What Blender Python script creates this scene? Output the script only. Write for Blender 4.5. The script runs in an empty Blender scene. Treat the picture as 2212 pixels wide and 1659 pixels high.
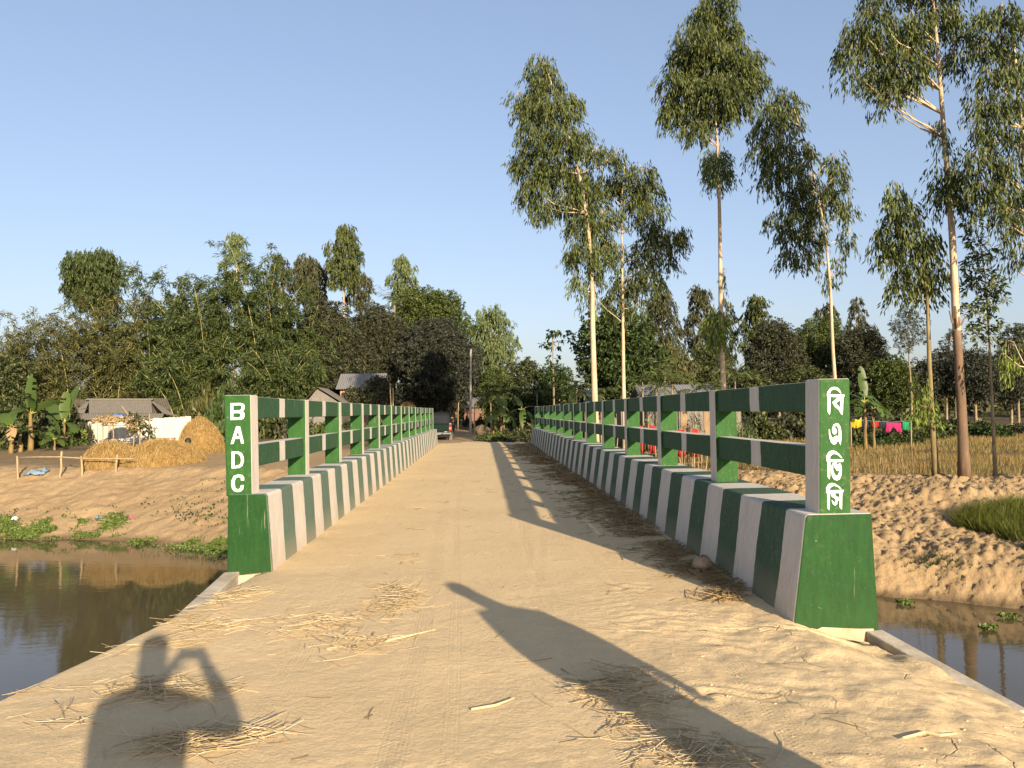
import bpy, math, random
import numpy as np
from mathutils import Vector, Matrix

random.seed(11)
rng = np.random.default_rng(11)
SC = bpy.context.scene
COL = SC.collection

# ------------------------------------------------------------------ camera
F_PX, W_PX, H_PX = 1661.0, 2212.0, 1659.0        # measured on a 2212 x 1659 view of the photograph
YAW, PITCH, ROLL, EYE = 0.0396, 0.0354, -0.0154, 1.6
_F = np.array([math.sin(YAW) * math.cos(PITCH), math.cos(YAW) * math.cos(PITCH), math.sin(PITCH)])
_R = np.array([math.cos(YAW), -math.sin(YAW), 0.0])
_U = np.cross(_R, _F)
CR = math.cos(ROLL) * _R + math.sin(ROLL) * _U
CU = -math.sin(ROLL) * _R + math.cos(ROLL) * _U
cam_d = bpy.data.cameras.new("camera")
cam_d.sensor_width = 36.0
cam_d.lens = F_PX / W_PX * 36.0
cam_d.clip_start = 0.02
cam_d.clip_end = 5000
cam = bpy.data.objects.new("camera", cam_d)
COL.objects.link(cam)
cam.matrix_world = Matrix(((CR[0], CU[0], -_F[0], 0), (CR[1], CU[1], -_F[1], 0), (CR[2], CU[2], -_F[2], EYE), (0, 0, 0, 1)))
SC.camera = cam

def ray(px, py):
    return _F + CR * (px - W_PX / 2) / F_PX - CU * (py - H_PX / 2) / F_PX
def at(px, py, Y):
    d = ray(px, py)
    return np.array([0, 0, EYE]) + d * (Y / d[1])
def onz(px, py, z):
    d = ray(px, py)
    return np.array([0, 0, EYE]) + d * ((z - EYE) / d[2])

# ------------------------------------------------------------------ light
SUN_EL = math.radians(15.7)
SUN_DIR = np.array([0.344 * math.cos(SUN_EL), -0.939 * math.cos(SUN_EL), math.sin(SUN_EL)])   # towards the sun
SUN_DIR /= np.linalg.norm(SUN_DIR)
world = bpy.data.worlds.new("World")
SC.world = world
world.use_nodes = True
wn = world.node_tree
sky = wn.nodes.new("ShaderNodeTexSky")
sky.sky_type = 'NISHITA'
sky.sun_disc = False
sky.sun_elevation = SUN_EL
sky.sun_rotation = math.atan2(SUN_DIR[0], SUN_DIR[1])
sky.altitude = 0.0
sky.air_density = 1.0
sky.dust_density = 2.0
sky.ozone_density = 2.0
bgn = wn.nodes["Background"]
bgn.inputs[1].default_value = 0.131
gam = wn.nodes.new("ShaderNodeGamma")                # hazy winter air: flattens the gradient of the whole sky evenly
gam.inputs[1].default_value = 0.65
tint = wn.nodes.new("ShaderNodeMix")
tint.data_type = 'RGBA'; tint.blend_type = 'MULTIPLY'
tint.inputs[0].default_value = 1.0
tint.inputs[7].default_value = (1.0, 0.99, 1.09, 1.0)
wn.links.new(sky.outputs[0], gam.inputs[0])
wn.links.new(gam.outputs[0], tint.inputs[6])
wn.links.new(tint.outputs[2], bgn.inputs[0])
sun_d = bpy.data.lights.new("sun", 'SUN')
sun_d.energy = 4.6
sun_d.angle = math.radians(0.55)
sun_d.color = (1.0, 0.83, 0.60)
sun = bpy.data.objects.new("sun", sun_d)
COL.objects.link(sun)
sun.rotation_euler = Vector(SUN_DIR).to_track_quat('Z', 'Y').to_euler()
SC.view_settings.view_transform = 'Standard'
SC.view_settings.look = 'None'
SC.view_settings.gamma = 1.0
SC.view_settings.use_curve_mapping = False
SC.view_settings.exposure = 1.25
SC.cycles.max_bounces = 6
SC.cycles.diffuse_bounces = 3
SC.cycles.glossy_bounces = 3
SC.cycles.transmission_bounces = 4
SC.cycles.transparent_max_bounces = 4

# ------------------------------------------------------------------ materials
def new_mat(name):
    m = bpy.data.materials.new(name)
    m.use_nodes = True
    m.node_tree.nodes.clear()
    return m, m.node_tree
def nd(nt, t, ins=None, **kw):
    n = nt.nodes.new(t)
    for k, v in kw.items():
        setattr(n, k, v)
    for k, v in (ins or {}).items():
        s = n.inputs[k]
        if isinstance(v, bpy.types.NodeSocket):
            nt.links.new(v, s)
        else:
            s.default_value = v
    return n
def c4(c):
    return (c[0], c[1], c[2], 1.0)
def out(nt, sh):
    nd(nt, 'ShaderNodeOutputMaterial', {0: sh})
def noise(nt, vec, scale, detail=4, rough=0.55, dist=0.0):
    return nd(nt, 'ShaderNodeTexNoise', {'Vector': vec, 'Scale': scale, 'Detail': detail, 'Roughness': rough, 'Distortion': dist}).outputs['Fac']
def ramp(nt, fac, stops):
    r = nd(nt, 'ShaderNodeValToRGB', {0: fac})
    el = r.color_ramp.elements
    while len(el) > 1:
        el.remove(el[-1])
    el[0].position, el[0].color = stops[0][0], c4(stops[0][1])
    for p, c in stops[1:]:
        e = el.new(p)
        e.color = c4(c)
    return r.outputs[0]
def mixc(nt, f, a, b, mode='MIX'):
    n = nd(nt, 'ShaderNodeMix', data_type='RGBA', blend_type=mode)
    for i, v in ((0, f), (6, a), (7, b)):
        if isinstance(v, bpy.types.NodeSocket):
            nt.links.new(v, n.inputs[i])
        else:
            n.inputs[i].default_value = v if i == 0 else c4(v)
    return n.outputs[2]
def math_(nt, op, a, b=0.0, c=0.0):
    n = nd(nt, 'ShaderNodeMath', {0: a, 1: b, 2: c}, operation=op)
    return n.outputs[0]
def bump(nt, h, strength, dist=0.02, normal=None):
    ins = {'Height': h, 'Strength': strength, 'Distance': dist}
    if normal is not None:
        ins['Normal'] = normal
    return nd(nt, 'ShaderNodeBump', ins).outputs[0]
def objco(nt):
    return nd(nt, 'ShaderNodeTexCoord').outputs['Object']
def scaled(nt, vec, s):
    return nd(nt, 'ShaderNodeMapping', {'Vector': vec, 'Scale': s}).outputs[0]

def mat_plain(name, c1, c2, scale=8.0, rough=0.8, bmp=0.15, stretch=None, metal=0.0, spec=0.3, bscale=None, bdist=0.01):
    m, nt = new_mat(name)
    v = objco(nt)
    if stretch:
        v = scaled(nt, v, stretch)
    f = noise(nt, v, scale, 5, 0.6)
    col = ramp(nt, f, [(0.3, c1), (0.7, c2)])
    b = bump(nt, noise(nt, v, bscale or scale * 4, 4), bmp, bdist)
    p = nd(nt, 'ShaderNodeBsdfPrincipled', {'Base Color': col, 'Roughness': rough, 'Metallic': metal, 'Specular IOR Level': spec, 'Normal': b})
    out(nt, p.outputs[0])
    return m

def mat_leaf(name, dark, mid, light, trans=0.25, patch=None, rough=0.55, patch_scale=0.5, spec=0.25):
    m, nt = new_mat(name)
    g = nd(nt, 'ShaderNodeNewGeometry')
    col = ramp(nt, g.outputs['Random Per Island'], [(0.0, dark), (0.5, mid), (1.0, light)])
    if patch:
        f = noise(nt, objco(nt), patch_scale, 3, 0.6)
        f = nd(nt, 'ShaderNodeMapRange', {0: f, 1: 0.45, 2: 0.65}).outputs[0]
        col = mixc(nt, f, col, patch)
    p = nd(nt, 'ShaderNodeBsdfPrincipled', {'Base Color': col, 'Roughness': rough, 'Specular IOR Level': spec})
    tcol = mixc(nt, 1.0, col, (1.15, 1.2, 0.7), 'MULTIPLY')
    t = nd(nt, 'ShaderNodeBsdfTranslucent', {'Color': tcol})
    mx = nd(nt, 'ShaderNodeMixShader', {0: trans, 1: p.outputs[0], 2: t.outputs[0]})
    out(nt, mx.outputs[0])
    return m

SAND_A, SAND_B, SAND_C = (0.55, 0.400, 0.222), (0.70, 0.520, 0.290), (0.75, 0.585, 0.355)

def mat_road():
    m, nt = new_mat('packed_sandy_earth')
    v = objco(nt)
    n1 = noise(nt, v, 0.7, 5, 0.6)
    n2 = noise(nt, v, 7.0, 6, 0.65)
    n3 = noise(nt, v, 55.0, 4, 0.7)
    col = ramp(nt, n1, [(0.3, SAND_A), (0.55, SAND_B), (0.8, SAND_C)])
    col = mixc(nt, 0.5, col, ramp(nt, n2, [(0.3, SAND_A), (0.6, SAND_B), (0.85, SAND_C)]))
    col = mixc(nt, 0.35, col, ramp(nt, n3, [(0.35, (0.38, 0.275, 0.155)), (0.6, (0.62, 0.48, 0.28)), (0.8, (0.72, 0.585, 0.39))]))
    col = mixc(nt, nd(nt, 'ShaderNodeMapRange', {0: noise(nt, v, 0.45, 4, 0.6), 1: 0.35, 2: 0.7, 4: 0.5}).outputs[0], col, (0.66, 0.505, 0.295))
    speck = nd(nt, 'ShaderNodeMapRange', {0: noise(nt, v, 38.0, 3, 0.6), 1: 0.68, 2: 0.76, 4: 0.5}).outputs[0]
    col = mixc(nt, speck, col, (0.30, 0.21, 0.12))
    s = nd(nt, 'ShaderNodeSeparateXYZ', {0: v})
    X, Y = s.outputs[0], s.outputs[1]
    tot = None
    for x0, amp, k, ph, w, drift in ((-0.55, 0.10, 0.30, 0.4, 0.075, 0.0), (-0.30, 0.12, 0.26, 0.9, 0.05, -0.004), (0.55, 0.16, 0.35, 1.2, 0.05, 0.010), (0.66, 0.22, 0.33, 2.0, 0.045, 0.012), (1.15, 0.16, 0.28, 0.8, 0.085, 0.03), (1.45, 0.12, 0.22, 0.1, 0.085, 0.035), (-1.25, 0.15, 0.2, 2.0, 0.08, -0.01)):
        c = math_(nt, 'ADD', math_(nt, 'MULTIPLY', math_(nt, 'SINE', math_(nt, 'MULTIPLY_ADD', Y, k, ph)), amp), math_(nt, 'MULTIPLY_ADD', Y, drift, x0 - 5 * drift))
        dx = math_(nt, 'ABSOLUTE', math_(nt, 'SUBTRACT', X, c))
        mk = nd(nt, 'ShaderNodeMapRange', {0: dx, 1: w, 2: w * 0.8}, interpolation_type='SMOOTHSTEP').outputs[0]
        lug = math_(nt, 'SINE', math_(nt, 'MULTIPLY', math_(nt, 'ADD', Y, math_(nt, 'MULTIPLY', dx, 0.7)), 190.0 if w > .06 else 250.0))
        rib = math_(nt, 'SINE', math_(nt, 'MULTIPLY', dx, 260.0))
        pat = math_(nt, 'MULTIPLY', mk, math_(nt, 'SUBTRACT', math_(nt, 'MULTIPLY', math_(nt, 'MULTIPLY_ADD', noise(nt, v, 45.0, 3, 0.7), 2.4, math_(nt, 'ADD', lug, rib)), 0.16), 0.5))
        tot = pat if tot is None else math_(nt, 'ADD', tot, pat)
    wear = nd(nt, 'ShaderNodeMapRange', {0: noise(nt, scaled(nt, v, (1.5, 0.5, 1)), 1.3, 4, 0.6), 1: 0.32, 2: 0.52}).outputs[0]
    tot = math_(nt, 'MULTIPLY', tot, math_(nt, 'MULTIPLY', wear, math_(nt, 'ADD', noise(nt, v, 9.0, 4, 0.7), 0.2)))
    vd = nd(nt, 'ShaderNodeTexVoronoi', {'Vector': nd(nt, 'ShaderNodeVectorMath', {0: v, 1: nd(nt, 'ShaderNodeVectorMath', {0: nd(nt, 'ShaderNodeTexNoise', {'Vector': v, 'Scale': 3.0, 'Detail': 4.0}).outputs['Color'], 'Scale': 0.35}, operation='SCALE').outputs[0]}, operation='ADD').outputs[0], 'Scale': 2.3}, feature='DISTANCE_TO_EDGE')
    crack = nd(nt, 'ShaderNodeMapRange', {0: vd.outputs['Distance'], 1: 0.018, 2: 0.0}).outputs[0]
    where = math_(nt, 'MULTIPLY', nd(nt, 'ShaderNodeMapRange', {0: X, 1: 1.3, 2: 1.9}).outputs[0], nd(nt, 'ShaderNodeMapRange', {0: noise(nt, v, 1.3, 3), 1: 0.54, 2: 0.64}).outputs[0])
    where = math_(nt, 'MULTIPLY', where, nd(nt, 'ShaderNodeMapRange', {0: Y, 1: 5.8, 2: 5.2}).outputs[0])
    crack = math_(nt, 'MULTIPLY', crack, where)
    col = mixc(nt, math_(nt, 'MULTIPLY', crack, 0.35), col, (0.22, 0.15, 0.085))
    rough = nd(nt, 'ShaderNodeMapRange', {0: noise(nt, v, 0.9, 4, 0.6), 1: 0.35, 2: 0.7, 3: 0.4, 4: 1.0}).outputs[0]
    b = bump(nt, math_(nt, 'MULTIPLY', noise(nt, v, 20.0, 8, 0.75), rough), 0.95, 0.026)
    b = bump(nt, tot, 0.55, 0.010, b)
    b = bump(nt, math_(nt, 'MULTIPLY', crack, -1.0), 0.8, 0.02, b)
    b = bump(nt, noise(nt, v, 130.0, 3, 0.7), 0.25, 0.003, b)
    p = nd(nt, 'ShaderNodeBsdfPrincipled', {'Base Color': col, 'Roughness': 0.95, 'Specular IOR Level': 0.1, 'Normal': b})
    out(nt, p.outputs[0])
    return m

def mat_terrain():
    m, nt = new_mat('earth_bank')
    v = objco(nt)
    z = nd(nt, 'ShaderNodeVertexColor', layer_name='zone')
    sp = nd(nt, 'ShaderNodeSeparateColor', {0: z.outputs[0]})
    n1 = noise(nt, v, 0.5, 5, 0.6)
    n2 = noise(nt, v, 4.0, 6, 0.7)
    n3 = noise(nt, v, 26.0, 5, 0.7)
    sand = ramp(nt, n1, [(0.3, (0.30, 0.205, 0.105)), (0.55, (0.41, 0.29, 0.155)), (0.8, (0.49, 0.36, 0.205))])
    sand = mixc(nt, 0.5, sand, ramp(nt, n2, [(0.3, (0.21, 0.14, 0.072)), (0.6, (0.36, 0.25, 0.135)), (0.85, (0.47, 0.35, 0.21))]))
    sand = mixc(nt, 0.3, sand, ramp(nt, n3, [(0.35, (0.15, 0.10, 0.055)), (0.6, (0.38, 0.275, 0.155))]))
    field = ramp(nt, n2, [(0.3, (0.10, 0.07, 0.03)), (0.7, (0.20, 0.14, 0.055))])
    litter = ramp(nt, n2, [(0.3, (0.045, 0.04, 0.022)), (0.55, (0.12, 0.09, 0.05)), (0.8, (0.20, 0.15, 0.085))])
    wet = ramp(nt, n2, [(0.3, (0.10, 0.07, 0.04)), (0.7, (0.20, 0.14, 0.08))])
    col = mixc(nt, sp.outputs[0], sand, field)
    col = mixc(nt, sp.outputs[1], col, litter)
    col = mixc(nt, sp.outputs[2], col, wet)
    b = bump(nt, noise(nt, v, 9.0, 8, 0.75), 0.8, 0.06)
    b = bump(nt, noise(nt, v, 60.0, 3, 0.7), 0.3, 0.008, b)
    p = nd(nt, 'ShaderNodeBsdfPrincipled', {'Base Color': col, 'Roughness': 0.95, 'Specular IOR Level': 0.1, 'Normal': b})
    out(nt, p.outputs[0])
    return m

def mat_water():
    m, nt = new_mat('murky_water')
    v = objco(nt)
    w1 = noise(nt, scaled(nt, v, (0.7, 1.8, 1)), 2.2, 3, 0.5, 0.4)
    w2 = noise(nt, scaled(nt, v, (0.8, 2.2, 1)), 9.0, 2, 0.5)
    area = nd(nt, 'ShaderNodeMapRange', {0: noise(nt, v, 0.16, 2), 1: 0.35, 2: 0.7}).outputs[0]
    h = math_(nt, 'ADD', w1, math_(nt, 'MULTIPLY', w2, 0.25))
    h = math_(nt, 'MULTIPLY', h, math_(nt, 'ADD', area, 0.15))
    b = bump(nt, h, 0.25, 0.012)
    col = ramp(nt, noise(nt, v, 0.3, 3), [(0.3, (0.075, 0.058, 0.030)), (0.7, (0.095, 0.074, 0.040))])
    p = nd(nt, 'ShaderNodeBsdfPrincipled', {'Base Color': col, 'Roughness': 0.03, 'IOR': 1.33, 'Specular IOR Level': 0.6, 'Normal': b})
    out(nt, p.outputs[0])
    return m

WHITE_A, WHITE_B = (0.50, 0.45, 0.39), (0.62, 0.57, 0.50)
def paint_nodes(nt, v, g1, g2, dust=0.35, bumpy=0.25, lowamt=0.5):
    """painted concrete: colour a (green) and colour b (white) with brush streaks, dust and rub marks"""
    st = noise(nt, scaled(nt, v, (9, 9, 1.6)), 3.0, 4, 0.65)
    fn = noise(nt, v, 30.0, 4, 0.7)
    green = ramp(nt, st, [(0.3, g1), (0.75, g2)])
    white = ramp(nt, st, [(0.3, WHITE_A), (0.75, WHITE_B)])
    z = nd(nt, 'ShaderNodeSeparateXYZ', {0: v})
    low = nd(nt, 'ShaderNodeMapRange', {0: math_(nt, 'ADD', z.outputs[2], math_(nt, 'MULTIPLY', st, 0.25)), 1: 0.42, 2: 0.02}).outputs[0]
    spots = nd(nt, 'ShaderNodeMapRange', {0: fn, 1: 0.55, 2: 0.8, 4: dust}).outputs[0]
    dirt = math_(nt, 'MAXIMUM', math_(nt, 'MULTIPLY', low, lowamt), math_(nt, 'MULTIPLY', spots, 0.8))
    b = bump(nt, noise(nt, v, 60.0, 5, 0.7), bumpy, 0.006)
    b = bump(nt, noise(nt, v, 6.0, 3, 0.6), 0.2, 0.02, b)
    return green, white, dirt, b
def paint_out(nt, col, dirt, b):
    v = objco(nt)
    blot = nd(nt, 'ShaderNodeMapRange', {0: noise(nt, scaled(nt, v, (1.4, 1.4, 0.5)), 2.4, 6, 0.7), 1: 0.5, 2: 0.8, 4: 0.45}).outputs[0]
    col = mixc(nt, blot, col, mixc(nt, 1.0, col, (0.62, 0.58, 0.52), 'MULTIPLY'))
    chip = nd(nt, 'ShaderNodeMapRange', {0: noise(nt, v, 17.0, 5, 0.75), 1: 0.70, 2: 0.74, 4: 0.8}).outputs[0]
    col = mixc(nt, chip, col, (0.36, 0.32, 0.26))
    run = nd(nt, 'ShaderNodeMapRange', {0: noise(nt, scaled(nt, v, (14, 14, 1.0)), 1.6, 3, 0.6), 1: 0.66, 2: 0.75, 4: 0.35}).outputs[0]
    col = mixc(nt, run, col, (0.34, 0.31, 0.25))
    col = mixc(nt, dirt, col, (0.44, 0.34, 0.22))
    p = nd(nt, 'ShaderNodeBsdfPrincipled', {'Base Color': col, 'Roughness': 0.72, 'Specular IOR Level': 0.25, 'Normal': b})
    out(nt, p.outputs[0])
VIVID = ((0.013, 0.062, 0.010), (0.022, 0.092, 0.016))
DEEP = ((0.005, 0.036, 0.005), (0.010, 0.060, 0.008))
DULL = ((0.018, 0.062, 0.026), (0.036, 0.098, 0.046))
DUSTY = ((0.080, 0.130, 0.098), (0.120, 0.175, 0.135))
def mat_paint(name, which, pal, dust=0.3, bumpy=0.25, low=0.10):
    m, nt = new_mat(name)
    v = objco(nt)
    g, w, d, b = paint_nodes(nt, v, pal[0], pal[1], dust, bumpy, low)
    paint_out(nt, g if which == 'green' else w, d, b)
    return m
def mat_stripes(name, y0, period, pal, frac=0.5, slant=0.0):
    """hand-painted bands across the length of a member: white where the phase is under frac"""
    m, nt = new_mat(name)
    v = objco(nt)
    g, w, d, b = paint_nodes(nt, v, pal[0], pal[1], 0.35, 0.25)
    s = nd(nt, 'ShaderNodeSeparateXYZ', {0: v})
    wob = math_(nt, 'MULTIPLY', math_(nt, 'SUBTRACT', noise(nt, v, 2.2, 5, 0.65), 0.5), 0.10)
    y = math_(nt, 'ADD', math_(nt, 'SUBTRACT', s.outputs[1], y0), wob)
    y = math_(nt, 'ADD', y, math_(nt, 'MULTIPLY', s.outputs[2], slant))
    ph = math_(nt, 'FRACT', math_(nt, 'DIVIDE', math_(nt, 'ADD', y, 100 * period), period))
    isw = math_(nt, 'LESS_THAN', ph, frac)
    paint_out(nt, mixc(nt, isw, g, w), d, b)
    return m

def mat_bark(name, c1, c2, c3, scale=5.0, sz=0.25, patch=0.5):
    m, nt = new_mat(name)
    v = objco(nt)
    a = noise(nt, scaled(nt, v, (1, 1, sz)), scale, 5, 0.65)
    col = ramp(nt, a, [(0.28, c3), (patch, c1), (0.62, c2), (0.8, c2)])
    fine = noise(nt, scaled(nt, v, (1, 1, 0.2)), 40, 4)
    col = mixc(nt, 0.25, col, ramp(nt, fine, [(0.3, c3), (0.7, c2)]))
    b = bump(nt, fine, 0.4, 0.01)
    p = nd(nt, 'ShaderNodeBsdfPrincipled', {'Base Color': col, 'Roughness': 0.85, 'Specular IOR Level': 0.15, 'Normal': b})
    out(nt, p.outputs[0])
    return m

MT = {}
MT['road'] = mat_road()
MT['terrain'] = mat_terrain()
MT['water'] = mat_water()
MT['green'] = mat_paint('green_wall_paint', 'green', VIVID, 0.25, 0.3)
MT['green_deep'] = mat_paint('deep_green_paint', 'green', DEEP, 0.08, 0.4, 0.015)
MT['green_dusty'] = mat_paint('dusty_green_paint', 'green', DULL, 0.3, 0.2)
MT['white'] = mat_paint('grey_white_paint', 'white', VIVID, 0.2, 0.15)
MT['letter'] = mat_plain('white_lettering_paint', (0.78, 0.77, 0.72), (0.84, 0.83, 0.79), 20, 0.6, 0.05)
MT['concrete'] = mat_plain('bare_concrete', (0.27, 0.22, 0.155), (0.47, 0.42, 0.34), 3.5, 0.9, 0.5, bscale=30, bdist=0.01)
MT['plaster'] = mat_plain('rough_cement_footing', (0.34, 0.25, 0.15), (0.50, 0.40, 0.27), 7, 0.95, 0.6, bscale=25, bdist=0.02)
MT['straw'] = mat_leaf('dry_straw', (0.38, 0.28, 0.15), (0.55, 0.43, 0.25), (0.74, 0.62, 0.40), 0.1)
MT['straw_old'] = mat_leaf('trodden_straw', (0.22, 0.15, 0.07), (0.36, 0.25, 0.12), (0.52, 0.38, 0.20), 0.1)
MT['hay_straw'] = mat_leaf('stacked_straw', (0.2090, 0.1283, 0.0427), (0.3135, 0.2042, 0.0712), (0.4180, 0.2945, 0.1235), 0.1)
MT['hay'] = mat_plain('packed_hay', (0.20, 0.12, 0.04), (0.31, 0.195, 0.07), 6, 0.95, 0.6, bscale=40, bdist=0.03)
MT['hay_red'] = mat_plain('weathered_hay', (0.20, 0.10, 0.04), (0.29, 0.155, 0.065), 6, 0.95, 0.5, bscale=40, bdist=0.03)
MT['euc'] = mat_leaf('gum_leaf', (0.0253, 0.0363, 0.0099), (0.0656, 0.0848, 0.0216), (0.1350, 0.1550, 0.0440), 0.22)
MT['euc_pale'] = mat_leaf('young_gum_leaf', (0.075, 0.105, 0.040), (0.115, 0.15, 0.058), (0.18, 0.21, 0.085), 0.25)
MT['euc_bright'] = mat_leaf('fresh_gum_shoot', (0.09, 0.13, 0.02), (0.14, 0.185, 0.03), (0.20, 0.24, 0.05), 0.3)
MT['bamboo_olive'] = mat_leaf('olive_bamboo_leaf', (0.0303, 0.0330, 0.0099), (0.0760, 0.0784, 0.0240), (0.1500, 0.1450, 0.0500), 0.22)
MT['bamboo'] = mat_leaf('bamboo_leaf', (0.0165, 0.0259, 0.0066), (0.0448, 0.0640, 0.0160), (0.1020, 0.1280, 0.0360), 0.18)
MT['mango'] = mat_leaf('dusty_mango_leaf', (0.0165, 0.0198, 0.0088), (0.0416, 0.0480, 0.0208), (0.0950, 0.0950, 0.0480), 0.1, patch=(0.055, 0.055, 0.032), rough=0.6)
MT['mango_dark'] = mat_leaf('dark_dusty_leaf', (0.018, 0.022, 0.014), (0.034, 0.039, 0.025), (0.068, 0.070, 0.046), 0.08, rough=0.6)
MT['mango_green'] = mat_leaf('green_mango_leaf', (0.0220, 0.0341, 0.0088), (0.0600, 0.0840, 0.0208), (0.1400, 0.1700, 0.0400), 0.18)
MT['broad'] = mat_leaf('broad_leaf', (0.0154, 0.0253, 0.0077), (0.0400, 0.0640, 0.0176), (0.0850, 0.1250, 0.0340), 0.2)
MT['far'] = mat_leaf('far_leaf', (0.0231, 0.0264, 0.0110), (0.0544, 0.0592, 0.0240), (0.1050, 0.1050, 0.0450), 0.15)
MT['shrub'] = mat_leaf('undergrowth_leaf', (0.0165, 0.0220, 0.0077), (0.0464, 0.0592, 0.0192), (0.1100, 0.1250, 0.0400), 0.15)
MT['weed'] = mat_leaf('water_weed_leaf', (0.055, 0.085, 0.018), (0.095, 0.14, 0.03), (0.16, 0.21, 0.05), 0.2)
MT['rice'] = mat_leaf('ripe_rice_leaf', (0.060, 0.080, 0.014), (0.105, 0.125, 0.022), (0.18, 0.175, 0.04), 0.25)
MT['stubble'] = mat_leaf('rice_stubble', (0.15, 0.10, 0.03), (0.235, 0.16, 0.05), (0.32, 0.23, 0.085), 0.12, patch=(0.17, 0.145, 0.045), patch_scale=0.35)
MT['banana'] = mat_leaf('banana_blade', (0.0413, 0.0713, 0.0165), (0.0720, 0.1160, 0.0272), (0.1190, 0.1700, 0.0425), 0.4, rough=0.4)
MT['banana_old'] = mat_leaf('dead_banana_blade', (0.20, 0.13, 0.06), (0.30, 0.20, 0.10), (0.40, 0.28, 0.15), 0.2)
MT['stalk'] = mat_plain('yellow_leaf_stalk', (0.20, 0.19, 0.045), (0.30, 0.27, 0.07), 6, 0.6)
MT['palm'] = mat_leaf('areca_leaflet', (0.0248, 0.0358, 0.0099), (0.0640, 0.0840, 0.0224), (0.1400, 0.1600, 0.0450), 0.22)
MT['bark_gum'] = mat_bark('pale_gum_bark', (0.40, 0.30, 0.19), (0.52, 0.42, 0.29), (0.19, 0.10, 0.055), 5, 0.2, 0.44)
MT['bark_red'] = mat_bark('red_brown_bark', (0.145, 0.092, 0.058), (0.20, 0.130, 0.084), (0.085, 0.064, 0.047), 6, 0.2, 0.5)
MT['bark_grey'] = mat_bark('grey_bark', (0.22, 0.17, 0.105), (0.31, 0.25, 0.16), (0.11, 0.08, 0.05), 9, 0.3, 0.5)
MT['bark_olive'] = mat_bark('mossy_bark', (0.20, 0.15, 0.07), (0.28, 0.22, 0.10), (0.11, 0.075, 0.04), 7, 0.2, 0.5)
MT['bamboo_pole'] = mat_plain('dry_bamboo_pole', (0.24, 0.165, 0.085), (0.37, 0.275, 0.16), 5, 0.6, 0.2, stretch=(1, 1, 0.3))
MT['culm'] = mat_plain('green_bamboo_culm', (0.20, 0.19, 0.06), (0.36, 0.31, 0.13), 4, 0.6, 0.1)
MT['wood'] = mat_plain('old_wood', (0.16, 0.105, 0.06), (0.30, 0.21, 0.13), 7, 0.85, 0.3, stretch=(1, 1, 0.2))
MT['stem'] = mat_plain('banana_stem', (0.10, 0.065, 0.028), (0.24, 0.17, 0.06), 5, 0.7, 0.3, stretch=(1, 1, 0.25))
def mat_tin(name, c1, c2, rust, rough=0.5, metal=0.35, amt=0.62):
    m, nt = new_mat(name)
    v = objco(nt)
    a = noise(nt, v, 2.2, 6, 0.7)
    col = ramp(nt, noise(nt, scaled(nt, v, (3, 3, 0.6)), 3, 4), [(0.3, c1), (0.7, c2)])
    f = nd(nt, 'ShaderNodeMapRange', {0: a, 1: amt, 2: amt + 0.12}).outputs[0]
    col = mixc(nt, math_(nt, 'MULTIPLY', f, 0.7), col, rust)
    p = nd(nt, 'ShaderNodeBsdfPrincipled', {'Base Color': col, 'Roughness': rough, 'Metallic': metal, 'Specular IOR Level': 0.4})
    out(nt, p.outputs[0])
    return m
MT['tin_grey'] = mat_tin('grey_corrugated_iron', (0.14, 0.125, 0.105), (0.20, 0.18, 0.15), (0.15, 0.09, 0.055), 0.6, 0.25)
MT['tin_white'] = mat_tin('bright_corrugated_iron', (0.40, 0.375, 0.335), (0.52, 0.49, 0.44), (0.26, 0.21, 0.16), 0.5, 0.1, 0.66)
MT['tin_blue'] = mat_tin('blue_grey_iron', (0.17, 0.17, 0.175), (0.26, 0.255, 0.25), (0.16, 0.10, 0.07), 0.55, 0.3)
MT['tin_old'] = mat_tin('weathered_iron_wall', (0.12, 0.105, 0.09), (0.20, 0.18, 0.155), (0.11, 0.055, 0.035), 0.65, 0.2, 0.55)
def mat_weave():
    m, nt = new_mat('woven_bamboo_panel')
    v = objco(nt)
    b = nd(nt, 'ShaderNodeTexBrick', {'Vector': scaled(nt, v, (1, 1, 1)), 'Scale': 6.0, 'Color1': c4((0.42, 0.37, 0.30)), 'Color2': c4((0.55, 0.50, 0.42)), 'Mortar': c4((0.12, 0.09, 0.06)), 'Mortar Size': 0.03, 'Brick Width': 0.25, 'Row Height': 0.5})
    p = nd(nt, 'ShaderNodeBsdfPrincipled', {'Base Color': b.outputs[0], 'Roughness': 0.8})
    out(nt, p.outputs[0])
    return m
MT['weave'] = mat_weave()
def mat_brick():
    m, nt = new_mat('red_brickwork')
    v = objco(nt)
    s = nd(nt, 'ShaderNodeSeparateXYZ', {0: v})
    cv = nd(nt, 'ShaderNodeCombineXYZ', {0: math_(nt, 'ADD', s.outputs[0], s.outputs[1]), 1: s.outputs[2]}).outputs[0]
    b = nd(nt, 'ShaderNodeTexBrick', {'Vector': cv, 'Scale': 1.0, 'Color1': c4((0.32, 0.14, 0.08)), 'Color2': c4((0.42, 0.21, 0.12)), 'Mortar': c4((0.42, 0.36, 0.29)), 'Mortar Size': 0.012, 'Brick Width': 0.25, 'Row Height': 0.08})
    p = nd(nt, 'ShaderNodeBsdfPrincipled', {'Base Color': b.outputs[0], 'Roughness': 0.9})
    out(nt, p.outputs[0])
    return m
MT['brick'] = mat_brick()
def mat_cloth(name, c):
    return mat_plain(name, tuple(x * 0.85 for x in c), c, 6, 0.8, 0.1)
MT['car_paint'] = mat_plain('dark_green_car_paint', (0.001, 0.010, 0.006), (0.0015, 0.014, 0.008), 3, 0.6, 0.0, spec=0.12)
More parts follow.
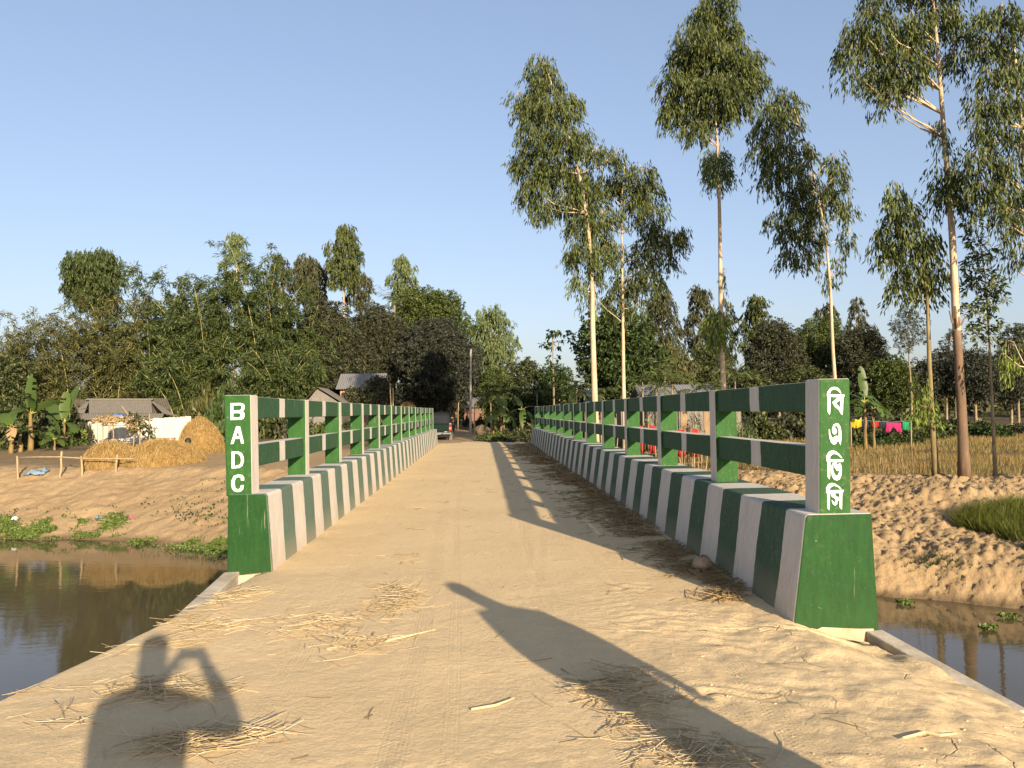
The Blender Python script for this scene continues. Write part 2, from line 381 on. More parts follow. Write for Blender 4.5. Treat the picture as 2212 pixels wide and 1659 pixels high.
MT['car_dark'] = mat_plain('black_car_trim', (0.007, 0.009, 0.012), (0.012, 0.014, 0.018), 5, 0.6, 0.05, spec=0.12)
MT['glass'] = mat_plain('tinted_glass', (0.006, 0.008, 0.012), (0.010, 0.013, 0.018), 2, 0.35, 0.0, spec=0.12)
MT['chrome'] = mat_plain('chrome', (0.17, 0.17, 0.17), (0.24, 0.24, 0.24), 2, 0.35, 0.0, metal=0.9)
MT['tail_red'] = mat_plain('red_lamp_lens', (0.22, 0.012, 0.008), (0.30, 0.016, 0.010), 4, 0.2, 0.0)
MT['lamp_white'] = mat_plain('clear_lamp_lens', (0.17, 0.165, 0.16), (0.25, 0.24, 0.235), 4, 0.2, 0.0)
MT['flap'] = mat_plain('dusty_rubber_flap', (0.10, 0.09, 0.075), (0.15, 0.135, 0.11), 5, 0.9)
MT['soil_dark'] = mat_plain('brown_spoil', (0.13, 0.09, 0.055), (0.21, 0.15, 0.09), 6, 0.95, 0.6, bscale=20, bdist=0.03)
MT['tyre'] = mat_plain('dusty_tyre', (0.03, 0.028, 0.025), (0.07, 0.06, 0.05), 6, 0.9, 0.2)
MT['tarp'] = mat_plain('blue_plastic_sheet', (0.06, 0.13, 0.26), (0.13, 0.22, 0.36), 4, 0.45, 0.4, bscale=6, bdist=0.05)
MT['tarp_grey'] = mat_plain('faded_plastic_sheet', (0.09, 0.15, 0.22), (0.22, 0.28, 0.32), 4, 0.5, 0.4, bscale=6, bdist=0.05)
MT['pink_wall'] = mat_plain('pink_plaster', (0.15, 0.082, 0.06), (0.21, 0.12, 0.09), 3, 0.9, 0.2)
MT['black'] = mat_plain('sooty_black', (0.010, 0.010, 0.012), (0.022, 0.020, 0.022), 8, 0.6, 0.1)
MT['skin'] = mat_plain('skin', (0.30, 0.17, 0.10), (0.36, 0.21, 0.13), 6, 0.6, 0.05)
MT['hair'] = mat_plain('black_hair', (0.012, 0.010, 0.009), (0.02, 0.017, 0.015), 30, 0.5, 0.2)
MT['shirt'] = mat_cloth('blue_shirt_cloth', (0.10, 0.16, 0.28))
MT['shirt2'] = mat_cloth('grey_shirt_cloth', (0.30, 0.30, 0.30))
MT['trouser'] = mat_cloth('dark_trouser_cloth', (0.06, 0.055, 0.05))
MT['clay'] = mat_plain('dry_clay_clod', (0.30, 0.20, 0.12), (0.46, 0.33, 0.21), 10, 0.95, 0.6, bscale=30, bdist=0.02)
MT['pot_pole'] = mat_plain('concrete_pole', (0.34, 0.29, 0.22), (0.46, 0.40, 0.32), 6, 0.9, 0.2)

# ------------------------------------------------------------------ object helpers
def tag(o, label=None, cat=None, group=None, kind=None):
    if label: o['label'] = label
    if cat: o['category'] = cat
    if group: o['group'] = group
    if kind: o['kind'] = kind
    return o
def thing(name, label, cat, loc=(0, 0, 0), group=None):
    o = bpy.data.objects.new(name, None)
    o.empty_display_size = 0.2
    COL.objects.link(o)
    o.location = loc
    return tag(o, label, cat, group)
def link_mesh(name, me, parent=None):
    o = bpy.data.objects.new(name, me)
    COL.objects.link(o)
    if parent is not None:
        o.parent = parent
    return o
def fast_mesh(name, V, Flist, mats, smooth=False, midx=None):
    """V (n,3); Flist: list of int arrays (m,k)"""
    me = bpy.data.meshes.new(name)
    V = np.ascontiguousarray(V, dtype=np.float32)
    me.vertices.add(len(V))
    me.vertices.foreach_set('co', V.ravel())
    loops = np.concatenate([f.ravel() for f in Flist]).astype(np.int32)
    tot = np.concatenate([np.full(len(f), f.shape[1], np.int32) for f in Flist])
    start = np.concatenate([[0], np.cumsum(tot)[:-1]]).astype(np.int32)
    me.loops.add(len(loops))
    me.loops.foreach_set('vertex_index', loops)
    me.polygons.add(len(tot))
    me.polygons.foreach_set('loop_start', start)
    me.polygons.foreach_set('loop_total', tot)
    if midx is not None:
        me.polygons.foreach_set('material_index', np.asarray(midx, np.int32))
    if smooth:
        me.polygons.foreach_set('use_smooth', np.ones(len(tot), bool))
    me.update(calc_edges=True)
    for m in (mats if isinstance(mats, (list, tuple)) else [mats]):
        me.materials.append(MT[m] if isinstance(m, str) else m)
    return me
def origin_of(parent):
    o = np.zeros(3)
    while parent is not None:
        o += np.array(parent.location)
        parent = parent.parent
    return o
def mesh_obj(name, V, Flist, mats, parent=None, smooth=False, midx=None):
    V = np.asarray(V, float) - origin_of(parent)
    if not isinstance(Flist, list):
        Flist = [np.asarray(Flist)]
    return link_mesh(name, fast_mesh(name, V, Flist, mats, smooth, midx), parent)

class MB:
    """collects simple shapes in world coordinates and links them as one mesh"""
    def __init__(s):
        s.v, s.f, s.m = [], [], []
    def add(s, verts, faces, m=0):
        b = len(s.v)
        s.v += [tuple(map(float, p)) for p in verts]
        s.f += [tuple(i + b for i in f) for f in faces]
        s.m += [m] * len(faces)
        return s
    def box(s, lo, hi, m=0):
        x0, y0, z0 = lo; x1, y1, z1 = hi
        s.add([(x0, y0, z0), (x1, y0, z0), (x1, y1, z0), (x0, y1, z0), (x0, y0, z1), (x1, y0, z1), (x1, y1, z1), (x0, y1, z1)],
              [(0, 3, 2, 1), (4, 5, 6, 7), (0, 1, 5, 4), (1, 2, 6, 5), (2, 3, 7, 6), (3, 0, 4, 7)], m)
        return s
    def prism(s, ring0, ring1, m=0):
        n = len(ring0)
        s.add(list(ring0) + list(ring1), [tuple(range(n))[::-1], tuple(range(n, 2 * n))] + [(i, (i + 1) % n, n + (i + 1) % n, n + i) for i in range(n)], m)
        return s
    def tube(s, pts, radii, sides=6, m=0, cap=True):
        pts = [np.array(p, float) for p in pts]
        if np.isscalar(radii):
            radii = [radii] * len(pts)
        vs, fs = [], []
        ref = None
        for i, p in enumerate(pts):
            t = pts[min(i + 1, len(pts) - 1)] - pts[max(i - 1, 0)]
            t = t / (np.linalg.norm(t) + 1e-9)
            if ref is None:
                ref = np.array([1, 0, 0]) if abs(t[0]) < 0.8 else np.array([0, 1, 0])
            a = np.cross(t, ref); a /= np.linalg.norm(a) + 1e-9
            b = np.cross(t, a)
            ref = np.cross(a, t)
            for k in range(sides):
                th = 2 * math.pi * k / sides
                vs.append(p + radii[i] * (math.cos(th) * a + math.sin(th) * b))
        for i in range(len(pts) - 1):
            for k in range(sides):
                k2 = (k + 1) % sides
                fs.append((i * sides + k, i * sides + k2, (i + 1) * sides + k2, (i + 1) * sides + k))
        if cap:
            fs.append(tuple(range(sides))[::-1])
            fs.append(tuple(range((len(pts) - 1) * sides, len(pts) * sides)))
        return s.add(vs, fs, m)
    def lathe(s, c, prof, sides=16, m=0):
        vs, fs = [], []
        for r, z in prof:
            for k in range(sides):
                th = 2 * math.pi * k / sides
                vs.append((c[0] + r * math.cos(th), c[1] + r * math.sin(th), c[2] + z))
        for i in range(len(prof) - 1):
            for k in range(sides):
                k2 = (k + 1) % sides
                fs.append((i * sides + k, i * sides + k2, (i + 1) * sides + k2, (i + 1) * sides + k))
        fs.append(tuple(range(sides))[::-1]); fs.append(tuple(range((len(prof) - 1) * sides, len(prof) * sides)))
        return s.add(vs, fs, m)
    def build(s, name, mats, parent=None, smooth=False, bevel=0.0, seg=2):
        me = bpy.data.meshes.new(name)
        o0 = origin_of(parent)
        me.from_pydata([(p[0] - o0[0], p[1] - o0[1], p[2] - o0[2]) for p in s.v], [], s.f)
        for m in (mats if isinstance(mats, (list, tuple)) else [mats]):
            me.materials.append(MT[m])
        me.polygons.foreach_set('material_index', s.m)
        if smooth:
            me.polygons.foreach_set('use_smooth', [True] * len(s.f))
        me.update()
        o = link_mesh(name, me, parent)
        if bevel:
            b = o.modifiers.new('bevel', 'BEVEL')
            b.width = bevel; b.segments = seg; b.limit_method = 'ANGLE'; b.angle_limit = math.radians(40)
        return o
def copy_tree(o, parent=None):
    c = o.copy(); COL.objects.link(c); c.parent = parent
    for ch in list(o.children):
        copy_tree(ch, c)
    return c

# ------------------------------------------------------------------ numpy noise
def _hash(ix, iy, seed):
    h = (ix.astype(np.int64) * 374761393 + iy.astype(np.int64) * 668265263 + seed * 974634777) & 0xFFFFFFFF
    h = ((h ^ (h >> 13)) * 1274126177) & 0xFFFFFFFF
    return ((h ^ (h >> 16)) & 0xFFFFFF) / float(0xFFFFFF)
def vnoise(x, y, seed=0):
    ix, iy = np.floor(x), np.floor(y)
    fx, fy = x - ix, y - iy
    fx = fx * fx * fx * (fx * (fx * 6 - 15) + 10); fy = fy * fy * fy * (fy * (fy * 6 - 15) + 10)
    a, b = _hash(ix, iy, seed), _hash(ix + 1, iy, seed)
    c, d = _hash(ix, iy + 1, seed), _hash(ix + 1, iy + 1, seed)
    return (a * (1 - fx) + b * fx) * (1 - fy) + (c * (1 - fx) + d * fx) * fy
def fbm(x, y, oct=4, seed=0, gain=0.5):
    s = np.zeros_like(x, float); a = 1.0; t = 0
    for i in range(oct):
        s += a * (vnoise(x * 2 ** i + 17.3 * i, y * 2 ** i - 9.1 * i, seed + i) - 0.5); t += a; a *= gain
    return s / t * 2
def lumps(x, y, seed=0):
    """rounded clods: 1 at a clod's centre, falling to 0 between clods"""
    ix, iy = np.floor(x), np.floor(y)
    d = np.full(x.shape, 9.0)
    for dx in (-1, 0, 1):
        for dy in (-1, 0, 1):
            cx, cy = ix + dx, iy + dy
            px = cx + _hash(cx, cy, seed); py = cy + _hash(cx, cy, seed + 5)
            sz = 0.55 + 0.6 * _hash(cx, cy, seed + 9)
            d = np.minimum(d, np.hypot(x - px, y - py) / sz)
    return np.sqrt(np.clip(1 - d * d, 0, 1))
def sstep(x, a, b):
    t = np.clip((x - a) / (b - a), 0, 1)
    return t * t * (3 - 2 * t)

# ------------------------------------------------------------------ terrain
WATER_Z = -2.5
_FX = [-400, -60, -25, -16, -12, -7.8, 0, 8.4, 12, 20, 40, 400]
_FY = [60, 34, 28.2, 26.9, 26.3, 23.8, 20.4, 16.5, 14.0, 9.0, -2, -140]
def far_edge(x):
    return np.interp(x, _FX, _FY)
def abut(x):
    return 8.0 - (x + 2.6) * 0.40
def crest_left(y):
    return np.interp(y, [-20, 3, 4.8, 6.0, 6.8, 8], [-3.3, -3.15, -2.92, -2.66, -2.5, -2.42])
def crest_right(y):
    return np.interp(y, [-20, 3, 4.4, 5.0, 5.8], [3.6, 3.32, 3.18, 3.08, 2.90])
ROAD_PTS = np.array([(0, 36), (-0.4, 44), (-1.6, 52), (-3.6, 62), (-6.5, 78), (-10, 100)])
def road_x(y):
    return np.interp(y, ROAD_PTS[:, 1], ROAD_PTS[:, 0])
def ground_h(x, y, detail=True):
    x = np.asarray(x, float); y = np.asarray(y, float)
    fe = far_edge(x) + fbm(x * 0.35, y * 0 + 3.3, 3, 21) * 0.5
    d = y - fe
    left = np.interp(d, [-3, 0, 1.2, 3.0, 5.9, 7, 12, 18, 60, 400], [-3.4, -2.52, -2.05, -1.45, -0.52, -0.46, -0.2, 0.0, 0.0, 0.0])
    right = np.interp(d, [-3, 0, 0.9, 1.8, 3.4, 5.2, 6.9, 7.8, 9.0, 60, 400], [-3.6, -2.55, -1.75, -1.42, -1.28, -0.78, -0.36, -0.36, -0.85, -0.8, -0.8])
    wr = sstep(x, -2.0, 3.0)
    far = left * (1 - wr) + right * wr
    # rice terrace cut into the right bank
    pk = sstep(x, 11.0, 11.8) * (1 - sstep(x, 16, 18)) * sstep(d, 2.0, 2.6) * (1 - sstep(d, 5.0, 6.2))
    far = far - pk * 0.22
    # fill behind the far end of the bridge and the track beyond
    rx = road_x(y)
    ex = np.maximum(np.abs(x - rx) - 2.6, 0)
    ey = np.maximum(36.8 - y, 0)
    fill = -0.03 - 0.10 * sstep(y, 38, 45) - 0.62 * np.hypot(ex, ey * 1.5)
    far = np.maximum(far, fill)
    far = np.where(y > 90, far * (1 - sstep(y, 90, 140)) + 0.0, far)
    # the near approach embankment
    e = np.maximum.reduce([crest_left(y) - x, x - crest_right(y), np.zeros_like(x)])
    e2 = np.maximum(y - abut(x) + 0.55, 0)
    near = -0.42 - 0.95 * e - 1.6 * e2
    near = np.maximum(near, -3.4)
    h = np.maximum(far, near)
    if detail:
        bank = sstep(h, -2.6, -2.3)
        rough_r = wr * (1 - sstep(d, 7.2, 8.5)) * sstep(d, -0.5, 0.4)
        rough_l = (1 - wr) * (1 - sstep(d, 6.0, 8.0)) * sstep(d, -0.5, 1.0)
        isfar = (far >= near)
        h = h + np.where(isfar, rough_r * (0.05 * lumps(x * 4.2, y * 4.2, 3) * vnoise(x * 1.1, y * 1.1, 14) + 0.065 * lumps(x * 9.5, y * 9.5, 8) * (0.15 + vnoise(x * 0.8, y * 0.8, 4)) + 0.27 * np.abs(fbm(x * 2.4, y * 2.4, 5, 2, 0.74)) + 0.12 * fbm(x * 0.8, y * 0.8, 3, 22) - 0.16), 0)
        h = h + np.where(isfar, rough_l * (0.030 * lumps(x * 4.5, y * 4.5, 13) + 0.11 * fbm(x * 1.6, y * 1.6, 5, 12, 0.68) - 0.02), 0)
        h = h + np.where(isfar, 0.05 * fbm(x * 0.5, y * 0.5, 3, 31) * bank, 0)
        h = h + np.where(~isfar & (e > 0), 0.16 * fbm(x * 1.4, y * 1.4, 4, 41) * sstep(e, 0.1, 0.8), 0)
    return h
def gz(x, y):
    return float(ground_h(np.array([x]), np.array([y]))[0])
def hit(px, py, y0=12.0, y1=60.0):
    """where the sight lines through photo pixels meet the ground"""
    px, py = np.atleast_1d(np.asarray(px, float)), np.atleast_1d(np.asarray(py, float))
    d = _F[None] + CR[None] * ((px - W_PX / 2) / F_PX)[:, None] - CU[None] * ((py - H_PX / 2) / F_PX)[:, None]
    d = d / d[:, 1:2]
    best = np.full(len(px), y1)
    done = np.zeros(len(px), bool)
    for y in np.arange(y0, y1, 0.12):
        p = d * y
        below = (p[:, 2] + EYE) < np.maximum(ground_h(p[:, 0], p[:, 1], False), WATER_Z)
        new = below & ~done
        best[new] = y; done |= below
    P = d * best[:, None]; P[:, 2] = np.maximum(ground_h(P[:, 0], P[:, 1]), WATER_Z)
    return P[done]
def spaced(lo, hi, step0, grow, far):
    """dense between lo and hi, then growing out to far on both sides"""
    mid = list(np.arange(lo, hi + 1e-6, step0))
    up, s = [], step0
    p = hi
    while p < far[1]:
        s *= grow; p += s; up.append(p)
    dn, s = [], step0
    p = lo
    while p > far[0]:
        s *= grow; p -= s; dn.append(p)
    return np.array(dn[::-1] + mid + up)
_a = spaced(-21, 19, 0.10, 1.09, (-900, 900))
gx = np.concatenate([_a[_a < 6.0 - 1e-6], np.arange(6.0, 16.0 - 1e-6, 0.05), _a[_a >= 16.0 - 1e-6]])
_b = spaced(3.2, 35, 0.10, 1.08, (-60, 1800))
gy = np.concatenate([_b[_b < 14.0 - 1e-6], np.arange(14.0, 24.0 - 1e-6, 0.05), _b[_b >= 24.0 - 1e-6]])
GX, GY = np.meshgrid(gx, gy)
GZ = ground_h(GX, GY)
nx, ny = len(gx), len(gy)
idx = np.arange(nx * ny).reshape(ny, nx)
quads = np.stack([idx[:-1, :-1], idx[:-1, 1:], idx[1:, 1:], idx[1:, :-1]], -1).reshape(-1, 4)
terrain = mesh_obj('ground', np.stack([GX, GY, GZ], -1).reshape(-1, 3), quads, 'terrain', smooth=True)
tag(terrain, 'sandy earth river banks, yard and field', kind='structure')
ca = terrain.data.color_attributes.new('zone', 'FLOAT_COLOR', 'POINT')
D_ = GY - far_edge(GX)
WR = sstep(GX, -2.0, 3.0)
nz = fbm(GX * 0.4, GY * 0.4, 4, 77)
zf = WR * sstep(D_ + nz * 0.6, 8.2, 9.0) * (1 - sstep(GY + nz * 3, 66, 70))
onroad = (1 - sstep(np.abs(GX - road_x(GY)) + nz * 0.5, 2.4, 3.4)) * sstep(GY, 36, 37)
zl = (1 - WR) * sstep(D_ + nz * 1.2, 12.5, 15) * (0.65 + 0.35 * sstep(nz, -0.2, 0.2)) + WR * sstep(GY + nz * 4, 66, 70)
zl = np.maximum(zl, sstep(GY + nz * 6, 62, 72)) * (1 - 0.9 * onroad)
zl = np.maximum(zl, 0.55 * (1 - WR) * sstep(-GX, 15.5, 18) * sstep(D_ + nz, 6.5, 7.5))
zf = zf * (1 - onroad)
zw = (1 - sstep(GZ, WATER_Z + 0.03, WATER_Z + 0.20 + 0.1 * nz))
cols = np.stack([zf, np.clip(zl, 0, 1), zw, np.ones_like(zf)], -1).reshape(-1, 4).astype(np.float32)
ca.data.foreach_set('color', cols.ravel())

# water: one sheet
wx = np.array([-420, -40, -10, 10, 40, 420]); wy = np.array([-160, 0, 10, 20, 40, 70])
WXg, WYg = np.meshgrid(wx, wy)
wi = np.arange(36).reshape(6, 6)
wq = np.stack([wi[:-1, :-1], wi[:-1, 1:], wi[1:, 1:], wi[1:, :-1]], -1).reshape(-1, 4)
water = mesh_obj('water', np.stack([WXg, WYg, np.full(WXg.shape, WATER_Z)], -1).reshape(-1, 3), wq, 'water')
tag(water, 'still brown river water', kind='structure')

# road: packed earth on the approach and over the bridge deck
def road_h(x, y):
    near = 1 - sstep(y, 5.5, 8.5)
    rough = np.clip(sstep(x, 0.6, 2.2) * (1 - sstep(y, 5.2, 7.2)) + 0.35 * (1 - sstep(y, 2.6, 3.8)), 0, 1)
    h = 0.012 * fbm(x * 0.7, y * 0.7, 3, 50) + 0.0035 * fbm(x * 3.0, y * 3.0, 5, 51, 0.6) * (0.5 + near)
    h += 0.0030 * fbm(x * 14, y * 14, 4, 52, 0.7) * (0.2 + near * 1.6 * sstep(vnoise(x * 0.9, y * 0.9, 59), 0.3, 0.7))
    h += rough * (0.085 * np.abs(fbm(x * 1.3, y * 1.3, 5, 53, 0.58)) + 0.010 * fbm(x * 9, y * 9, 4, 55, 0.66) - 0.02)
    # crossing trails of tyre marks
    for x0, amp, k, ph, wdt, dep, tread in ((-0.62, 0.12, 0.30, 0.4, 0.055, 0.010, 42), (-0.40, 0.10, 0.30, 0.1, 0.05, 0.008, 42),
                                            (0.62, 0.16, 0.35, 1.2, 0.045, 0.012, 50), (0.50, 0.22, 0.45, 2.9, 0.04, 0.010, 50),
                                            (1.30, 0.20, 0.28, 0.8, 0.06, 0.010, 38), (1.12, 0.20, 0.28, 0.7, 0.05, 0.009, 38), (-1.35, 0.2, 0.2, 2.0, 0.06, 0.006, 40)):
        c = x0 + amp * np.sin(k * y + ph) + 0.05 * (y - 6) * (0.18 if x0 > 0 else -0.02)
        g = np.exp(-((x - c) / wdt) ** 2)
        rim = np.exp(-((np.abs(x - c) - wdt * 1.9) / (wdt * 0.7)) ** 2)
        var = 0.35 + 0.65 * np.clip(0.5 + fbm(y * 0.7 + x0 * 9, x * 0 + x0, 3, 60), 0, 1)
        h += 0.3 * var * (1 - sstep(y, 14, 26)) * (-dep * g * (0.75 + 0.25 * np.sin(y * tread * 1.7)) + 0.45 * dep * rim)
    # tractor lug marks on the right of the approach
    lug = np.exp(-((x - (1.25 + 0.10 * (y - 4))) / 0.42) ** 2) * sstep(y, 2.6, 3.2) * (1 - sstep(y, 7.2, 8.6))
    h += lug * 0.010 * np.sin((y + 0.45 * np.abs(x - 1.3)) * 42 + 5.0 * fbm(x * 2.5, y * 2.5, 3, 61)) * sstep(vnoise(x * 3, y * 3, 62), 0.35, 0.8)
    # hollows washed out at the feet of the two end blocks
    h -= 0.07 * np.exp(-((x - 2.62) / 0.28) ** 2 - ((y - 5.55) / 0.38) ** 2) + 0.13 * np.exp(-((x + 2.68) / 0.26) ** 2 - ((y - 7.85) / 0.38) ** 2)
    # fall of the shoulders
    h -= 0.17 * sstep(x, 2.2, 3.2) * (1 - sstep(y, 5.4, 6.4)) + 0.05 * sstep(-x, 2.0, 2.9) * near
    return h
ry = [0.3]
while ry[-1] < 46:
    ry.append(ry[-1] + max(0.020, 0.0062 * ry[-1]))
ry = np.array(ry)
ru = np.linspace(0, 1, 250)
rl = np.where(ry < 8.1, crest_left(np.minimum(ry, 8)) - 0.25, -2.20)
rl = np.interp(ry, [0, 7.9, 8.12, 37.6, 39.5, 46], [-3.4, -2.70, -2.19, -2.19, -2.6, -2.9])
rl = np.where(ry < 7.9, crest_left(ry) - 0.22, rl)
rr = np.interp(ry, [0, 5.55, 5.8, 37, 38.5, 46], [3.4, 3.0, 2.33, 2.33, 2.6, 2.0])
rr = np.where(ry < 5.6, crest_right(ry) + 0.2, rr)
RX = rl[:, None] * (1 - ru) + rr[:, None] * ru
RY = np.repeat(ry[:, None], len(ru), 1)
RZ = road_h(RX, RY)
edge_l = np.clip((crest_left(RY) + 0.10 - RX) / 0.32, 0, 1) * (RY < 8.05)
edge_r = np.clip((RX - crest_right(RY) + 0.10) / 0.30, 0, 1) * (RY < 5.75)
RZ = RZ - 0.55 * edge_l ** 1.6 - 0.55 * edge_r ** 1.6
RZ = RZ - (0.10 * sstep(RY, 38, 45)) - 0.12 * sstep(RY, 44.5, 46) - 0.10 * sstep(np.abs(RX - road_x(RY)), 2.2, 2.9) * sstep(RY, 38, 39)
ri = np.arange(RX.size).reshape(RX.shape)
rq = np.stack([ri[:-1, :-1], ri[:-1, 1:], ri[1:, 1:], ri[1:, :-1]], -1).reshape(-1, 4)
road = mesh_obj('road', np.stack([RX, RY, RZ], -1).reshape(-1, 3), rq, 'road', smooth=True)
tag(road, 'pale packed sandy road over the bridge', kind='structure')
def rz_at(x, y):
    return road_h(np.asarray(x, float), np.asarray(y, float))

exec_later = []
# ------------------------------------------------------------------ bridge
XLb, XLt, XLo = -2.177, -2.232, -2.625
XRb, XRt, XRo = 2.306, 2.430, 2.945
ZK, ZR = 0.785, 1.80
YL, YR, YLf, YRf = 8.06, 5.752, 38.06, 37.43
SPL, SPR = (YLf - 0.25 - 8.09) / 12, (YRf - 0.25 - 5.79) / 12
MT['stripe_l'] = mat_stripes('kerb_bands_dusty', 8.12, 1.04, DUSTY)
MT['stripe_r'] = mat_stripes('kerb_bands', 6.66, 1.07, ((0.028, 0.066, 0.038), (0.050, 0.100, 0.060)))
MT['rail_l'] = mat_stripes('rail_bands_dusty', 8.09 + 0.13 + SPL / 2 - 0.13, SPL, DULL, 0.25 / SPL)
MT['rail_r'] = mat_stripes('rail_bands', 5.79 + 0.13 + SPR / 2 - 0.10, SPR, DULL, 0.25 / SPR)
bridge = thing('bridge', 'narrow concrete bridge with green and white striped kerbs and railings', 'bridge')
def kerb(side):
    m = MB()
    if side < 0:
        xb, xt, xo, xob, y0, y1 = XLb, XLt, XLo, XLo - 0.02, YL, YLf
    else:
        xb, xt, xo, xob, y0, y1 = XRb, XRt, XRo, XRo + 0.04, YR, YRf
    n = 60
    rings = []
    for i in range(n + 1):
        y = y0 + (y1 - y0) * i / n
        j = lambda a: random.uniform(-a, a)
        k = 0 if i in (0, n) else 1
        yy = y + (0.012 * j(1) if k else 0)
        rings.append([(xb + k * j(.006), yy, -0.10), (xt + k * j(.005), yy, ZK - 0.02 + k * j(.003)), (xt - side * -0.02 + k * j(.004), yy, ZK + k * j(.003)), (xo, yy, ZK + k * j(.003)), (xob, yy, -0.50)])
    V = [p for r in rings for p in r]
    Fc, mi = [], []
    for i in range(n):
        for k in range(5):
            k2 = (k + 1) % 5
            f = (i * 5 + k, i * 5 + k2, (i + 1) * 5 + k2, (i + 1) * 5 + k)
            Fc.append(f if side < 0 else f[::-1]); mi.append(0)
    e = (4, 3, 2, 1, 0); Fc.append(e if side < 0 else e[::-1]); mi.append(1)
    e = tuple(n * 5 + k for k in range(5)); Fc.append(e if side < 0 else e[::-1]); mi.append(1)
    m.v, m.f, m.m = V, Fc, mi
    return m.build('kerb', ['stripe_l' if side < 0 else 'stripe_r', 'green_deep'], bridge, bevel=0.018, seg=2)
kerb(-1); kerb(1)
def rail(side, z0, z1, name):
    m = MB()
    x0, x1 = (-2.60, -2.425) if side < 0 else (2.602, 2.775)
    y0, y1 = (YL + 0.1, YLf - 0.1) if side < 0 else (YR + 0.1, YRf - 0.1)
    n = 36
    rings = []
    for i in range(n + 1):
        y = y0 + (y1 - y0) * i / n
        j = lambda a: random.uniform(-a, a)
        rings.append([(x0, y, z0 + j(.004)), (x1, y, z0 + j(.004)), (x1 + j(.003), y, z1 + j(.003)), (x0, y, z1 + j(.003))])
    V = [p for r in rings for p in r]
    for i in range(n):
        for k in range(4):
            k2 = (k + 1) % 4
            m.f.append((i * 4 + k, (i + 1) * 4 + k, (i + 1) * 4 + k2, i * 4 + k2)); m.m.append(1 if k == 2 else 0)
    m.f += [(0, 1, 2, 3), tuple(n * 4 + k for k in (3, 2, 1, 0))]; m.m += [0, 0]
    m.v = V
    return m.build(name, ['rail_l' if side < 0 else 'rail_r', 'white'], bridge, bevel=0.008)
for s in (-1, 1):
    rail(s, 1.562, ZR - 0.003, 'top_rail')
    rail(s, 1.045, 1.285, 'mid_rail')
def post_mb(xi0, xi1, xo0, xo1, y0, y1, z0, z1):
    """xi inner (road) face bottom/top, xo outer face; material 0 green, 1 white on the road face"""
    m = MB()
    m.v = [(xi0, y0, z0), (xo0, y0, z0), (xo0, y1, z0), (xi0, y1, z0), (xi1, y0, z1), (xo1, y0, z1), (xo1, y1, z1), (xi1, y1, z1)]
    f = [(3, 2, 1, 0), (4, 5, 6, 7), (0, 1, 5, 4), (1, 2, 6, 5), (2, 3, 7, 6), (3, 0, 4, 7)]
    if xo0 < xi0:
        f = [q[::-1] for q in f]
    m.f = f; m.m = [0, 1, 0, 0, 0, 1]
    return m
for i in range(1, 12):
    y = 8.09 + SPL * i
    post_mb(-2.397, -2.400, -2.64, -2.64, y, y + 0.22, ZK - 0.02, ZR).build('post', ['green', 'white'], bridge, bevel=0.01)
    y = 5.79 + SPR * i
    post_mb(2.574, 2.574, 2.815, 2.815, y, y + 0.22, ZK - 0.02, ZR).build('post', ['green', 'white'], bridge, bevel=0.01)
PLX = (-2.387, -2.400, -2.652, -2.672)     # inner bottom, inner top, outer bottom, outer top
PRX = (2.553, 2.584, 2.802, 2.826)
pil_l = post_mb(PLX[0], PLX[1], PLX[2], PLX[3], 8.085, 8.35, ZK - 0.02, ZR + 0.012).build('pillar', ['green', 'white'], bridge, bevel=0.012)
pil_r = post_mb(PRX[0], PRX[1], PRX[2], PRX[3], 5.79, 6.05, ZK - 0.02, ZR + 0.012).build('pillar', ['green', 'white'], bridge, bevel=0.012)
post_mb(-2.397, -2.400, -2.65, -2.65, YLf - 0.26, YLf - 0.01, ZK - 0.02, ZR + 0.012).build('pillar', ['green', 'white'], bridge, bevel=0.012)
post_mb(2.574, 2.574, 2.82, 2.82, YRf - 0.26, YRf - 0.01, ZK - 0.02, ZR + 0.012).build('pillar', ['green', 'white'], bridge, bevel=0.012)
tag(pil_l, 'end pillar lettered BADC'); tag(pil_r, 'end pillar with white Bengali lettering')

LAT = {
 'B': ([(112,198),(250,196),(290,205),(312,232),(316,270),(308,300),(288,325),(308,345),(316,375),(315,410),(300,440),(270,455),(120,459)],
       [[(152,232),(248,230),(270,243),(276,268),(268,295),(245,310),(154,310)], [(154,353),(240,352),(260,366),(264,388),(258,410),(240,420),(156,421)]]),
 'A': ([(202,562),(255,560),(318,822),(278,826),(264,752),(190,752),(168,828),(130,832)], [[(230,622),(250,712),(204,712)]]),
 'D': ([(144,950),(235,948),(290,975),(318,1040),(323,1100),(302,1168),(260,1203),(152,1210)], [[(186,984),(230,982),(262,1005),(280,1055),(282,1110),(268,1150),(235,1168),(190,1172)]]),
 'C': ([(332,1398),(330,1350),(305,1315),(245,1302),(185,1325),(157,1390),(150,1450),(165,1520),(195,1560),(240,1575),(290,1565),(320,1535),(330,1470),(288,1472),(282,1510),(262,1530),(235,1532),(210,1510),(200,1460),(200,1400),(215,1360),(245,1342),(275,1350),(288,1370),(288,1398)], [])}
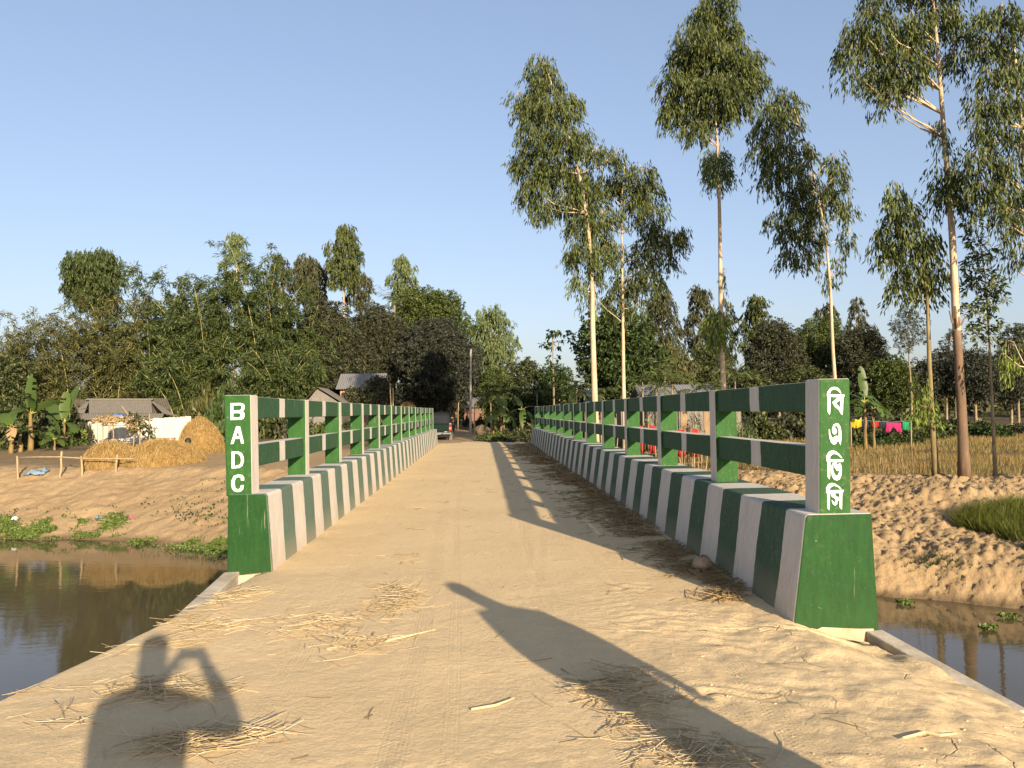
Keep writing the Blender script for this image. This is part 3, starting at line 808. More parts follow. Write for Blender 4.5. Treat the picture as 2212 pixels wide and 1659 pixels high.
BEN = [
 ([(113,178),(118,150),(150,108),(180,91),(205,85),(230,88),(250,95),(270,110),(285,130),(300,168),(292,168),(262,137),(225,117),(190,118),(165,135),(150,178),(343,183),(335,213),(326,213),(320,380),(312,437),(298,425),(265,372),(210,325),(182,275),(215,250),(258,213),(160,207),(157,385),(148,430),(122,395),(124,206),(116,205)], [[(228,290),(285,248),(285,345)]]),
 ([(137,612),(147,612),(155,670),(175,712),(195,718),(215,700),(240,692),(262,705),(266,640),(258,600),(240,570),(220,568),(212,590),(235,615),(240,645),(225,672),(200,675),(180,650),(178,605),(195,558),(230,536),(262,545),(288,585),(298,650),(297,740),(287,812),(272,775),(260,755),(245,765),(225,795),(195,800),(165,775),(145,720),(137,660)], []),
 ([(106,985),(105,940),(130,895),(150,882),(175,875),(200,877),(225,885),(270,920),(310,972),(298,970),(255,935),(210,915),(175,925),(152,950),(148,983),(327,988),(318,1018),(237,1018),(236,1062),(278,1032),(295,1060),(302,1110),(298,1180),(275,1230),(240,1246),(205,1235),(175,1195),(164,1120),(170,1060),(188,1026),(197,1028),(190,1060),(188,1115),(205,1165),(230,1190),(252,1180),(266,1150),(266,1125),(240,1128),(208,1082),(205,1018),(155,1013),(150,1180),(143,1232),(118,1200),(118,1013),(108,1012)], []),
 ([(98,1368),(97,1335),(125,1295),(148,1281),(170,1276),(195,1280),(220,1290),(265,1320),(298,1355),(285,1355),(245,1325),(205,1310),(170,1320),(145,1345),(142,1368),(325,1365),(316,1398),(306,1398),(303,1560),(300,1608),(273,1578),(273,1492),(240,1500),(240,1535),(215,1556),(188,1540),(168,1492),(178,1490),(195,1515),(215,1512),(222,1490),(205,1462),(170,1445),(160,1415),(164,1401),(147,1400),(140,1580),(135,1614),(112,1580),(112,1400),(100,1400)], [[(207,1402),(271,1402),(271,1452),(245,1452),(226,1440)]]),
]
def glyph(outer, holes, mapf, parent, name='letter'):
    cu = bpy.data.curves.new('glyph', 'CURVE'); cu.dimensions = '2D'; cu.fill_mode = 'BOTH'
    cu.extrude = 0.0015
    for loop in [outer] + holes:
        sp = cu.splines.new('POLY'); sp.points.add(len(loop) - 1); sp.use_cyclic_u = True
        for p, q in zip(sp.points, loop):
            a, b = mapf(q)
            p.co = (a, b, 0, 1)
    tmp = bpy.data.objects.new('glyph', cu); COL.objects.link(tmp)
    dg = bpy.context.evaluated_depsgraph_get()
    me = bpy.data.meshes.new_from_object(tmp.evaluated_get(dg))
    bpy.data.objects.remove(tmp)
    return me
def put_glyphs(glyphs, px_l, px_r, v0, v1, X, yface, parent):
    """zoomed-photo pixel -> position on the pillar's face"""
    for outer, holes in glyphs:
        def mp(q):
            v = (q[1] - v0) / (v1 - v0)
            u = (q[0] - (px_l[0] + (px_l[1] - px_l[0]) * v)) / ((px_r[0] + (px_r[1] - px_r[0]) * v) - (px_l[0] + (px_l[1] - px_l[0]) * v))
            z = (ZR + 0.012) + (ZK - ZR - 0.012) * v
            xl = X[0][1] + (X[0][0] - X[0][1]) * v; xr = X[1][1] + (X[1][0] - X[1][1]) * v
            return xl + (xr - xl) * u, z
        me = glyph(outer, holes, mp, parent)
        n = len(me.vertices)
        co = np.zeros(n * 3, np.float32); me.vertices.foreach_get('co', co); co = co.reshape(-1, 3)
        new = np.stack([co[:, 0], yface - 0.0025 + co[:, 2] * -1, co[:, 1]], -1)
        me.vertices.foreach_set('co', new.ravel().astype(np.float32))
        me.materials.clear(); me.materials.append(MT['letter'])
        me.update(); me.name = 'letter'
        link_mesh('letter', me, parent)
put_glyphs([LAT[k] for k in 'BADC'], (15, 80), (393, 447), 72, 1612, ((PLX[2], PLX[3]), (PLX[0], PLX[1])), 8.085, pil_l)
put_glyphs(BEN, (15, 6), (417, 424), -19, 1652, ((PRX[0], PRX[1]), (PRX[2], PRX[3])), 5.79, pil_r)
# deck slab, abutments, footings and wing walls
MB().box((-2.62, 8.02, -0.5), (2.94, 37.4, -0.055)).build('deck', 'concrete', bridge)
for x in (-1.7, 0.1, 1.9):
    MB().box((x - 0.2, 8.3, -1.25), (x + 0.2, 37.2, -0.501)).build('girder', 'concrete', bridge)
ab = MB()
ab.prism([(-2.64, 8.06, -3.4), (-2.64, 7.55, -3.4), (2.96, 5.26, -3.4), (2.96, 5.76, -3.4)], [(-2.64, 8.06, -0.40), (-2.64, 7.55, -0.40), (2.96, 5.26, -0.40), (2.96, 5.76, -0.40)])
ab.build('abutment', 'concrete', bridge)
MB().box((-2.64, 37.4, -3.2), (2.96, 38.0, -0.12)).build('abutment', 'concrete', bridge)
def footing(c, sx, sy, z0, z1, seed):
    n = 22
    r = random.Random(seed)
    m = MB(); rings = []
    for k, z in enumerate(np.linspace(z0, z1, 4)):
        rings.append([(c[0] + (sx * (1 + .10 * (3 - k) / 3 + r.uniform(-.035, .035))) * math.copysign(abs(math.cos(t)) ** .45, math.cos(t)),
                       c[1] + (sy * (1 + .22 * (3 - k) / 3 + r.uniform(-.05, .05))) * math.copysign(abs(math.sin(t)) ** .45, math.sin(t)), z + r.uniform(-.02, .02)) for t in np.linspace(0, 2 * math.pi, n, endpoint=False)])
    m.v = [p for q in rings for p in q]
    for i in range(3):
        for k in range(n):
            m.f.append((i * n + k, i * n + (k + 1) % n, (i + 1) * n + (k + 1) % n, (i + 1) * n + k))
    m.f.append(tuple(range(3 * n, 4 * n))); m.m = [0] * len(m.f)
    m.build('footing', 'plaster', bridge, smooth=False)
footing((2.66, 5.88, 0), 0.320, 0.145, -0.42, -0.075, 3)
footing((-2.415, 8.13, 0), 0.235, 0.10, -0.35, -0.03, 4)
def wing(p0, p1, w, zb):
    """wall whose top slopes from p0 to p1, w = sideways thickness vector"""
    m = MB()
    a, b, w = np.array(p0), np.array(p1), np.array(w)
    m.prism([(a[0], a[1], zb), (a[0] + w[0], a[1] + w[1], zb), tuple(a + w), tuple(a)], [(b[0], b[1], zb), (b[0] + w[0], b[1] + w[1], zb), tuple(b + w), tuple(b)])
    return m.build('wing_wall', 'concrete', bridge, bevel=0.012)
wing((2.86, 5.735, -0.09), (3.14, 4.55, -0.25), (0.14, 0.03, 0.0), -3.2)
wing((-2.66, 8.04, 0.0), (-2.66, 6.45, -0.14), (0.15, 0.03, 0.0), -3.2)
wing((2.96, 37.5, -0.05), (4.3, 38.6, -0.9), (-0.15, 0.14, 0.0), -3.0)
wing((-2.66, 38.0, -0.05), (-4.0, 39.1, -0.6), (0.15, 0.14, 0.0), -3.0)

# ------------------------------------------------------------------ straw
def straw_mesh(P, A, L, R, bend=0.15, lift=0.0, seg=3):
    """three-sided strands: P centre (n,3), A heading angle, L length, R radius"""
    n = len(P)
    ks = np.linspace(-0.5, 0.5, seg + 1)
    dx, dy = np.cos(A), np.sin(A)
    pit = rng.normal(0, 0.10, n) + lift
    bz = rng.uniform(-bend, bend, n); bs = rng.uniform(-bend, bend, n)
    rings = []
    for k in ks:
        cxy = np.stack([P[:, 0] + dx * L * k - dy * L * bs * (k * k * 2), P[:, 1] + dy * L * k + dx * L * bs * (k * k * 2), P[:, 2] + L * (k * pit + bz * k * k)], -1)
        for t in (0.5, 2.6, 4.7):
            off = np.stack([-dy * np.cos(t), dx * np.cos(t), np.full(n, math.sin(t))], -1) * R[:, None]
            rings.append(cxy + off)
    V = np.stack(rings, 1).reshape(-1, 3)
    q = []
    base = np.arange(n)[:, None] * (3 * (seg + 1))
    for s in range(seg):
        for k in range(3):
            k2 = (k + 1) % 3
            q.append(base + np.array([[s * 3 + k, s * 3 + k2, (s + 1) * 3 + k2, (s + 1) * 3 + k]]))
    return V, np.concatenate(q)
def straw_heap(name, label, cat, px, spread, n, ang, angsd, Lr=(0.12, 0.5), mat='straw', h=0.05, group='loose rice straw on the road'):
    """px: photo pixels on the road (z=0) that the heap covers"""
    n = int(n * 0.40); angsd = angsd + 0.25; Lr = (Lr[0] * 0.8, Lr[1] * 0.75)
    pts = np.array([onz(a, b, 0.0) for a, b in px])
    i = rng.integers(0, len(pts), n)
    c = pts[i] + np.stack([rng.normal(0, spread[0], n), rng.normal(0, spread[1], n), np.zeros(n)], -1)
    d = np.min(np.stack([np.hypot((c[:, 0] - p[0]) / spread[0], (c[:, 1] - p[1]) / spread[1]) for p in pts]), 0)
    z = rz_at(c[:, 0], c[:, 1])
    z = z - 0.55 * np.clip((crest_left(c[:, 1]) + 0.10 - c[:, 0]) / 0.32, 0, 1) ** 1.6 * (c[:, 1] < 8)
    c[:, 2] = z + 0.004 + rng.random(n) * h * np.clip(1.1 - d * 0.5, 0.05, 1)
    ok = (c[:, 1] > 8) | (c[:, 0] > crest_left(c[:, 1]) + 0.12)
    c = c[ok]; n = len(c)
    A = rng.normal(ang, angsd, n)
    L = rng.uniform(Lr[0], Lr[1], n) * rng.uniform(0.5, 1.0, n)
    V, Q = straw_mesh(c, A, L, rng.uniform(0.0012, 0.0032, n), 0.18)
    o = mesh_obj(name, V, Q, mat)
    return tag(o, label, cat, group, 'stuff')
straw_heap('straw_heap', 'loose heap of yellow straw in the middle of the road', 'straw', [(855, 1275), (880, 1290), (835, 1300), (868, 1310)], (0.09, 0.11), 560, 0.3, 1.1, h=0.07)
straw_heap('straw_heap', 'thin spread of straw beside the heap on the road', 'straw', [(780, 1330), (720, 1350), (690, 1375), (760, 1385), (660, 1340), (800, 1395), (640, 1360)], (0.15, 0.13), 620, 0.35, 0.8, h=0.03)
straw_heap('straw_heap', 'long straws strewn along the verge by the lettered pillar', 'straw', [(505, 1290), (470, 1305), (430, 1325), (400, 1340), (360, 1350), (520, 1280)], (0.16, 0.06), 330, 0.15, 0.4, (0.25, 0.8), h=0.03)
straw_heap('straw_heap', 'straw lying along the edge above the dark water', 'straw', [(460, 1350), (420, 1360), (380, 1385), (330, 1390), (490, 1345)], (0.15, 0.06), 240, 0.2, 0.4, (0.25, 0.8), h=0.03)
straw_heap('straw_heap', 'tuft of straw crossed by the photographer\'s arm shadow', 'straw', [(330, 1490), (360, 1495), (300, 1500), (400, 1505), (345, 1480), (450, 1490)], (0.12, 0.07), 460, 0.2, 0.7, (0.15, 0.6), h=0.05)
straw_heap('straw_heap', 'sheaf of long straws crossed by the photographer\'s body shadow', 'straw', [(390, 1600), (430, 1590), (470, 1598), (360, 1610), (420, 1625), (520, 1590)], (0.12, 0.05), 380, 0.08, 0.4, (0.2, 0.8), h=0.05)
straw_heap('straw_heap', 'trampled straw under the standing person\'s shadow', 'straw', [(1330, 1485), (1370, 1500), (1310, 1460), (1400, 1520), (1290, 1500), (1350, 1470)], (0.12, 0.09), 620, 0.7, 1.0, (0.12, 0.45), mat='straw', h=0.05)
straw_heap('straw_heap', 'flattened straw between the two leg shadows', 'straw', [(1420, 1590), (1480, 1610), (1450, 1640), (1380, 1560), (1520, 1630), (1550, 1650)], (0.12, 0.08), 560, 0.6, 0.9, (0.12, 0.45), mat='straw', h=0.04)
straw_heap('straw_heap', 'few straws tossed on the road ahead of the heap', 'straw', [(880, 1200), (900, 1100), (870, 1215)], (0.10, 0.08), 110, 0.4, 0.8, h=0.02)
straw_heap('straw_heap', 'small wisp of straw on the verge below the edge tuft', 'straw', [(150, 1530), (230, 1470), (130, 1565), (40, 1470), (20, 1485)], (0.12, 0.05), 170, 0.3, 0.5, h=0.03)
# long band of old straw swept against the right kerb
n = 5200
yy = 6.4 + (37 - 6.4) * rng.random(n) ** 1.35
wd = np.interp(yy, [6, 8, 12, 20, 37], [0.14, 0.24, 0.34, 0.42, 0.55]) * (0.6 + 0.8 * vnoise(yy * 1.1, yy * 0, 5))
xx = 2.27 - np.abs(rng.normal(0, 1, n)) * wd
keep = (vnoise(xx * 2.2 + 3, yy * 1.6, 66) > 0.28) & (xx > 0.9)
xx, yy = xx[keep], yy[keep]; n = len(xx)
zz = rz_at(xx, yy) + 0.006 + rng.random(n) * 0.05 * np.clip(1 - (2.27 - xx) / 0.6, 0.1, 1)
V, Q = straw_mesh(np.stack([xx, yy, zz], -1), rng.normal(0.9, 0.9, n), rng.uniform(0.10, 0.45, n), rng.uniform(0.002, 0.004, n) * np.clip(yy / 9, 1, 3))
tag(mesh_obj('straw_drift', V, Q, 'straw_old'), 'drift of old trodden straw along the foot of the kerb', 'straw', 'loose rice straw on the road', 'stuff')
# stray wisps over the deck and approach
n = 230
yy = 2.6 + 32 * rng.random(n) ** 1.6; xx = rng.uniform(-2.0, 2.0, n)
V, Q = straw_mesh(np.stack([xx, yy, rz_at(xx, yy) + 0.006], -1), rng.normal(0.3, 0.8, n), rng.uniform(0.05, 0.28, n), rng.uniform(0.0012, 0.0022, n) * np.clip(yy / 9, 1, 1.8))
tag(mesh_obj('straw_wisps', V, Q, 'straw_old'), 'single straws scattered over the road', 'straw', 'loose rice straw on the road', 'stuff')
def long_straw(px, w, label):
    m = MB(); pts = [onz(a, b, 0) for a, b in px]
    m.tube([(p[0], p[1], float(rz_at(p[0], p[1])) + 0.012) for p in pts], [w] + [w * 1.2] * (len(pts) - 2) + [w * 0.5], 5)
    tag(m.build('straw_stalk', 'straw'), label, 'straw', 'loose rice straw on the road')
long_straw([(830, 1388), (870, 1380), (940, 1364)], 0.006, 'single thick pale stalk pointing out of the straw spread')
long_straw([(1018, 1535), (1070, 1527), (1110, 1512)], 0.006, 'bent pale stalk alone on the road before the shadow legs')
long_straw([(1950, 1606), (1998, 1581), (2030, 1588), (2068, 1578)], 0.006, 'kinked pale stalk on the cracked soil by the wing wall')
long_straw([(1275, 1490), (1340, 1494), (1400, 1497)], 0.006, 'straight pale stalk lying on the trampled straw')
# clods on the rough right of the approach, one big one against the kerb
def clod(p, r, seed, flat=0.6):
    rr = random.Random(seed); m = MB(); n1, n2 = 9, 6
    V = []
    for i in range(n2 + 1):
        th = math.pi * i / n2
        for k in range(n1):
            ph = 2 * math.pi * k / n1
            q = r * rr.uniform(0.78, 1.15)
            V.append((p[0] + q * math.sin(th) * math.cos(ph), p[1] + q * math.sin(th) * math.sin(ph), p[2] + q * flat * math.cos(th)))
    m.v = V
    for i in range(n2):
        for k in range(n1):
            m.f.append((i * n1 + k, (i + 1) * n1 + k, (i + 1) * n1 + (k + 1) % n1, i * n1 + (k + 1) % n1))
    m.m = [0] * len(m.f)
    return m
p = onz(1560, 1232, 0); p[0] = min(p[0], 2.16)
tag(clod((p[0], p[1], 0.06), 0.10, 5, 0.9).build('earth_clod', 'clay', smooth=True), 'big dry clod of earth at the foot of the striped kerb', 'clod')
V, Fq = [], []
for i in range(130):
    x, y = rng.uniform(1.2, 2.75), rng.uniform(2.4, 5.6)
    c = clod((x, y, float(rz_at(x, y))), 0.004 + 0.009 * rng.random() ** 3, i, 0.5)
    b = len(V); V += c.v; Fq += [tuple(k + b for k in f) for f in c.f]
tag(mesh_obj('soil_crumbs', np.array(V), np.array(Fq), 'road', smooth=True), 'crumbs of dry earth on the rough shoulder', 'earth', None, 'stuff')
# ------------------------------------------------------------------ foliage
def unit(v):
    return v / (np.linalg.norm(v, axis=-1, keepdims=True) + 1e-9)
def ball(n, shell=0.4):
    return unit(rng.normal(size=(n, 3))) * (rng.random(n) ** shell)[:, None]
def leaf_quads(P, D, L, W, droop=0.0):
    n = len(P)
    D = unit(D)
    S = unit(np.cross(D, rng.normal(size=(n, 3))))
    mid = P + D * (L * 0.45)[:, None]
    tip = P + D * L[:, None]
    tip[:, 2] -= droop * L
    V = np.stack([P, mid + S * (W / 2)[:, None], tip, mid - S * (W / 2)[:, None]], 1).reshape(-1, 3)
    return V, np.arange(4 * n).reshape(-1, 4)
def join_leaves(parts):
    Vs, Qs, b = [], [], 0
    for V, Q in parts:
        Vs.append(V); Qs.append(Q + b); b += len(V)
    return np.concatenate(Vs), np.concatenate(Qs)
def hanging_blob(c, r, lai, L, W, per=9, sd=0.34, strand=0.62):
    """leaves strung along drooping twigs inside an ellipsoid"""
    lai = lai * 2.3; per = int(per * 1.8); W = W * 1.15
    area = math.pi * r[0] * r[2]
    n = max(4, int(lai * area / (0.5 * L * W) / per))
    a = np.asarray(c) + ball(n, 0.45) * np.asarray(r)
    out_ = unit(a - np.asarray(c)) * np.array([1, 1, 0.2])
    t = rng.random((n, per)) 
    sl = strand * rng.uniform(0.6, 1.3, n)
    dirn = unit(out_ * 0.5 + rng.normal(0, 0.22, (n, 3)) + np.array([0, 0, -1.25]))
    P = a[:, None, :] + dirn[:, None, :] * (t * sl[:, None])[..., None] + rng.normal(0, 0.055, (n, per, 3))
    D = dirn[:, None, :] + rng.normal(0, sd, (n, per, 3)) + np.array([0, 0, -0.6])
    k = n * per
    return leaf_quads(P.reshape(-1, 3), D.reshape(-1, 3), L * rng.uniform(0.6, 1.25, k), W * rng.uniform(0.7, 1.3, k))
def tuft_blob(c, r, lai, L, W, per=8, droop=0.25):
    """whorls of leaves at twig ends, as on mango and broad-leaved trees"""
    lai = lai * 1.5
    area = math.pi * r[0] * r[2]
    n = max(4, int(lai * area / (0.5 * L * W) / per))
    b = ball(n, 0.3)
    a = np.asarray(c) + b * np.asarray(r)
    axis = unit(b + rng.normal(0, 0.35, (n, 3)) + np.array([0, 0, 0.3]))
    D = axis[:, None, :] * 0.55 + unit(rng.normal(size=(n, per, 3))) * 0.8
    P = np.repeat(a[:, None, :], per, 1) + D * 0.04
    k = n * per
    return leaf_quads(P.reshape(-1, 3), D.reshape(-1, 3), L * rng.uniform(0.6, 1.2, k), W * rng.uniform(0.7, 1.2, k), droop)
def smooth_path(pts, n=14):
    pts = np.array(pts, float)
    t = np.concatenate([[0], np.cumsum(np.linalg.norm(np.diff(pts, axis=0), axis=1))]); t /= t[-1]
    u = np.linspace(0, 1, n)
    q = np.stack([np.interp(u, t, pts[:, k]) for k in range(3)], -1)
    for _ in range(2):
        q[1:-1] = 0.25 * q[:-2] + 0.5 * q[1:-1] + 0.25 * q[2:]
    return q
def limbs(m, path, rad, targets, r0=0.03, mat=0):
    """curved limbs leaving the trunk below each clump of leaves"""
    for c in targets:
        c = np.asarray(c)
        h = c[2] - 0.6 * abs(np.hypot(*(path[:, :2] - c[:2]).T)).min() - 0.3
        i = int(np.argmin(np.abs(path[:, 2] - h)))
        i = min(max(i, len(path) // 4), len(path) - 2)
        p0 = path[i]
        mid = p0 * 0.45 + c * 0.55 + np.array([0, 0, -0.08 * np.linalg.norm(c - p0)]) + rng.normal(0, 0.06, 3)
        r = min(r0, rad[i] * 0.6)
        m.tube([p0, (p0 + mid) / 2 + rng.normal(0, 0.03, 3), mid, c], [r, r * 0.8, r * 0.6, r * 0.3], 5, mat)
def gum_tree(name, label, Y, trunk_px, r_base, blobs, leaf='euc', bark='bark_gum', lai=2.3, L=0.24, W=0.040, extra=(), group=None, depth=0.9, per=9, red_to=None, ybase=None, limb=True, broad=False):
    S = Y / F_PX
    tp = [at(px, py, Y) for px, py in trunk_px]
    base = tp[0].copy()
    g = gz(base[0], base[1])
    base[2] = g - 0.05
    tp[0] = base
    path = smooth_path(tp, 22)
    u = np.linspace(0, 1, 22)
    rad = r_base * (1 - 0.80 * u ** 0.9); rad[0] *= 1.25; rad[1] *= 1.05
    t = thing(name, label, 'tree', tuple(base), group)
    m = MB(); m.tube(path, rad, 9, 0)
    cs = []
    parts = {}
    for b in list(blobs) + [tuple(e) for e in extra]:
        px, py, rx, rz = b[:4]
        mat = b[4] if len(b) > 4 else leaf
        dy = rng.uniform(-1, 1) * rx * S * 0.8
        c = at(px, py, Y + dy)
        cs.append(c)
        kk = 1.0 if len(b) < 6 else b[5]
        rr = (rx * S * 1.0, rx * S * depth, rz * S * 0.95)
        if broad:
            parts.setdefault(mat, []).append(tuft_blob(c, rr, lai * kk, L, W, 7, 0.3))
        else:
            parts.setdefault(mat, []).append(hanging_blob(c, rr, lai * kk, L, W, per))
    if limb:
        for b, c in zip(list(blobs) + [tuple(e) for e in extra], cs):
            for _ in range(5):
                e = c + ball(1, .5)[0] * np.array([b[2] * S, b[2] * S, b[3] * S]) * .9
                md = (c + e) / 2 + np.array([0, 0, .10 * b[3] * S])
                m.tube([c, md, e, e + np.array([0, 0, -.18])], [.010, .008, .006, .004], 3, 0, False)
        limbs(m, path, rad, cs, r_base * 0.22)
    tr = m.build('trunk', bark, t, smooth=True)
    if red_to:
        # lower trunk still in its red-brown bark, torn off above
        tr.data.materials.append(MT['bark_red'])
        zt = at(trunk_px[0][0], red_to, Y)[2] - base[2]
        for p in tr.data.polygons:
            if p.center.z < zt + 0.25 * math.sin(p.center.x * 40):
                p.material_index = 1
    for k, pl in parts.items():
        V, Q = join_leaves(pl)
        mesh_obj('crown', V, Q, k, t)
    return t
G = 'gum trees along the right bank'
gum_tree('gum_tree', 'tall leaning gum with two-tier drooping crown beyond the railing', 30.0,
  [(1289, 965), (1284, 830), (1280, 710), (1279.6, 571), (1268, 470), (1252.6, 372), (1229, 293), (1197, 202), (1175, 130)], 0.145,
  [(1168, 140, 34, 30), (1180, 180, 42, 36), (1128, 205, 32, 24), (1150, 230, 40, 34), (1200, 230, 48, 40), (1240, 215, 22, 26), (1165, 290, 48, 40), (1215, 300, 50, 42), (1258, 290, 22, 26), (1140, 345, 36, 34), (1185, 360, 44, 36), (1235, 365, 40, 36), (1292, 320, 32, 24), (1150, 405, 32, 34), (1215, 425, 36, 30), (1170, 445, 26, 22), (1262, 410, 40, 38), (1258, 470, 38, 34), (1258, 540, 44, 32), (1248, 600, 20, 34, 'euc_pale', 0.6), (1285, 580, 18, 24), (1330, 330, 22, 20)], group=G)
gum_tree('gum_tree', 'forked gum with wide open crown standing against the leaning gum', 31.0,
  [(1350, 965), (1347, 830), (1346, 710), (1344, 587), (1343, 484), (1342, 420), (1350, 350)], 0.105,
  [(1300, 400, 44, 34), (1350, 380, 36, 30), (1385, 365, 34, 26), (1400, 405, 32, 34), (1300, 460, 40, 32), (1375, 440, 34, 34), (1410, 450, 30, 30), (1290, 510, 36, 30), (1410, 500, 36, 30), (1450, 505, 32, 22), (1475, 500, 16, 22), (1390, 540, 40, 30), (1440, 545, 24, 26), (1320, 540, 34, 30), (1355, 600, 40, 30), (1400, 590, 34, 30), (1330, 640, 28, 34), (1275, 630, 20, 34, 'euc_pale', 0.6), (1380, 650, 26, 26, 'euc', 0.6)], group=G, lai=1.9)
gum_tree('gum_tree', 'tallest gum with dense round crown and a small leaf ball on its bare trunk', 29.0,
  [(1569, 985), (1563, 830), (1557, 700), (1556, 540), (1553, 400), (1550, 300), (1543, 230), (1535, 120), (1535, 40)], 0.125,
  [(1530, 30, 46, 36), (1505, 75, 44, 38), (1565, 65, 42, 38), (1475, 120, 38, 34), (1530, 120, 52, 42), (1590, 115, 40, 36), (1455, 165, 30, 28), (1500, 175, 46, 38), (1560, 180, 48, 38), (1610, 160, 34, 32), (1632, 120, 22, 20), (1450, 215, 26, 24), (1490, 230, 40, 30), (1545, 235, 42, 30), (1600, 215, 34, 30), (1505, 270, 28, 22), (1440, 245, 16, 18), (1545, -5, 40, 24), (1636, 170, 18, 22),
   (1546, 330, 28, 24, 'euc_pale', 1.1), (1552, 365, 32, 28, 'euc_pale', 1.1), (1548, 680, 22, 26, 'euc_bright', 1.2), (1552, 715, 18, 20, 'euc_bright', 1.0), (1564, 580, 8, 16, 'euc_pale', 0.5)], group=G, lai=3.0)
gum_tree('gum_tree', 'slim curved gum with ragged crown trailing behind the lettered pillar', 27.0,
  [(1813, 985), (1804, 820), (1797, 740), (1796, 655), (1790, 568), (1778, 476), (1762, 389), (1731, 278), (1715, 235)], 0.085,
  [(1685, 205, 34, 26), (1665, 235, 34, 26), (1700, 250, 30, 32), (1640, 280, 26, 24), (1685, 300, 36, 34), (1650, 320, 30, 28), (1690, 350, 36, 32), (1735, 320, 24, 30), (1660, 375, 28, 28), (1712, 410, 30, 40), (1748, 390, 28, 34), (1800, 340, 24, 22), (1808, 375, 26, 28), (1795, 420, 26, 26), (1720, 460, 34, 36), (1765, 440, 28, 28), (1828, 440, 22, 26), (1662, 465, 18, 14), (1700, 500, 30, 28), (1755, 500, 30, 30), (1700, 545, 28, 18), (1740, 548, 26, 18), (1832, 505, 16, 22), (1815, 560, 12, 16), (1790, 590, 16, 18), (1722, 215, 16, 18)], group=G, lai=2.0)
gum_tree('gum_tree', 'young gum with green-brown bare stem and one low spray of leaves', 21.2,
  [(2022, 1029), (2015, 930), (2008, 800), (2005, 700), (2003, 640), (1998, 560), (1985, 480), (1955, 420)], 0.095,
  [(1935, 400, 22, 22, 'euc_pale'), (1925, 435, 30, 26, 'euc_pale'), (1960, 450, 32, 28), (1915, 480, 28, 24), (1950, 500, 34, 28), (1902, 520, 24, 18), (1925, 540, 30, 24), (1975, 530, 36, 28), (2010, 510, 26, 28), (1960, 575, 36, 26), (2000, 580, 34, 26), (1950, 610, 28, 18), (1995, 620, 30, 18), (2028, 570, 18, 24), (1995, 840, 22, 22, 'euc_bright', 0.5), (2000, 880, 22, 22, 'euc_bright', 0.5), (1975, 860, 16, 24, 'euc_bright', 0.35)], bark='bark_olive', group=G, lai=2.1, L=0.22, W=0.042)
gum_tree('gum_tree', 'thick gum with red-brown lower trunk and torn bark, its crown cut by the sky', 20.5,
  [(2083, 1033), (2078, 900), (2070, 760), (2064, 690), (2060, 560), (2053, 450), (2045, 350), (2035, 250), (2030, 150), (2020, 60), (2010, -60)], 0.145,
  [(1850, 55, 34, 28), (1828, 100, 28, 26), (1885, 30, 40, 30), (1870, 85, 34, 28), (1835, 150, 22, 16), (1905, 110, 36, 28), (1930, 60, 40, 34), (1890, 150, 34, 24), (1925, 160, 36, 24), (1960, 110, 34, 28), (1975, 40, 40, 34), (1875, 185, 20, 16), (1915, 200, 28, 16), (1960, 165, 28, 26), (1990, 90, 30, 32), (2020, 20, 36, 30), (2065, 30, 40, 30), (2095, 70, 30, 30), (1920, -30, 70, 30), (2030, -40, 80, 30), (1990, 140, 20, 26), (2060, 110, 20, 36), (2028, 265, 18, 20, 'euc_pale', 0.9), (2040, 300, 18, 20, 'euc_pale', 0.9), (2040, 365, 34, 26), (2075, 375, 36, 30), (2030, 410, 34, 20), (2070, 420, 30, 20)], group=G, lai=2.1, L=0.20, W=0.036, red_to=700)
gum_tree('gum_tree', 'young broad-leaved tree with thin pale stem beside the thick red trunk', 20.6,
  [(2150, 1032), (2145, 900), (2138, 770), (2133, 660), (2125, 560), (2108, 490)], 0.055,
  [(2100, 480, 18, 14), (2105, 515, 24, 18), (2125, 545, 28, 20), (2098, 570, 26, 20), (2125, 595, 32, 20), (2150, 620, 26, 16), (2105, 620, 30, 20), (2135, 655, 32, 18), (2170, 640, 14, 10), (2110, 670, 30, 18), (2128, 700, 30, 16), (2100, 720, 22, 14), (2135, 735, 22, 12)], leaf='mango_green', bark='bark_grey', group=G, lai=2.0, L=0.17, W=0.06, broad=True)
gum_tree('gum_tree', 'gum with long hanging foliage reaching in above the rice terrace', 19.5,
  [(2244, 1045), (2232, 700), (2218, 400), (2207, 280), (2195, 150), (2185, 40)], 0.13,
  [(2130, 30, 34, 28), (2165, 20, 34, 28), (2200, 50, 36, 30), (2125, 90, 32, 26), (2170, 90, 32, 30), (2130, 150, 30, 30), (2180, 150, 34, 32), (2210, 120, 26, 36), (2115, 215, 24, 24), (2150, 210, 32, 30), (2195, 220, 34, 30), (2115, 270, 26, 22), (2155, 280, 34, 28), (2200, 290, 30, 32), (2100, 330, 26, 24), (2140, 340, 36, 26), (2185, 350, 36, 28), (2115, 390, 34, 24), (2160, 405, 38, 24), (2205, 410, 28, 30), (2130, 440, 30, 18), (2170, 450, 28, 20), (2205, 470, 26, 24), (2175, 500, 16, 16), (2205, 530, 20, 20), (2188, 560, 10, 14), (2190, 740, 22, 14, 'euc_bright', 0.5), (2195, 790, 20, 16, 'euc_bright', 0.5), (2170, 765, 16, 8, 'euc_bright', 0.4)], group=G, lai=2.0, L=0.20, W=0.036)
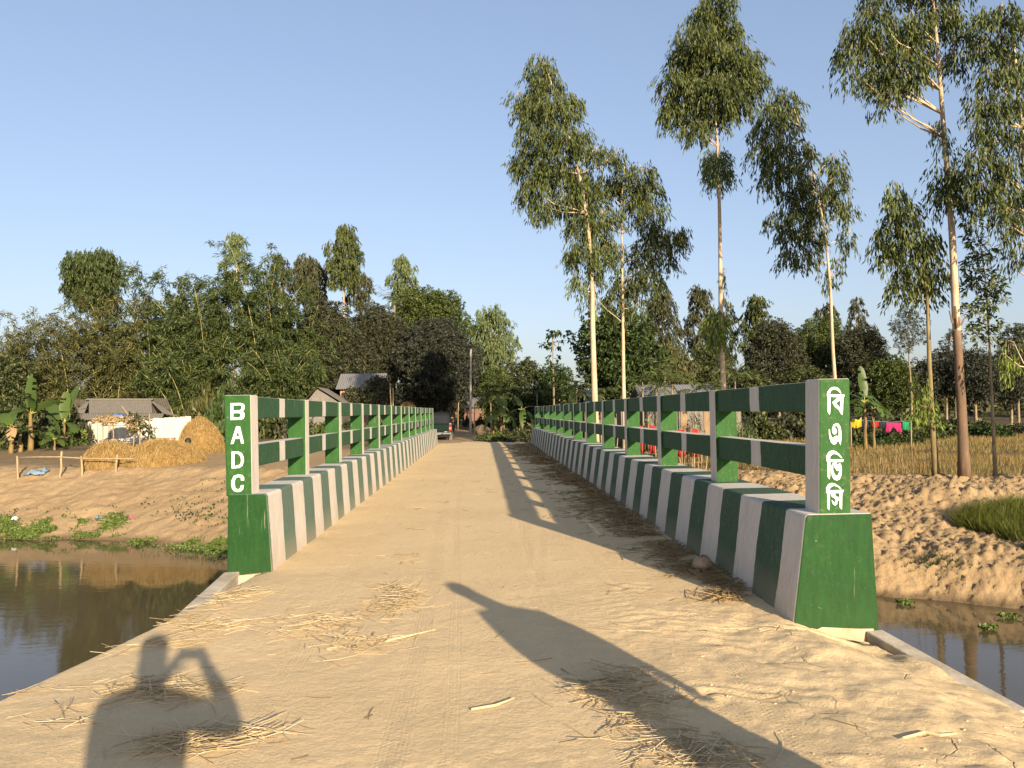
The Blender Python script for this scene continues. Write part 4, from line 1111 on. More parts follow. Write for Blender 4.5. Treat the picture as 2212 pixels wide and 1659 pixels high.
# torn bark hanging on the red trunk
bk = thing('bark_strip', 'splintered strips of bark torn off the thick red trunk', 'bark', tuple(at(2066, 700, 20.35)))
for px, py, dx, dz in ((2058, 690, -0.10, 0.24), (2076, 695, 0.10, 0.13), (2056, 720, -0.07, -0.22), (2070, 700, 0.02, 0.2)):
    a = at(px, py, 20.33)
    m = MB(); m.prism([a + (-.03, 0, -.1), a + (.03, 0, -.1), a + (.03, .02, -.1), a + (-.03, .02, -.1)], [a + (dx - .012, -.03, dz), a + (dx + .012, -.03, dz), a + (dx + .012, -.01, dz), a + (dx - .012, -.01, dz)])
    m.build('splinter', 'bark_red', bk)

# ---- generic background trees -------------------------------------------------
def bg_tree(name, label, Y, px, top, bottom, wpx, leaf, kind='tuft', base_py=None, lai=2.6, L=0.30, W=0.09, nb=14, bark='bark_grey', r=0.16, group=None, seed=None, lean=0, gapy=0.0, droop=0.3, shape=1.0):
    """crown fills the box (px +- wpx/2, top..bottom); trunk from the ground"""
    S = Y / F_PX
    c = at(px, (top + bottom) / 2, Y)
    rx, rz = wpx / 2 * S, (bottom - top) / 2 * S
    bx, by = c[0] - lean * S, Y
    g = gz(bx, by)
    t = thing(name, label, 'tree', (bx, by, g - 0.05), group)
    m = MB()
    topz = c[2] + rz * 0.6
    path = smooth_path([(bx, by, g - 0.1), (bx + rng.normal(0, .1), by, g + (topz - g) * .35), (bx + (c[0] - bx) * .6 + rng.normal(0, .15), by, g + (topz - g) * .7), (c[0], by, topz)], 12)
    rad = r * np.linspace(1.15, 0.2, 12)
    m.tube(path, rad, 7)
    cs, parts = [], []
    golden = rng.random() * 7
    nb = int(nb * 1.45)
    for i in range(nb):
        u = (i + 0.5) / nb
        zz = 1 - 2 * u
        rr = math.sqrt(max(0, 1 - zz * zz)) * (0.35 + 0.65 * rng.random() ** 0.5)
        ph = golden + i * 2.399
        wz = 1.0 if shape == 1.0 else (1.0 - (1 - shape) * max(0, zz))
        b = np.array([c[0] + rx * 0.80 * rr * wz * math.cos(ph), by + rx * 0.80 * rr * math.sin(ph), c[2] + rz * 0.80 * zz])
        q = rng.uniform(0.22, 0.38)
        cs.append(b)
        br = (rx * q * 1.15, rx * q * 1.1, min(rz, rx * 1.2) * q)
        f = hanging_blob if kind == 'hang' else tuft_blob
        parts.append(f(b, br, lai * rng.uniform(0.7, 1.1), L, W))
    limbs(m, path, rad, cs[::2], r * 0.4)
    m.build('trunk', bark, t, smooth=True)
    V, Q = join_leaves(parts)
    mesh_obj('crown', V, Q, leaf, t)
    return t
def bamboo(label, Y, px, top, wpx, leaf, nculm=34, L=0.40, W=0.072, nodes=17, per=16, side=0.0, spread=0.5, Hs=1.0, bottom=None):
    nculm = int(nculm * 1.5); nodes = int(nodes * 0.72); per = int(per * 2.5)
    S = Y / F_PX
    c = at(px, top, Y)
    g = gz(c[0], Y)
    H = (c[2] - g) * Hs
    t = thing('bamboo_clump', label, 'bamboo', (c[0], Y, g), 'bamboo clumps behind the yard')
    m = MB(); P, D = [], []
    R = wpx / 2 * S
    for i in range(nculm):
        ph = rng.random() * 2 * math.pi
        b = np.array([c[0] + rng.normal(0, .14 * R), Y + rng.normal(0, .14 * R), g])
        rea = R * (0.25 + 0.75 * rng.random()) 
        dv = np.array([math.cos(ph) + side, math.sin(ph) * 0.9, 0]); 
        h = H * rng.uniform(0.55, 1.02)
        tt = np.linspace(0, 1, 9)
        pts = b + dv * (rea * tt ** 1.9)[:, None] + np.array([0, 0, 1]) * (h * 1.12 * (tt - 0.16 * tt ** 3.5))[:, None]
        if i % 3 == 0:
            m.tube(pts, list(np.linspace(.045, .012, 9)), 5)
        un = rng.uniform(0.10, 1.0, nodes)
        nodep = np.stack([np.interp(un, tt, pts[:, k]) for k in range(3)], -1)
        bd = unit(np.stack([rng.normal(size=nodes), rng.normal(size=nodes), rng.normal(-.05, .4, nodes)], -1))
        bl = rng.uniform(.4, 1.15, nodes) * (R / 3.2) ** 0.4
        s = rng.random((nodes, per))
        p = nodep[:, None] + bd[:, None] * (bl[:, None] * s)[..., None]; p[..., 2] -= 0.35 * bl[:, None] * s ** 2
        p += rng.normal(0, .10, p.shape)
        d = bd[:, None] * .6 + rng.normal(0, .55, p.shape) + np.array([0, 0, -.55])
        P.append(p.reshape(-1, 3)); D.append(d.reshape(-1, 3))
    P, D = np.concatenate(P), np.concatenate(D)
    k = P[:, 2] > g + 0.3
    P, D = P[k], D[k]; n = len(P)
    m.build('culm', 'culm', t, smooth=True)
    V, Q = leaf_quads(P, D, L * rng.uniform(.6, 1.3, n), W * rng.uniform(.7, 1.3, n))
    mesh_obj('foliage', V, Q, leaf, t)
    return t
bamboo('feathery olive bamboo clump arching out past the banana plants', 56, 95, 660, 330, 'bamboo_olive', 46, side=-0.15, L=0.34, W=0.055, nodes=22)
bamboo('olive bamboo clump directly above the grey tin roof', 60, 250, 610, 240, 'bamboo_olive', 44, nodes=20)
bamboo('green bamboo clump with arching plumes over the roof end', 62, 360, 548, 240, 'bamboo', 46, nodes=20)
bamboo('broad green bamboo clump between roof and lettered pillar', 59, 455, 575, 230, 'bamboo', 46, nodes=20)
bamboo('tallest green bamboo clump rising behind the pillar', 61, 565, 512, 220, 'bamboo', 50, nodes=22)
bamboo('low bright bamboo clump at the edge of the yard', 55, 600, 735, 190, 'bamboo', 40, nodes=18)
bamboo('dusty bamboo clump beside the small gabled shed', 64, 660, 640, 170, 'bamboo', 36, nodes=18)
bamboo('dark low bamboo clump behind the tin fence', 57, 390, 740, 200, 'bamboo', 40, nodes=18)
BL = 'trees behind the yard'
bg_tree('leafy_tree', 'tall flat-topped tree standing up out of the bamboo', 68, 205, 535, 665, 135, 'bamboo', 'hang', nb=18, L=.34, W=.06, group=BL, r=.12)
bg_tree('gum_tree', 'pale gum top rising behind the tallest bamboo', 82, 508, 482, 640, 66, 'euc_pale', 'hang', nb=12, L=.4, W=.07, group=BL, shape=.6, bark='bark_gum')
bg_tree('gum_tree', 'slender gum with white bent trunk and narrow crown above the mango trees', 80, 745, 472, 625, 84, 'euc', 'hang', nb=16, L=.4, W=.07, group=BL, shape=.5, bark='bark_gum', r=.20, lean=4)
bg_tree('gum_tree', 'grey gum crown half hidden by the white-trunked gum', 84, 775, 580, 668, 60, 'far', 'hang', nb=10, L=.4, W=.07, group=BL, bark='bark_gum')
bg_tree('gum_tree', 'round gum crown between bamboo and white-trunked gum', 84, 668, 545, 660, 88, 'far', 'hang', nb=14, L=.4, W=.075, group=BL, bark='bark_gum')
bg_tree('gum_tree', 'small gum crown leaning on the tallest bamboo', 86, 607, 540, 660, 60, 'far', 'hang', nb=10, L=.4, W=.07, group=BL, bark='bark_gum')
bg_tree('gum_tree', 'leaning gum top over the dark mango trees', 80, 872, 535, 690, 72, 'euc_pale', 'hang', nb=14, L=.4, W=.075, group=BL, shape=.7, lean=-8)
bg_tree('mango_tree', 'dusty brown-green mango tree behind the gabled shed', 66, 705, 650, 880, 160, 'mango', nb=30, lai=3, L=.30, W=.085, group=BL, r=.25)
bg_tree('mango_tree', 'mango tree shading the brick house roof', 70, 815, 665, 850, 150, 'mango', nb=26, lai=3, L=.30, W=.085, group=BL, r=.25)
bg_tree('mango_tree', 'huge dark dusty tree overhanging the far road', 68, 945, 690, 890, 200, 'mango_dark', nb=38, lai=3.2, L=.30, W=.09, group=BL, r=.3)
bg_tree('mango_tree', 'green-topped mango tree behind the huge dark tree', 74, 930, 628, 790, 190, 'mango_green', nb=30, lai=2.8, L=.32, W=.09, group=BL, r=.25)
bg_tree('mango_tree', 'low mango bush before the brick house', 58, 768, 836, 890, 80, 'mango', nb=14, lai=3.0, L=.26, W=.07, group=BL, r=.06)
bg_tree('mango_tree', 'small mango bush by the bamboo poles', 57, 815, 812, 890, 66, 'mango', nb=16, lai=2.8, L=.26, W=.07, group=BL, r=.06)
bg_tree('gum_tree', 'broad open gum beside the power pole', 78, 1062, 650, 840, 108, 'euc_pale', 'hang', nb=20, L=.36, W=.07, group=BL, bark='bark_gum', lai=1.9, r=.18)
bg_tree('leafy_tree', 'dark bush filling the edge behind the banana plants', 52, 15, 770, 940, 130, 'shrub', nb=16, L=.26, W=.10, group=BL)
BR = 'trees beyond the field and the far road'
bg_tree('leafy_tree', 'dark roadside tree just past the power pole', 66, 1075, 790, 915, 90, 'mango_green', nb=16, L=.28, W=.09, group=BR)
bg_tree('leafy_tree', 'bushy tree behind the middle banana plants', 70, 1135, 770, 920, 110, 'shrub', nb=20, L=.3, W=.10, group=BR)
bg_tree('leafy_tree', 'rounded thicket tree by the end of the railing', 68, 1205, 785, 920, 100, 'broad', nb=18, L=.3, W=.11, group=BR)
bg_tree('broadleaf_tree', 'spreading big-leaved dark tree behind the leaning gum', 52, 1335, 668, 860, 205, 'broad', nb=34, lai=2.3, L=.34, W=.17, group=BR, r=.16, droop=.35)
# slim tree with flat tiers of leaves
tt_ = thing('tiered_tree', 'slim young tree with flat separate tiers of big leaves', 'tree', tuple(np.array(at(1197, 900, 54)) * [1, 1, 0] + [0, 0, -0.8]), BR)
m = MB(); tr0 = np.array(tt_.location)
m.tube([tr0, at(1196, 830, 54), at(1194, 760, 54), at(1193, 715, 54)], [.09, .06, .04, .02], 6)
pl = []
for px, py, rx, rz in ((1190, 722, 26, 6), (1215, 720, 20, 6), (1172, 742, 14, 6), (1200, 745, 18, 7), (1195, 775, 12, 8), (1190, 795, 14, 8), (1225, 735, 14, 6), (1198, 815, 16, 9)):
    S = 54 / F_PX; c = at(px, py, 54)
    pl.append(tuft_blob(c, (rx * S, rx * S, rz * S), 2.4, .30, .15))
    m.tube([at(1194, py + 6, 54), c], [.03, .012], 5)
m.build('trunk', 'bark_grey', tt_); V, Q = join_leaves(pl); mesh_obj('crown', V, Q, 'broad', tt_)
for a in (
  ('gum_tree', 'hazy gum crown just behind the forked gum', 72, 1430, 600, 810, 92, 'far', 'hang', 18, .36, .07),
  ('gum_tree', 'gum crown filling the gap before the tallest gum', 76, 1512, 605, 790, 80, 'far', 'hang', 16, .38, .07),
  ('gum_tree', 'pointed gum crown behind the tallest bare trunk', 80, 1575, 620, 800, 50, 'euc', 'hang', 10, .38, .07),
  ('gum_tree', 'dense conical gum crown midway to the lettered pillar', 78, 1632, 622, 790, 84, 'euc', 'hang', 16, .38, .08),
  ('gum_tree', 'gum crown showing behind the curved slim gum', 84, 1788, 640, 780, 66, 'far', 'hang', 12, .4, .08),
  ('gum_tree', 'airy gum crown beside the right-hand pillar top', 86, 1852, 628, 760, 56, 'far', 'hang', 10, .4, .07),
  ('gum_tree', 'drooping gum by the feathery tree', 74, 1890, 690, 800, 44, 'far', 'hang', 9, .36, .06),
  ('leafy_tree', 'olive thicket tree behind the areca palms', 64, 1445, 735, 880, 120, 'bamboo_olive', 'hang', 20, .32, .07),
  ('leafy_tree', 'dark shade tree behind the tin houses', 68, 1540, 740, 890, 110, 'shrub', 'tuft', 18, .3, .10),
  ('leafy_tree', 'wide brown-green shade tree beyond the fence', 70, 1680, 690, 890, 150, 'mango', 'tuft', 30, .30, .09),
  ('leafy_tree', 'second wide shade tree towards the pillar', 72, 1770, 680, 890, 140, 'mango_green', 'tuft', 26, .30, .08),
  ('leafy_tree', 'low thicket tree below the slim curved gum', 62, 1730, 790, 900, 130, 'shrub', 'tuft', 20, .28, .09),
  ('leafy_tree', 'low thicket tree beside the tin house wall', 60, 1620, 800, 900, 130, 'shrub', 'tuft', 20, .28, .09),
  ('leafy_tree', 'shade tree right behind the lettered pillar', 66, 1860, 700, 890, 130, 'mango', 'tuft', 26, .28, .08),
  ('leafy_tree', 'green shade tree above the washing line', 64, 1925, 765, 895, 120, 'mango_green', 'tuft', 22, .28, .08),
  ('orchard_tree', 'orchard tree with short forked trunk behind the young gum', 66, 2005, 770, 868, 90, 'mango_dark', 'tuft', 18, .26, .09),
  ('orchard_tree', 'dark orchard tree standing left of the red trunk', 70, 2040, 745, 862, 70, 'mango_dark', 'tuft', 16, .26, .09),
  ('orchard_tree', 'widest dark orchard tree, pale trunk on the grassy rise', 64, 2105, 755, 872, 120, 'mango_dark', 'tuft', 24, .26, .09),
  ('orchard_tree', 'orchard tree at the end of the grassy rise', 66, 2180, 750, 872, 100, 'mango_dark', 'tuft', 20, .26, .09),
  ('leafy_tree', 'tall dark tree rising above the orchard end', 76, 2195, 690, 830, 80, 'far', 'tuft', 16, .3, .1),
  ('leafy_tree', 'far hazy tree peeping over the orchard', 95, 2060, 700, 820, 60, 'far', 'tuft', 12, .36, .12),
):
    bg_tree(a[0], a[1], a[2], a[3], a[4], a[5], a[6], a[7], a[8], nb=a[9], L=a[10], W=a[11], group=BR, lai=2.3, bark='bark_gum' if a[0] == 'gum_tree' else 'bark_grey', r=.13, shape=.6 if a[0] == 'gum_tree' else 1)
# feathery open tree on a bare pole trunk
bg_tree('feathery_tree', 'open feathery tree with bare crooked trunk near the washing', 62, 1962, 662, 765, 84, 'far', 'tuft', nb=12, L=.2, W=.06, lai=1.1, r=.10, group=BR, droop=.1)
# far woodland that closes the horizon: one mass of leaves
P, D = [], []
for k in range(240):
    a = -62 + 150 * (k + rng.random()) / 240
    Y = rng.uniform(96, 135)
    x = a * Y / 55.0
    h = rng.uniform(4, 8.5) * (0.75 if -25 < x < 25 else 1)
    n_ = 240
    b = ball(n_, .3) * np.array([rng.uniform(2, 3.5), 2.0, h * .5]) + np.array([x, Y, h * .5])
    P.append(b); D.append(rng.normal(size=(n_, 3)))
P, D = np.concatenate(P), np.concatenate(D)
V, Q = leaf_quads(P, D, rng.uniform(.6, 1.3, len(P)), rng.uniform(.35, .7, len(P)))
tag(mesh_obj('far_woodland', V, Q, 'far'), 'far woodland closing the horizon', 'woodland', None, 'stuff')
# ------------------------------------------------------------------ haystacks
def haystack(name, label, Y, px0, px1, top, base, mat='hay', straw='hay_straw', dome=1.0, n=5200, dy=None, pw=None):
    S = Y / F_PX
    c = at((px0 + px1) / 2, base, Y)
    g = gz(c[0], Y)
    R = (px1 - px0) / 2 * S
    H = at((px0 + px1) / 2, top, Y)[2] - g
    t = thing(name, label, 'haystack', (c[0], Y, g), 'straw stacks in the yard')
    nu, nv = 40, 14
    V = []
    for j in range(nv + 1):
        v = j / nv
        for i in range(nu):
            a = 2 * math.pi * i / nu
            r = R * (math.cos(v * math.pi / 2) ** (pw or 0.75 / dome)) * (1 + 0.06 * math.sin(3 * a + 1) + 0.05 * math.sin(5 * a + 2 * v)) * (0.9 + 0.1 * min(1, 6 * v) if dome > 1 else 1)
            z = H * math.sin(v * math.pi / 2) ** (1.0 if dome <= 1 else 0.9)
            V.append((c[0] + r * math.cos(a), Y + r * (dy or 0.9) * math.sin(a), g - 0.08 + z * (1 + .02 * math.sin(4 * a))))
    V = np.array(V)
    q = []
    for j in range(nv):
        for i in range(nu):
            q.append((j * nu + i, j * nu + (i + 1) % nu, (j + 1) * nu + (i + 1) % nu, (j + 1) * nu + i))
    mesh_obj('core', V, np.array(q), mat, t, smooth=True)
    # combed straw on the surface
    i = rng.integers(0, nu, n); vv = rng.random(n) ** 1.2
    a = 2 * math.pi * rng.random(n)
    r = R * (np.cos(vv * math.pi / 2) ** (pw or 0.75 / dome)) * (1 + 0.06 * np.sin(3 * a + 1) + 0.05 * np.sin(5 * a + 2 * vv))
    P = np.stack([c[0] + r * np.cos(a), Y + r * (dy or 0.9) * np.sin(a), g - 0.06 + H * np.sin(vv * math.pi / 2)], -1)
    nrm = unit(np.stack([np.cos(a) * np.cos(vv * 1.4), np.sin(a) * np.cos(vv * 1.4), np.sin(vv * 1.4) + .15], -1))
    down = unit(np.stack([np.cos(a) * .35, np.sin(a) * .35, -np.ones(n)], -1) + rng.normal(0, .55, (n, 3)))
    L = rng.uniform(.15, .5, n); W = rng.uniform(.010, .020, n)
    P = P + nrm * rng.uniform(0.0, .06, n)[:, None] - down * (L * .5)[:, None]
    k = (P[:, 2] > g - .05) & (nrm[:, 1] < 0.5)
    Vq, Qq = leaf_quads(P[k], (down + nrm * .12)[k], L[k], W[k])
    mesh_obj('straw_cover', Vq, Qq, straw, t)
    return t
haystack('haystack', 'low round straw mound behind the bamboo rail fence', 33.6, 186, 292, 958, 1016)
haystack('haystack', 'largest spreading straw mound in the yard', 33.9, 280, 422, 953, 1016, n=7000)
haystack('haystack', 'small straw mound trailing off the largest one', 34.2, 395, 438, 975, 1015, n=1800)
haystack('haystack', 'tall beehive haystack before the white tin fence', 38.5, 387, 474, 905, 990, 'hay', 'hay_straw', 1.25, 7000, pw=1.05)
haystack('haystack', 'small red-brown haystack on legs by the far road', 74, 949, 982, 882, 918, 'hay_red', 'straw_old', 1.6, 900)
hs = haystack('haystack', 'weathered haystack hidden behind the brick house end', 60, 855, 905, 870, 905, 'hay', 'hay_straw', 1.3, 1800)

# ------------------------------------------------------------------ fences, poles
def pole_pts(a, b, sag=0.0, n=5, wob=0.02):
    a, b = np.array(a), np.array(b)
    return [a + (b - a) * t + np.array([rng.normal(0, wob), 0, rng.normal(0, wob) - sag * 4 * t * (1 - t)]) for t in np.linspace(0, 1, n)]
rf = thing('rail_fence', 'bamboo rail fence of four posts along the bank top', 'fence', (at(40, 1015, 32.2)[0], 32.2, gz(at(40, 1015, 32.2)[0], 32.2)))
tops = []
for px, pt in ((40, 985), (130, 975), (177, 985), (250, 982)):
    b = at(px, 1015, 32.2); g = gz(b[0], 32.2); tpz = at(px, pt, 32.2)
    MB().tube(pole_pts((b[0], 32.2, g - .25), (b[0] + rng.normal(0, .04), 32.2, tpz[2]), 0, 5, .012), .042, 7).build('post', 'bamboo_pole', rf, smooth=True)
    tops.append(tpz)
pr = [at(42, 988, 32.14), at(90, 987, 32.14), at(130, 987, 32.14), at(178, 990, 32.14), at(250, 991, 32.14), at(290, 991, 32.14)]
MB().tube(pr, .026, 6).build('rail', 'bamboo_pole', rf, smooth=True)
def pole(name, label, px, base, top, Y, r, mat='bamboo_pole', r2=None, lean=0, cat='pole', group=None, wob=.015):
    b = at(px, base, Y); g = gz(b[0], Y); t = at(px + lean, top, Y)
    m = MB(); p = pole_pts((b[0], Y, g - .3), t, 0, 7, wob); m.tube(p, list(np.linspace(r, r2 or r * .75, 7)), 8)
    return tag(m.build(name, mat, smooth=True), label, cat, group)
pole('power_pole', 'grey concrete power pole beside the far road', 1016, 936, 754, 60, .11, 'pot_pole', .075, 1, wob=.004)
pole('bamboo_pole', 'thin bamboo pole leaning by the power pole', 1025, 942, 872, 58, .05, lean=0)
pole('bamboo_pole', 'tall bamboo stake beside the far cattle shed', 989, 925, 842 + 27, 66, .045, lean=1)
pole('bamboo_pole', 'pair stake standing out above the railing by the mango bush', 846, 905, 828, 52, .05, lean=-4)
pole('bamboo_pole', 'shorter twin stake above the railing by the mango bush', 850, 905, 838, 52, .045, lean=-1)
pole('bamboo_pole', 'stake through the red-brown haystack', 963, 905, 866, 75.5, .05)
# wire from the pole down to the mango trees
MB().tube(pole_pts(at(1016, 790, 60), at(770, 905, 66), 0.6, 14, .0), .014, 4).build('wire', 'black')
tag(bpy.data.objects['wire'], 'slack dark cable running from the power pole to the trees', 'cable')

# ------------------------------------------------------------------ corrugated iron
def corr(p0, eu, ev, nu, wave, amp, mat, name, parent, nrm=None, thick=None):
    """sheet spanned by eu (across the ribs) and ev (along them)"""
    p0, eu, ev = (np.array(a, float) for a in (p0, eu, ev))
    n = np.cross(eu, ev); n /= np.linalg.norm(n)
    Lu = np.linalg.norm(eu); k = max(4, int(Lu / wave * 4))
    u = np.linspace(0, 1, k + 1)
    off = amp * np.sin(u * Lu / wave * 2 * math.pi)
    A = p0 + eu * u[:, None] + n * off[:, None]
    Bv = A + ev
    V = np.concatenate([A, Bv])
    i = np.arange(k)
    return mesh_obj(name, V, np.stack([i, i + 1, k + 1 + i + 1, k + 1 + i], -1), mat, parent, smooth=True)

# grey hut on the yard
hY = 53.0
hut = thing('tin_hut', 'hut with broad grey corrugated roof and jutting ridge beyond the straw mounds', 'hut', (at(258, 955, hY)[0], hY, gz(at(258, 955, hY)[0], hY)))
r0, r1 = at(187, 862, hY + 1.6), at(331, 862, hY + 1.6)
e0, e1 = at(172, 905, hY), at(392, 905, hY)
g0 = gz(r0[0], hY)
corr(at(192, 864, hY + 1.6), at(327, 864, hY + 1.6) - at(192, 864, hY + 1.6), at(192, 893, hY + .4) - at(192, 864, hY + 1.6), 60, .16, .03, 'tin_grey', 'roof_sheet', hut)
corr(at(180, 893, hY + .42), at(355, 893, hY + .42) - at(180, 893, hY + .42), at(172, 907, hY - .3) - at(180, 893, hY + .42), 60, .16, .03, 'tin_grey', 'roof_sheet', hut)
m = MB(); m.add([at(327, 868, hY + 1.55), at(330, 866, hY + 1.7), at(384, 900, hY + .5), at(352, 893, hY + .45)], [(0, 1, 2, 3)]); m.add([at(192, 868, hY + 1.55), at(188, 866, hY + 1.7), at(160, 890, hY + .5), at(182, 893, hY + .45)], [(0, 1, 2, 3)])
m.build('hip_sheet', 'tin_grey', hut)
MB().tube([at(186, 862.5, hY + 1.6), at(331, 862.5, hY + 1.6)], .06, 6).build('ridge', 'tin_grey', hut)
wz = at(240, 905, hY)[2]
xw0, xw1 = at(188, 950, hY)[0], at(350, 950, hY)[0]
MB().box((xw0, hY + .1, g0 - .2), (xw1, hY + 2.8, wz + .02)).build('wall', 'weave', hut)
corr(at(176, 866, hY + 3.0) * [1, 1, 0] + [0, 0, wz], np.array([6.5, 0, 0]), np.array([0, -1.3, r0[2] - wz - .02]), 60, .16, .03, 'tin_grey', 'roof_sheet', hut)
# woven bamboo panel and white tin fence (sheet by sheet)
wf = thing('tin_fence', 'bright white corrugated iron fence with a plank bench before it', 'fence', (at(365, 956, 50)[0], 50, gz(at(365, 956, 50)[0], 50)))
nS = 8
a0, a1 = at(320, 905, 50.2), at(412, 899, 49.6)
g_ = gz(a0[0], 50) - .08
for i in range(nS):
    p0 = a0 + (a1 - a0) * (i / nS) + np.array([0, .025 * (i % 2), 0]); p1 = a0 + (a1 - a0) * ((i + 1) / nS) + np.array([0, .025 * (i % 2), 0])
    hgt = p0[2] - g_ + rng.normal(0, .015)
    corr((p0[0], p0[1], g_), (p1 - p0) * [1, 1, 0] + [.03, 0, 0], (rng.normal(0, .01), 0, hgt), 30, .075, .012, 'tin_white', 'sheet', wf)
wf2 = thing('tin_fence', 'pale iron fence half covered by the dry vine trellis', 'fence', (at(270, 952, 48)[0], 48, gz(at(270, 952, 48)[0], 48)))
a0, a1 = at(197, 911, 48.2), at(318, 905, 48.6)
g_ = gz(a0[0], 48) - .08
for i in range(9):
    p0 = a0 + (a1 - a0) * (i / 9) + np.array([0, .025 * (i % 2), 0]); p1 = a0 + (a1 - a0) * ((i + 1) / 9) + np.array([0, .025 * (i % 2), 0])
    corr((p0[0], p0[1], g_), (p1 - p0) * [1, 1, 0] + [.03, 0, 0], (rng.normal(0, .01), 0, p0[2] - g_ - rng.uniform(0, .1)), 30, .075, .012, 'weave' if i < 4 else 'tin_white', 'sheet', wf2)
# bench
bn = thing('bench', 'plank bench standing before the white iron fence', 'bench', (at(355, 960, 47)[0], 47, gz(at(355, 960, 47)[0], 47)))
b0, b1 = at(331, 946, 47), at(380, 944.5, 47); gg = gz(b0[0], 47)
MB().box((b0[0], 46.7, b0[2] - .05), (b1[0], 47.1, b0[2])).build('seat', 'wood', bn)
for x in (b0[0] + .08, (b0[0] + b1[0]) / 2, b1[0] - .12):
    for y in (46.75, 47.0):
        MB().box((x, y, gg - .05), (x + .05, y + .05, b0[2] - .05)).build('leg', 'wood', bn)
# trellis with dry vine, tarp and straw on its roof
tY = 44.0
tl = thing('trellis', 'bamboo trellis shelter overgrown with a dry vine', 'trellis', (at(280, 965, tY)[0], tY, gz(at(280, 965, tY)[0], tY)))
for px, top, lean in ((222, 905, 0), (247, 906, -4), (288, 890, 0), (303, 902, -1), (322, 893, 1)):
    b = at(px, 965, tY); g = gz(b[0], tY); tp = at(px + lean, top, tY)
    MB().tube(pole_pts((b[0], tY, g - .2), tp, 0, 5, .015), .035, 6).build('post', 'bamboo_pole', tl, smooth=True)
for (x0, y0), (x1, y1), dy in (((222, 919), (322, 917), 0), ((196, 912), (300, 909), .3), ((196, 909), (250, 911), -.4), ((262, 876), (287, 905), .1)):
    MB().tube(pole_pts(at(x0, y0, tY + dy), at(x1, y1, tY + dy), .04, 6, .01), .03, 6).build('crossbar', 'bamboo_pole', tl, smooth=True)
pl = []
for k in range(26):
    px, py = rng.uniform(282, 326), rng.uniform(900, 960)
    if py > 935 and px < 308: continue
    pl.append(tuft_blob(at(px, py, tY + rng.normal(0, .25)), (.30, .3, .26), .9, .16, .09))
V, Q = join_leaves(pl); mesh_obj('vine', V, Q, 'shrub', tl)
pl = [tuft_blob(at(rng.uniform(196, 300), rng.uniform(903, 913), tY + rng.normal(0, .3)), (.3, .3, .10), .9, .16, .07) for k in range(20)]
pl += [tuft_blob(at(rng.uniform(276, 300), rng.uniform(895, 930), tY - .1), (.2, .2, .2), .8, .14, .09) for k in range(9)]
V, Q = join_leaves(pl); mesh_obj('dry_vine', V, Q, 'straw_old', tl)
def sheet_bump(name, label, Y, outline, z_lift, mat, cat='tarpaulin', parent=None, flat=False):
    pass
def crumpled(name, label, cat, c, sx, sy, sz, mat, seed, group=None):
    u = np.linspace(-1, 1, 22); U_, V_ = np.meshgrid(u, u)
    r = np.clip(1 - U_ ** 2 * .9 - V_ ** 2 * .9, 0, 1) ** .5
    h = sz * (r * (.55 + .45 * fbm(U_ * 2.2 + seed, V_ * 2.2, 3, seed)) + .12 * fbm(U_ * 6, V_ * 6, 2, seed + 3))
    ang = fbm(U_ * 1.1, V_ * 1.1, 2, seed + 7) * .25
    X = c[0] + sx * (U_ * (1 - .16 * V_ ** 2)) + sx * ang; Yv = c[1] + sy * (V_ * (1 - .16 * U_ ** 2))
    Z = c[2] + np.maximum(h, -.01)
    i = np.arange(U_.size).reshape(U_.shape)
    q = np.stack([i[:-1, :-1], i[:-1, 1:], i[1:, 1:], i[1:, :-1]], -1).reshape(-1, 4)
    o = mesh_obj(name, np.stack([X, Yv, Z], -1).reshape(-1, 3), q, mat, smooth=True)
    md = o.modifiers.new('thickness', 'SOLIDIFY'); md.thickness = .006
    return tag(o, label, cat, group)
c = at(252, 908, 45.5)
hp = haystack('haystack', 'flat layer of straw on the trellis roof under blue sheeting', 45.5, 223, 284, 893, 909, 'hay', 'hay_straw', 1.0, 900)
hp.location.z = c[2] - .05; hp.scale.z = (at(252, 893, 45.5)[2] - at(252, 909, 45.5)[2]) / (at(252, 893, 45.5)[2] - gz(c[0], 45.5))
crumpled('blue_tarp', 'blue plastic sheet over the straw on the trellis roof', 'tarp', at(254, 898, 45.4) + [0, 0, -.12], .78, .5, .34, 'tarp', 3)
tp = onz(85, 1012, -.48); tp[2] = gz(tp[0], 32.6)
crumpled('blue_tarp', 'crumpled blue plastic sheet lying by the rail fence', 'tarp', (at(75, 1012, 32.7)[0], 32.7, gz(at(75, 1012, 32.7)[0], 32.7)), .45, .3, .25, 'tarp_grey', 5)
crumpled('plastic_sheet', 'greyish crumpled end of plastic beside the blue sheet', 'tarp', (at(96, 1010, 32.9)[0], 32.9, gz(at(96, 1010, 32.9)[0], 32.9)), .22, .25, .22, 'tarp_grey', 9)
# pot and stump near the beehive stack
pp = at(406, 953, 37.2)
MB().tube([(pp[0], 37.2, gz(pp[0], 37.2) - .1), pp], .02, 6).build('stick', 'wood')
pot = thing('scare_pot', 'round black pot stuck on a stick among the straw mounds', 'pot', (pp[0], 37.2, gz(pp[0], 37.2)))
bpy.data.objects['stick'].parent = pot
bpy.data.objects['stick'].data.transform(Matrix.Translation(-Vector(pot.location)))
MB().lathe(tuple(at(406, 957, 37.2)), [(.03, -.02), (.11, .02), (.145, .10), (.12, .19), (.07, .22), (.085, .25)], 16).build('vessel', 'black', pot, smooth=True)
m = MB(); q = at(410, 966, 37.15); m.prism([q + (-.06, 0, .06), q + (.02, 0, .08), q + (.02, .03, .08), q + (-.06, .03, .06)], [q + (.02, 0, -.16), q + (.09, 0, -.12), q + (.09, .03, -.12), q + (.02, .03, -.16)]); m.build('rag', 'black', pot)
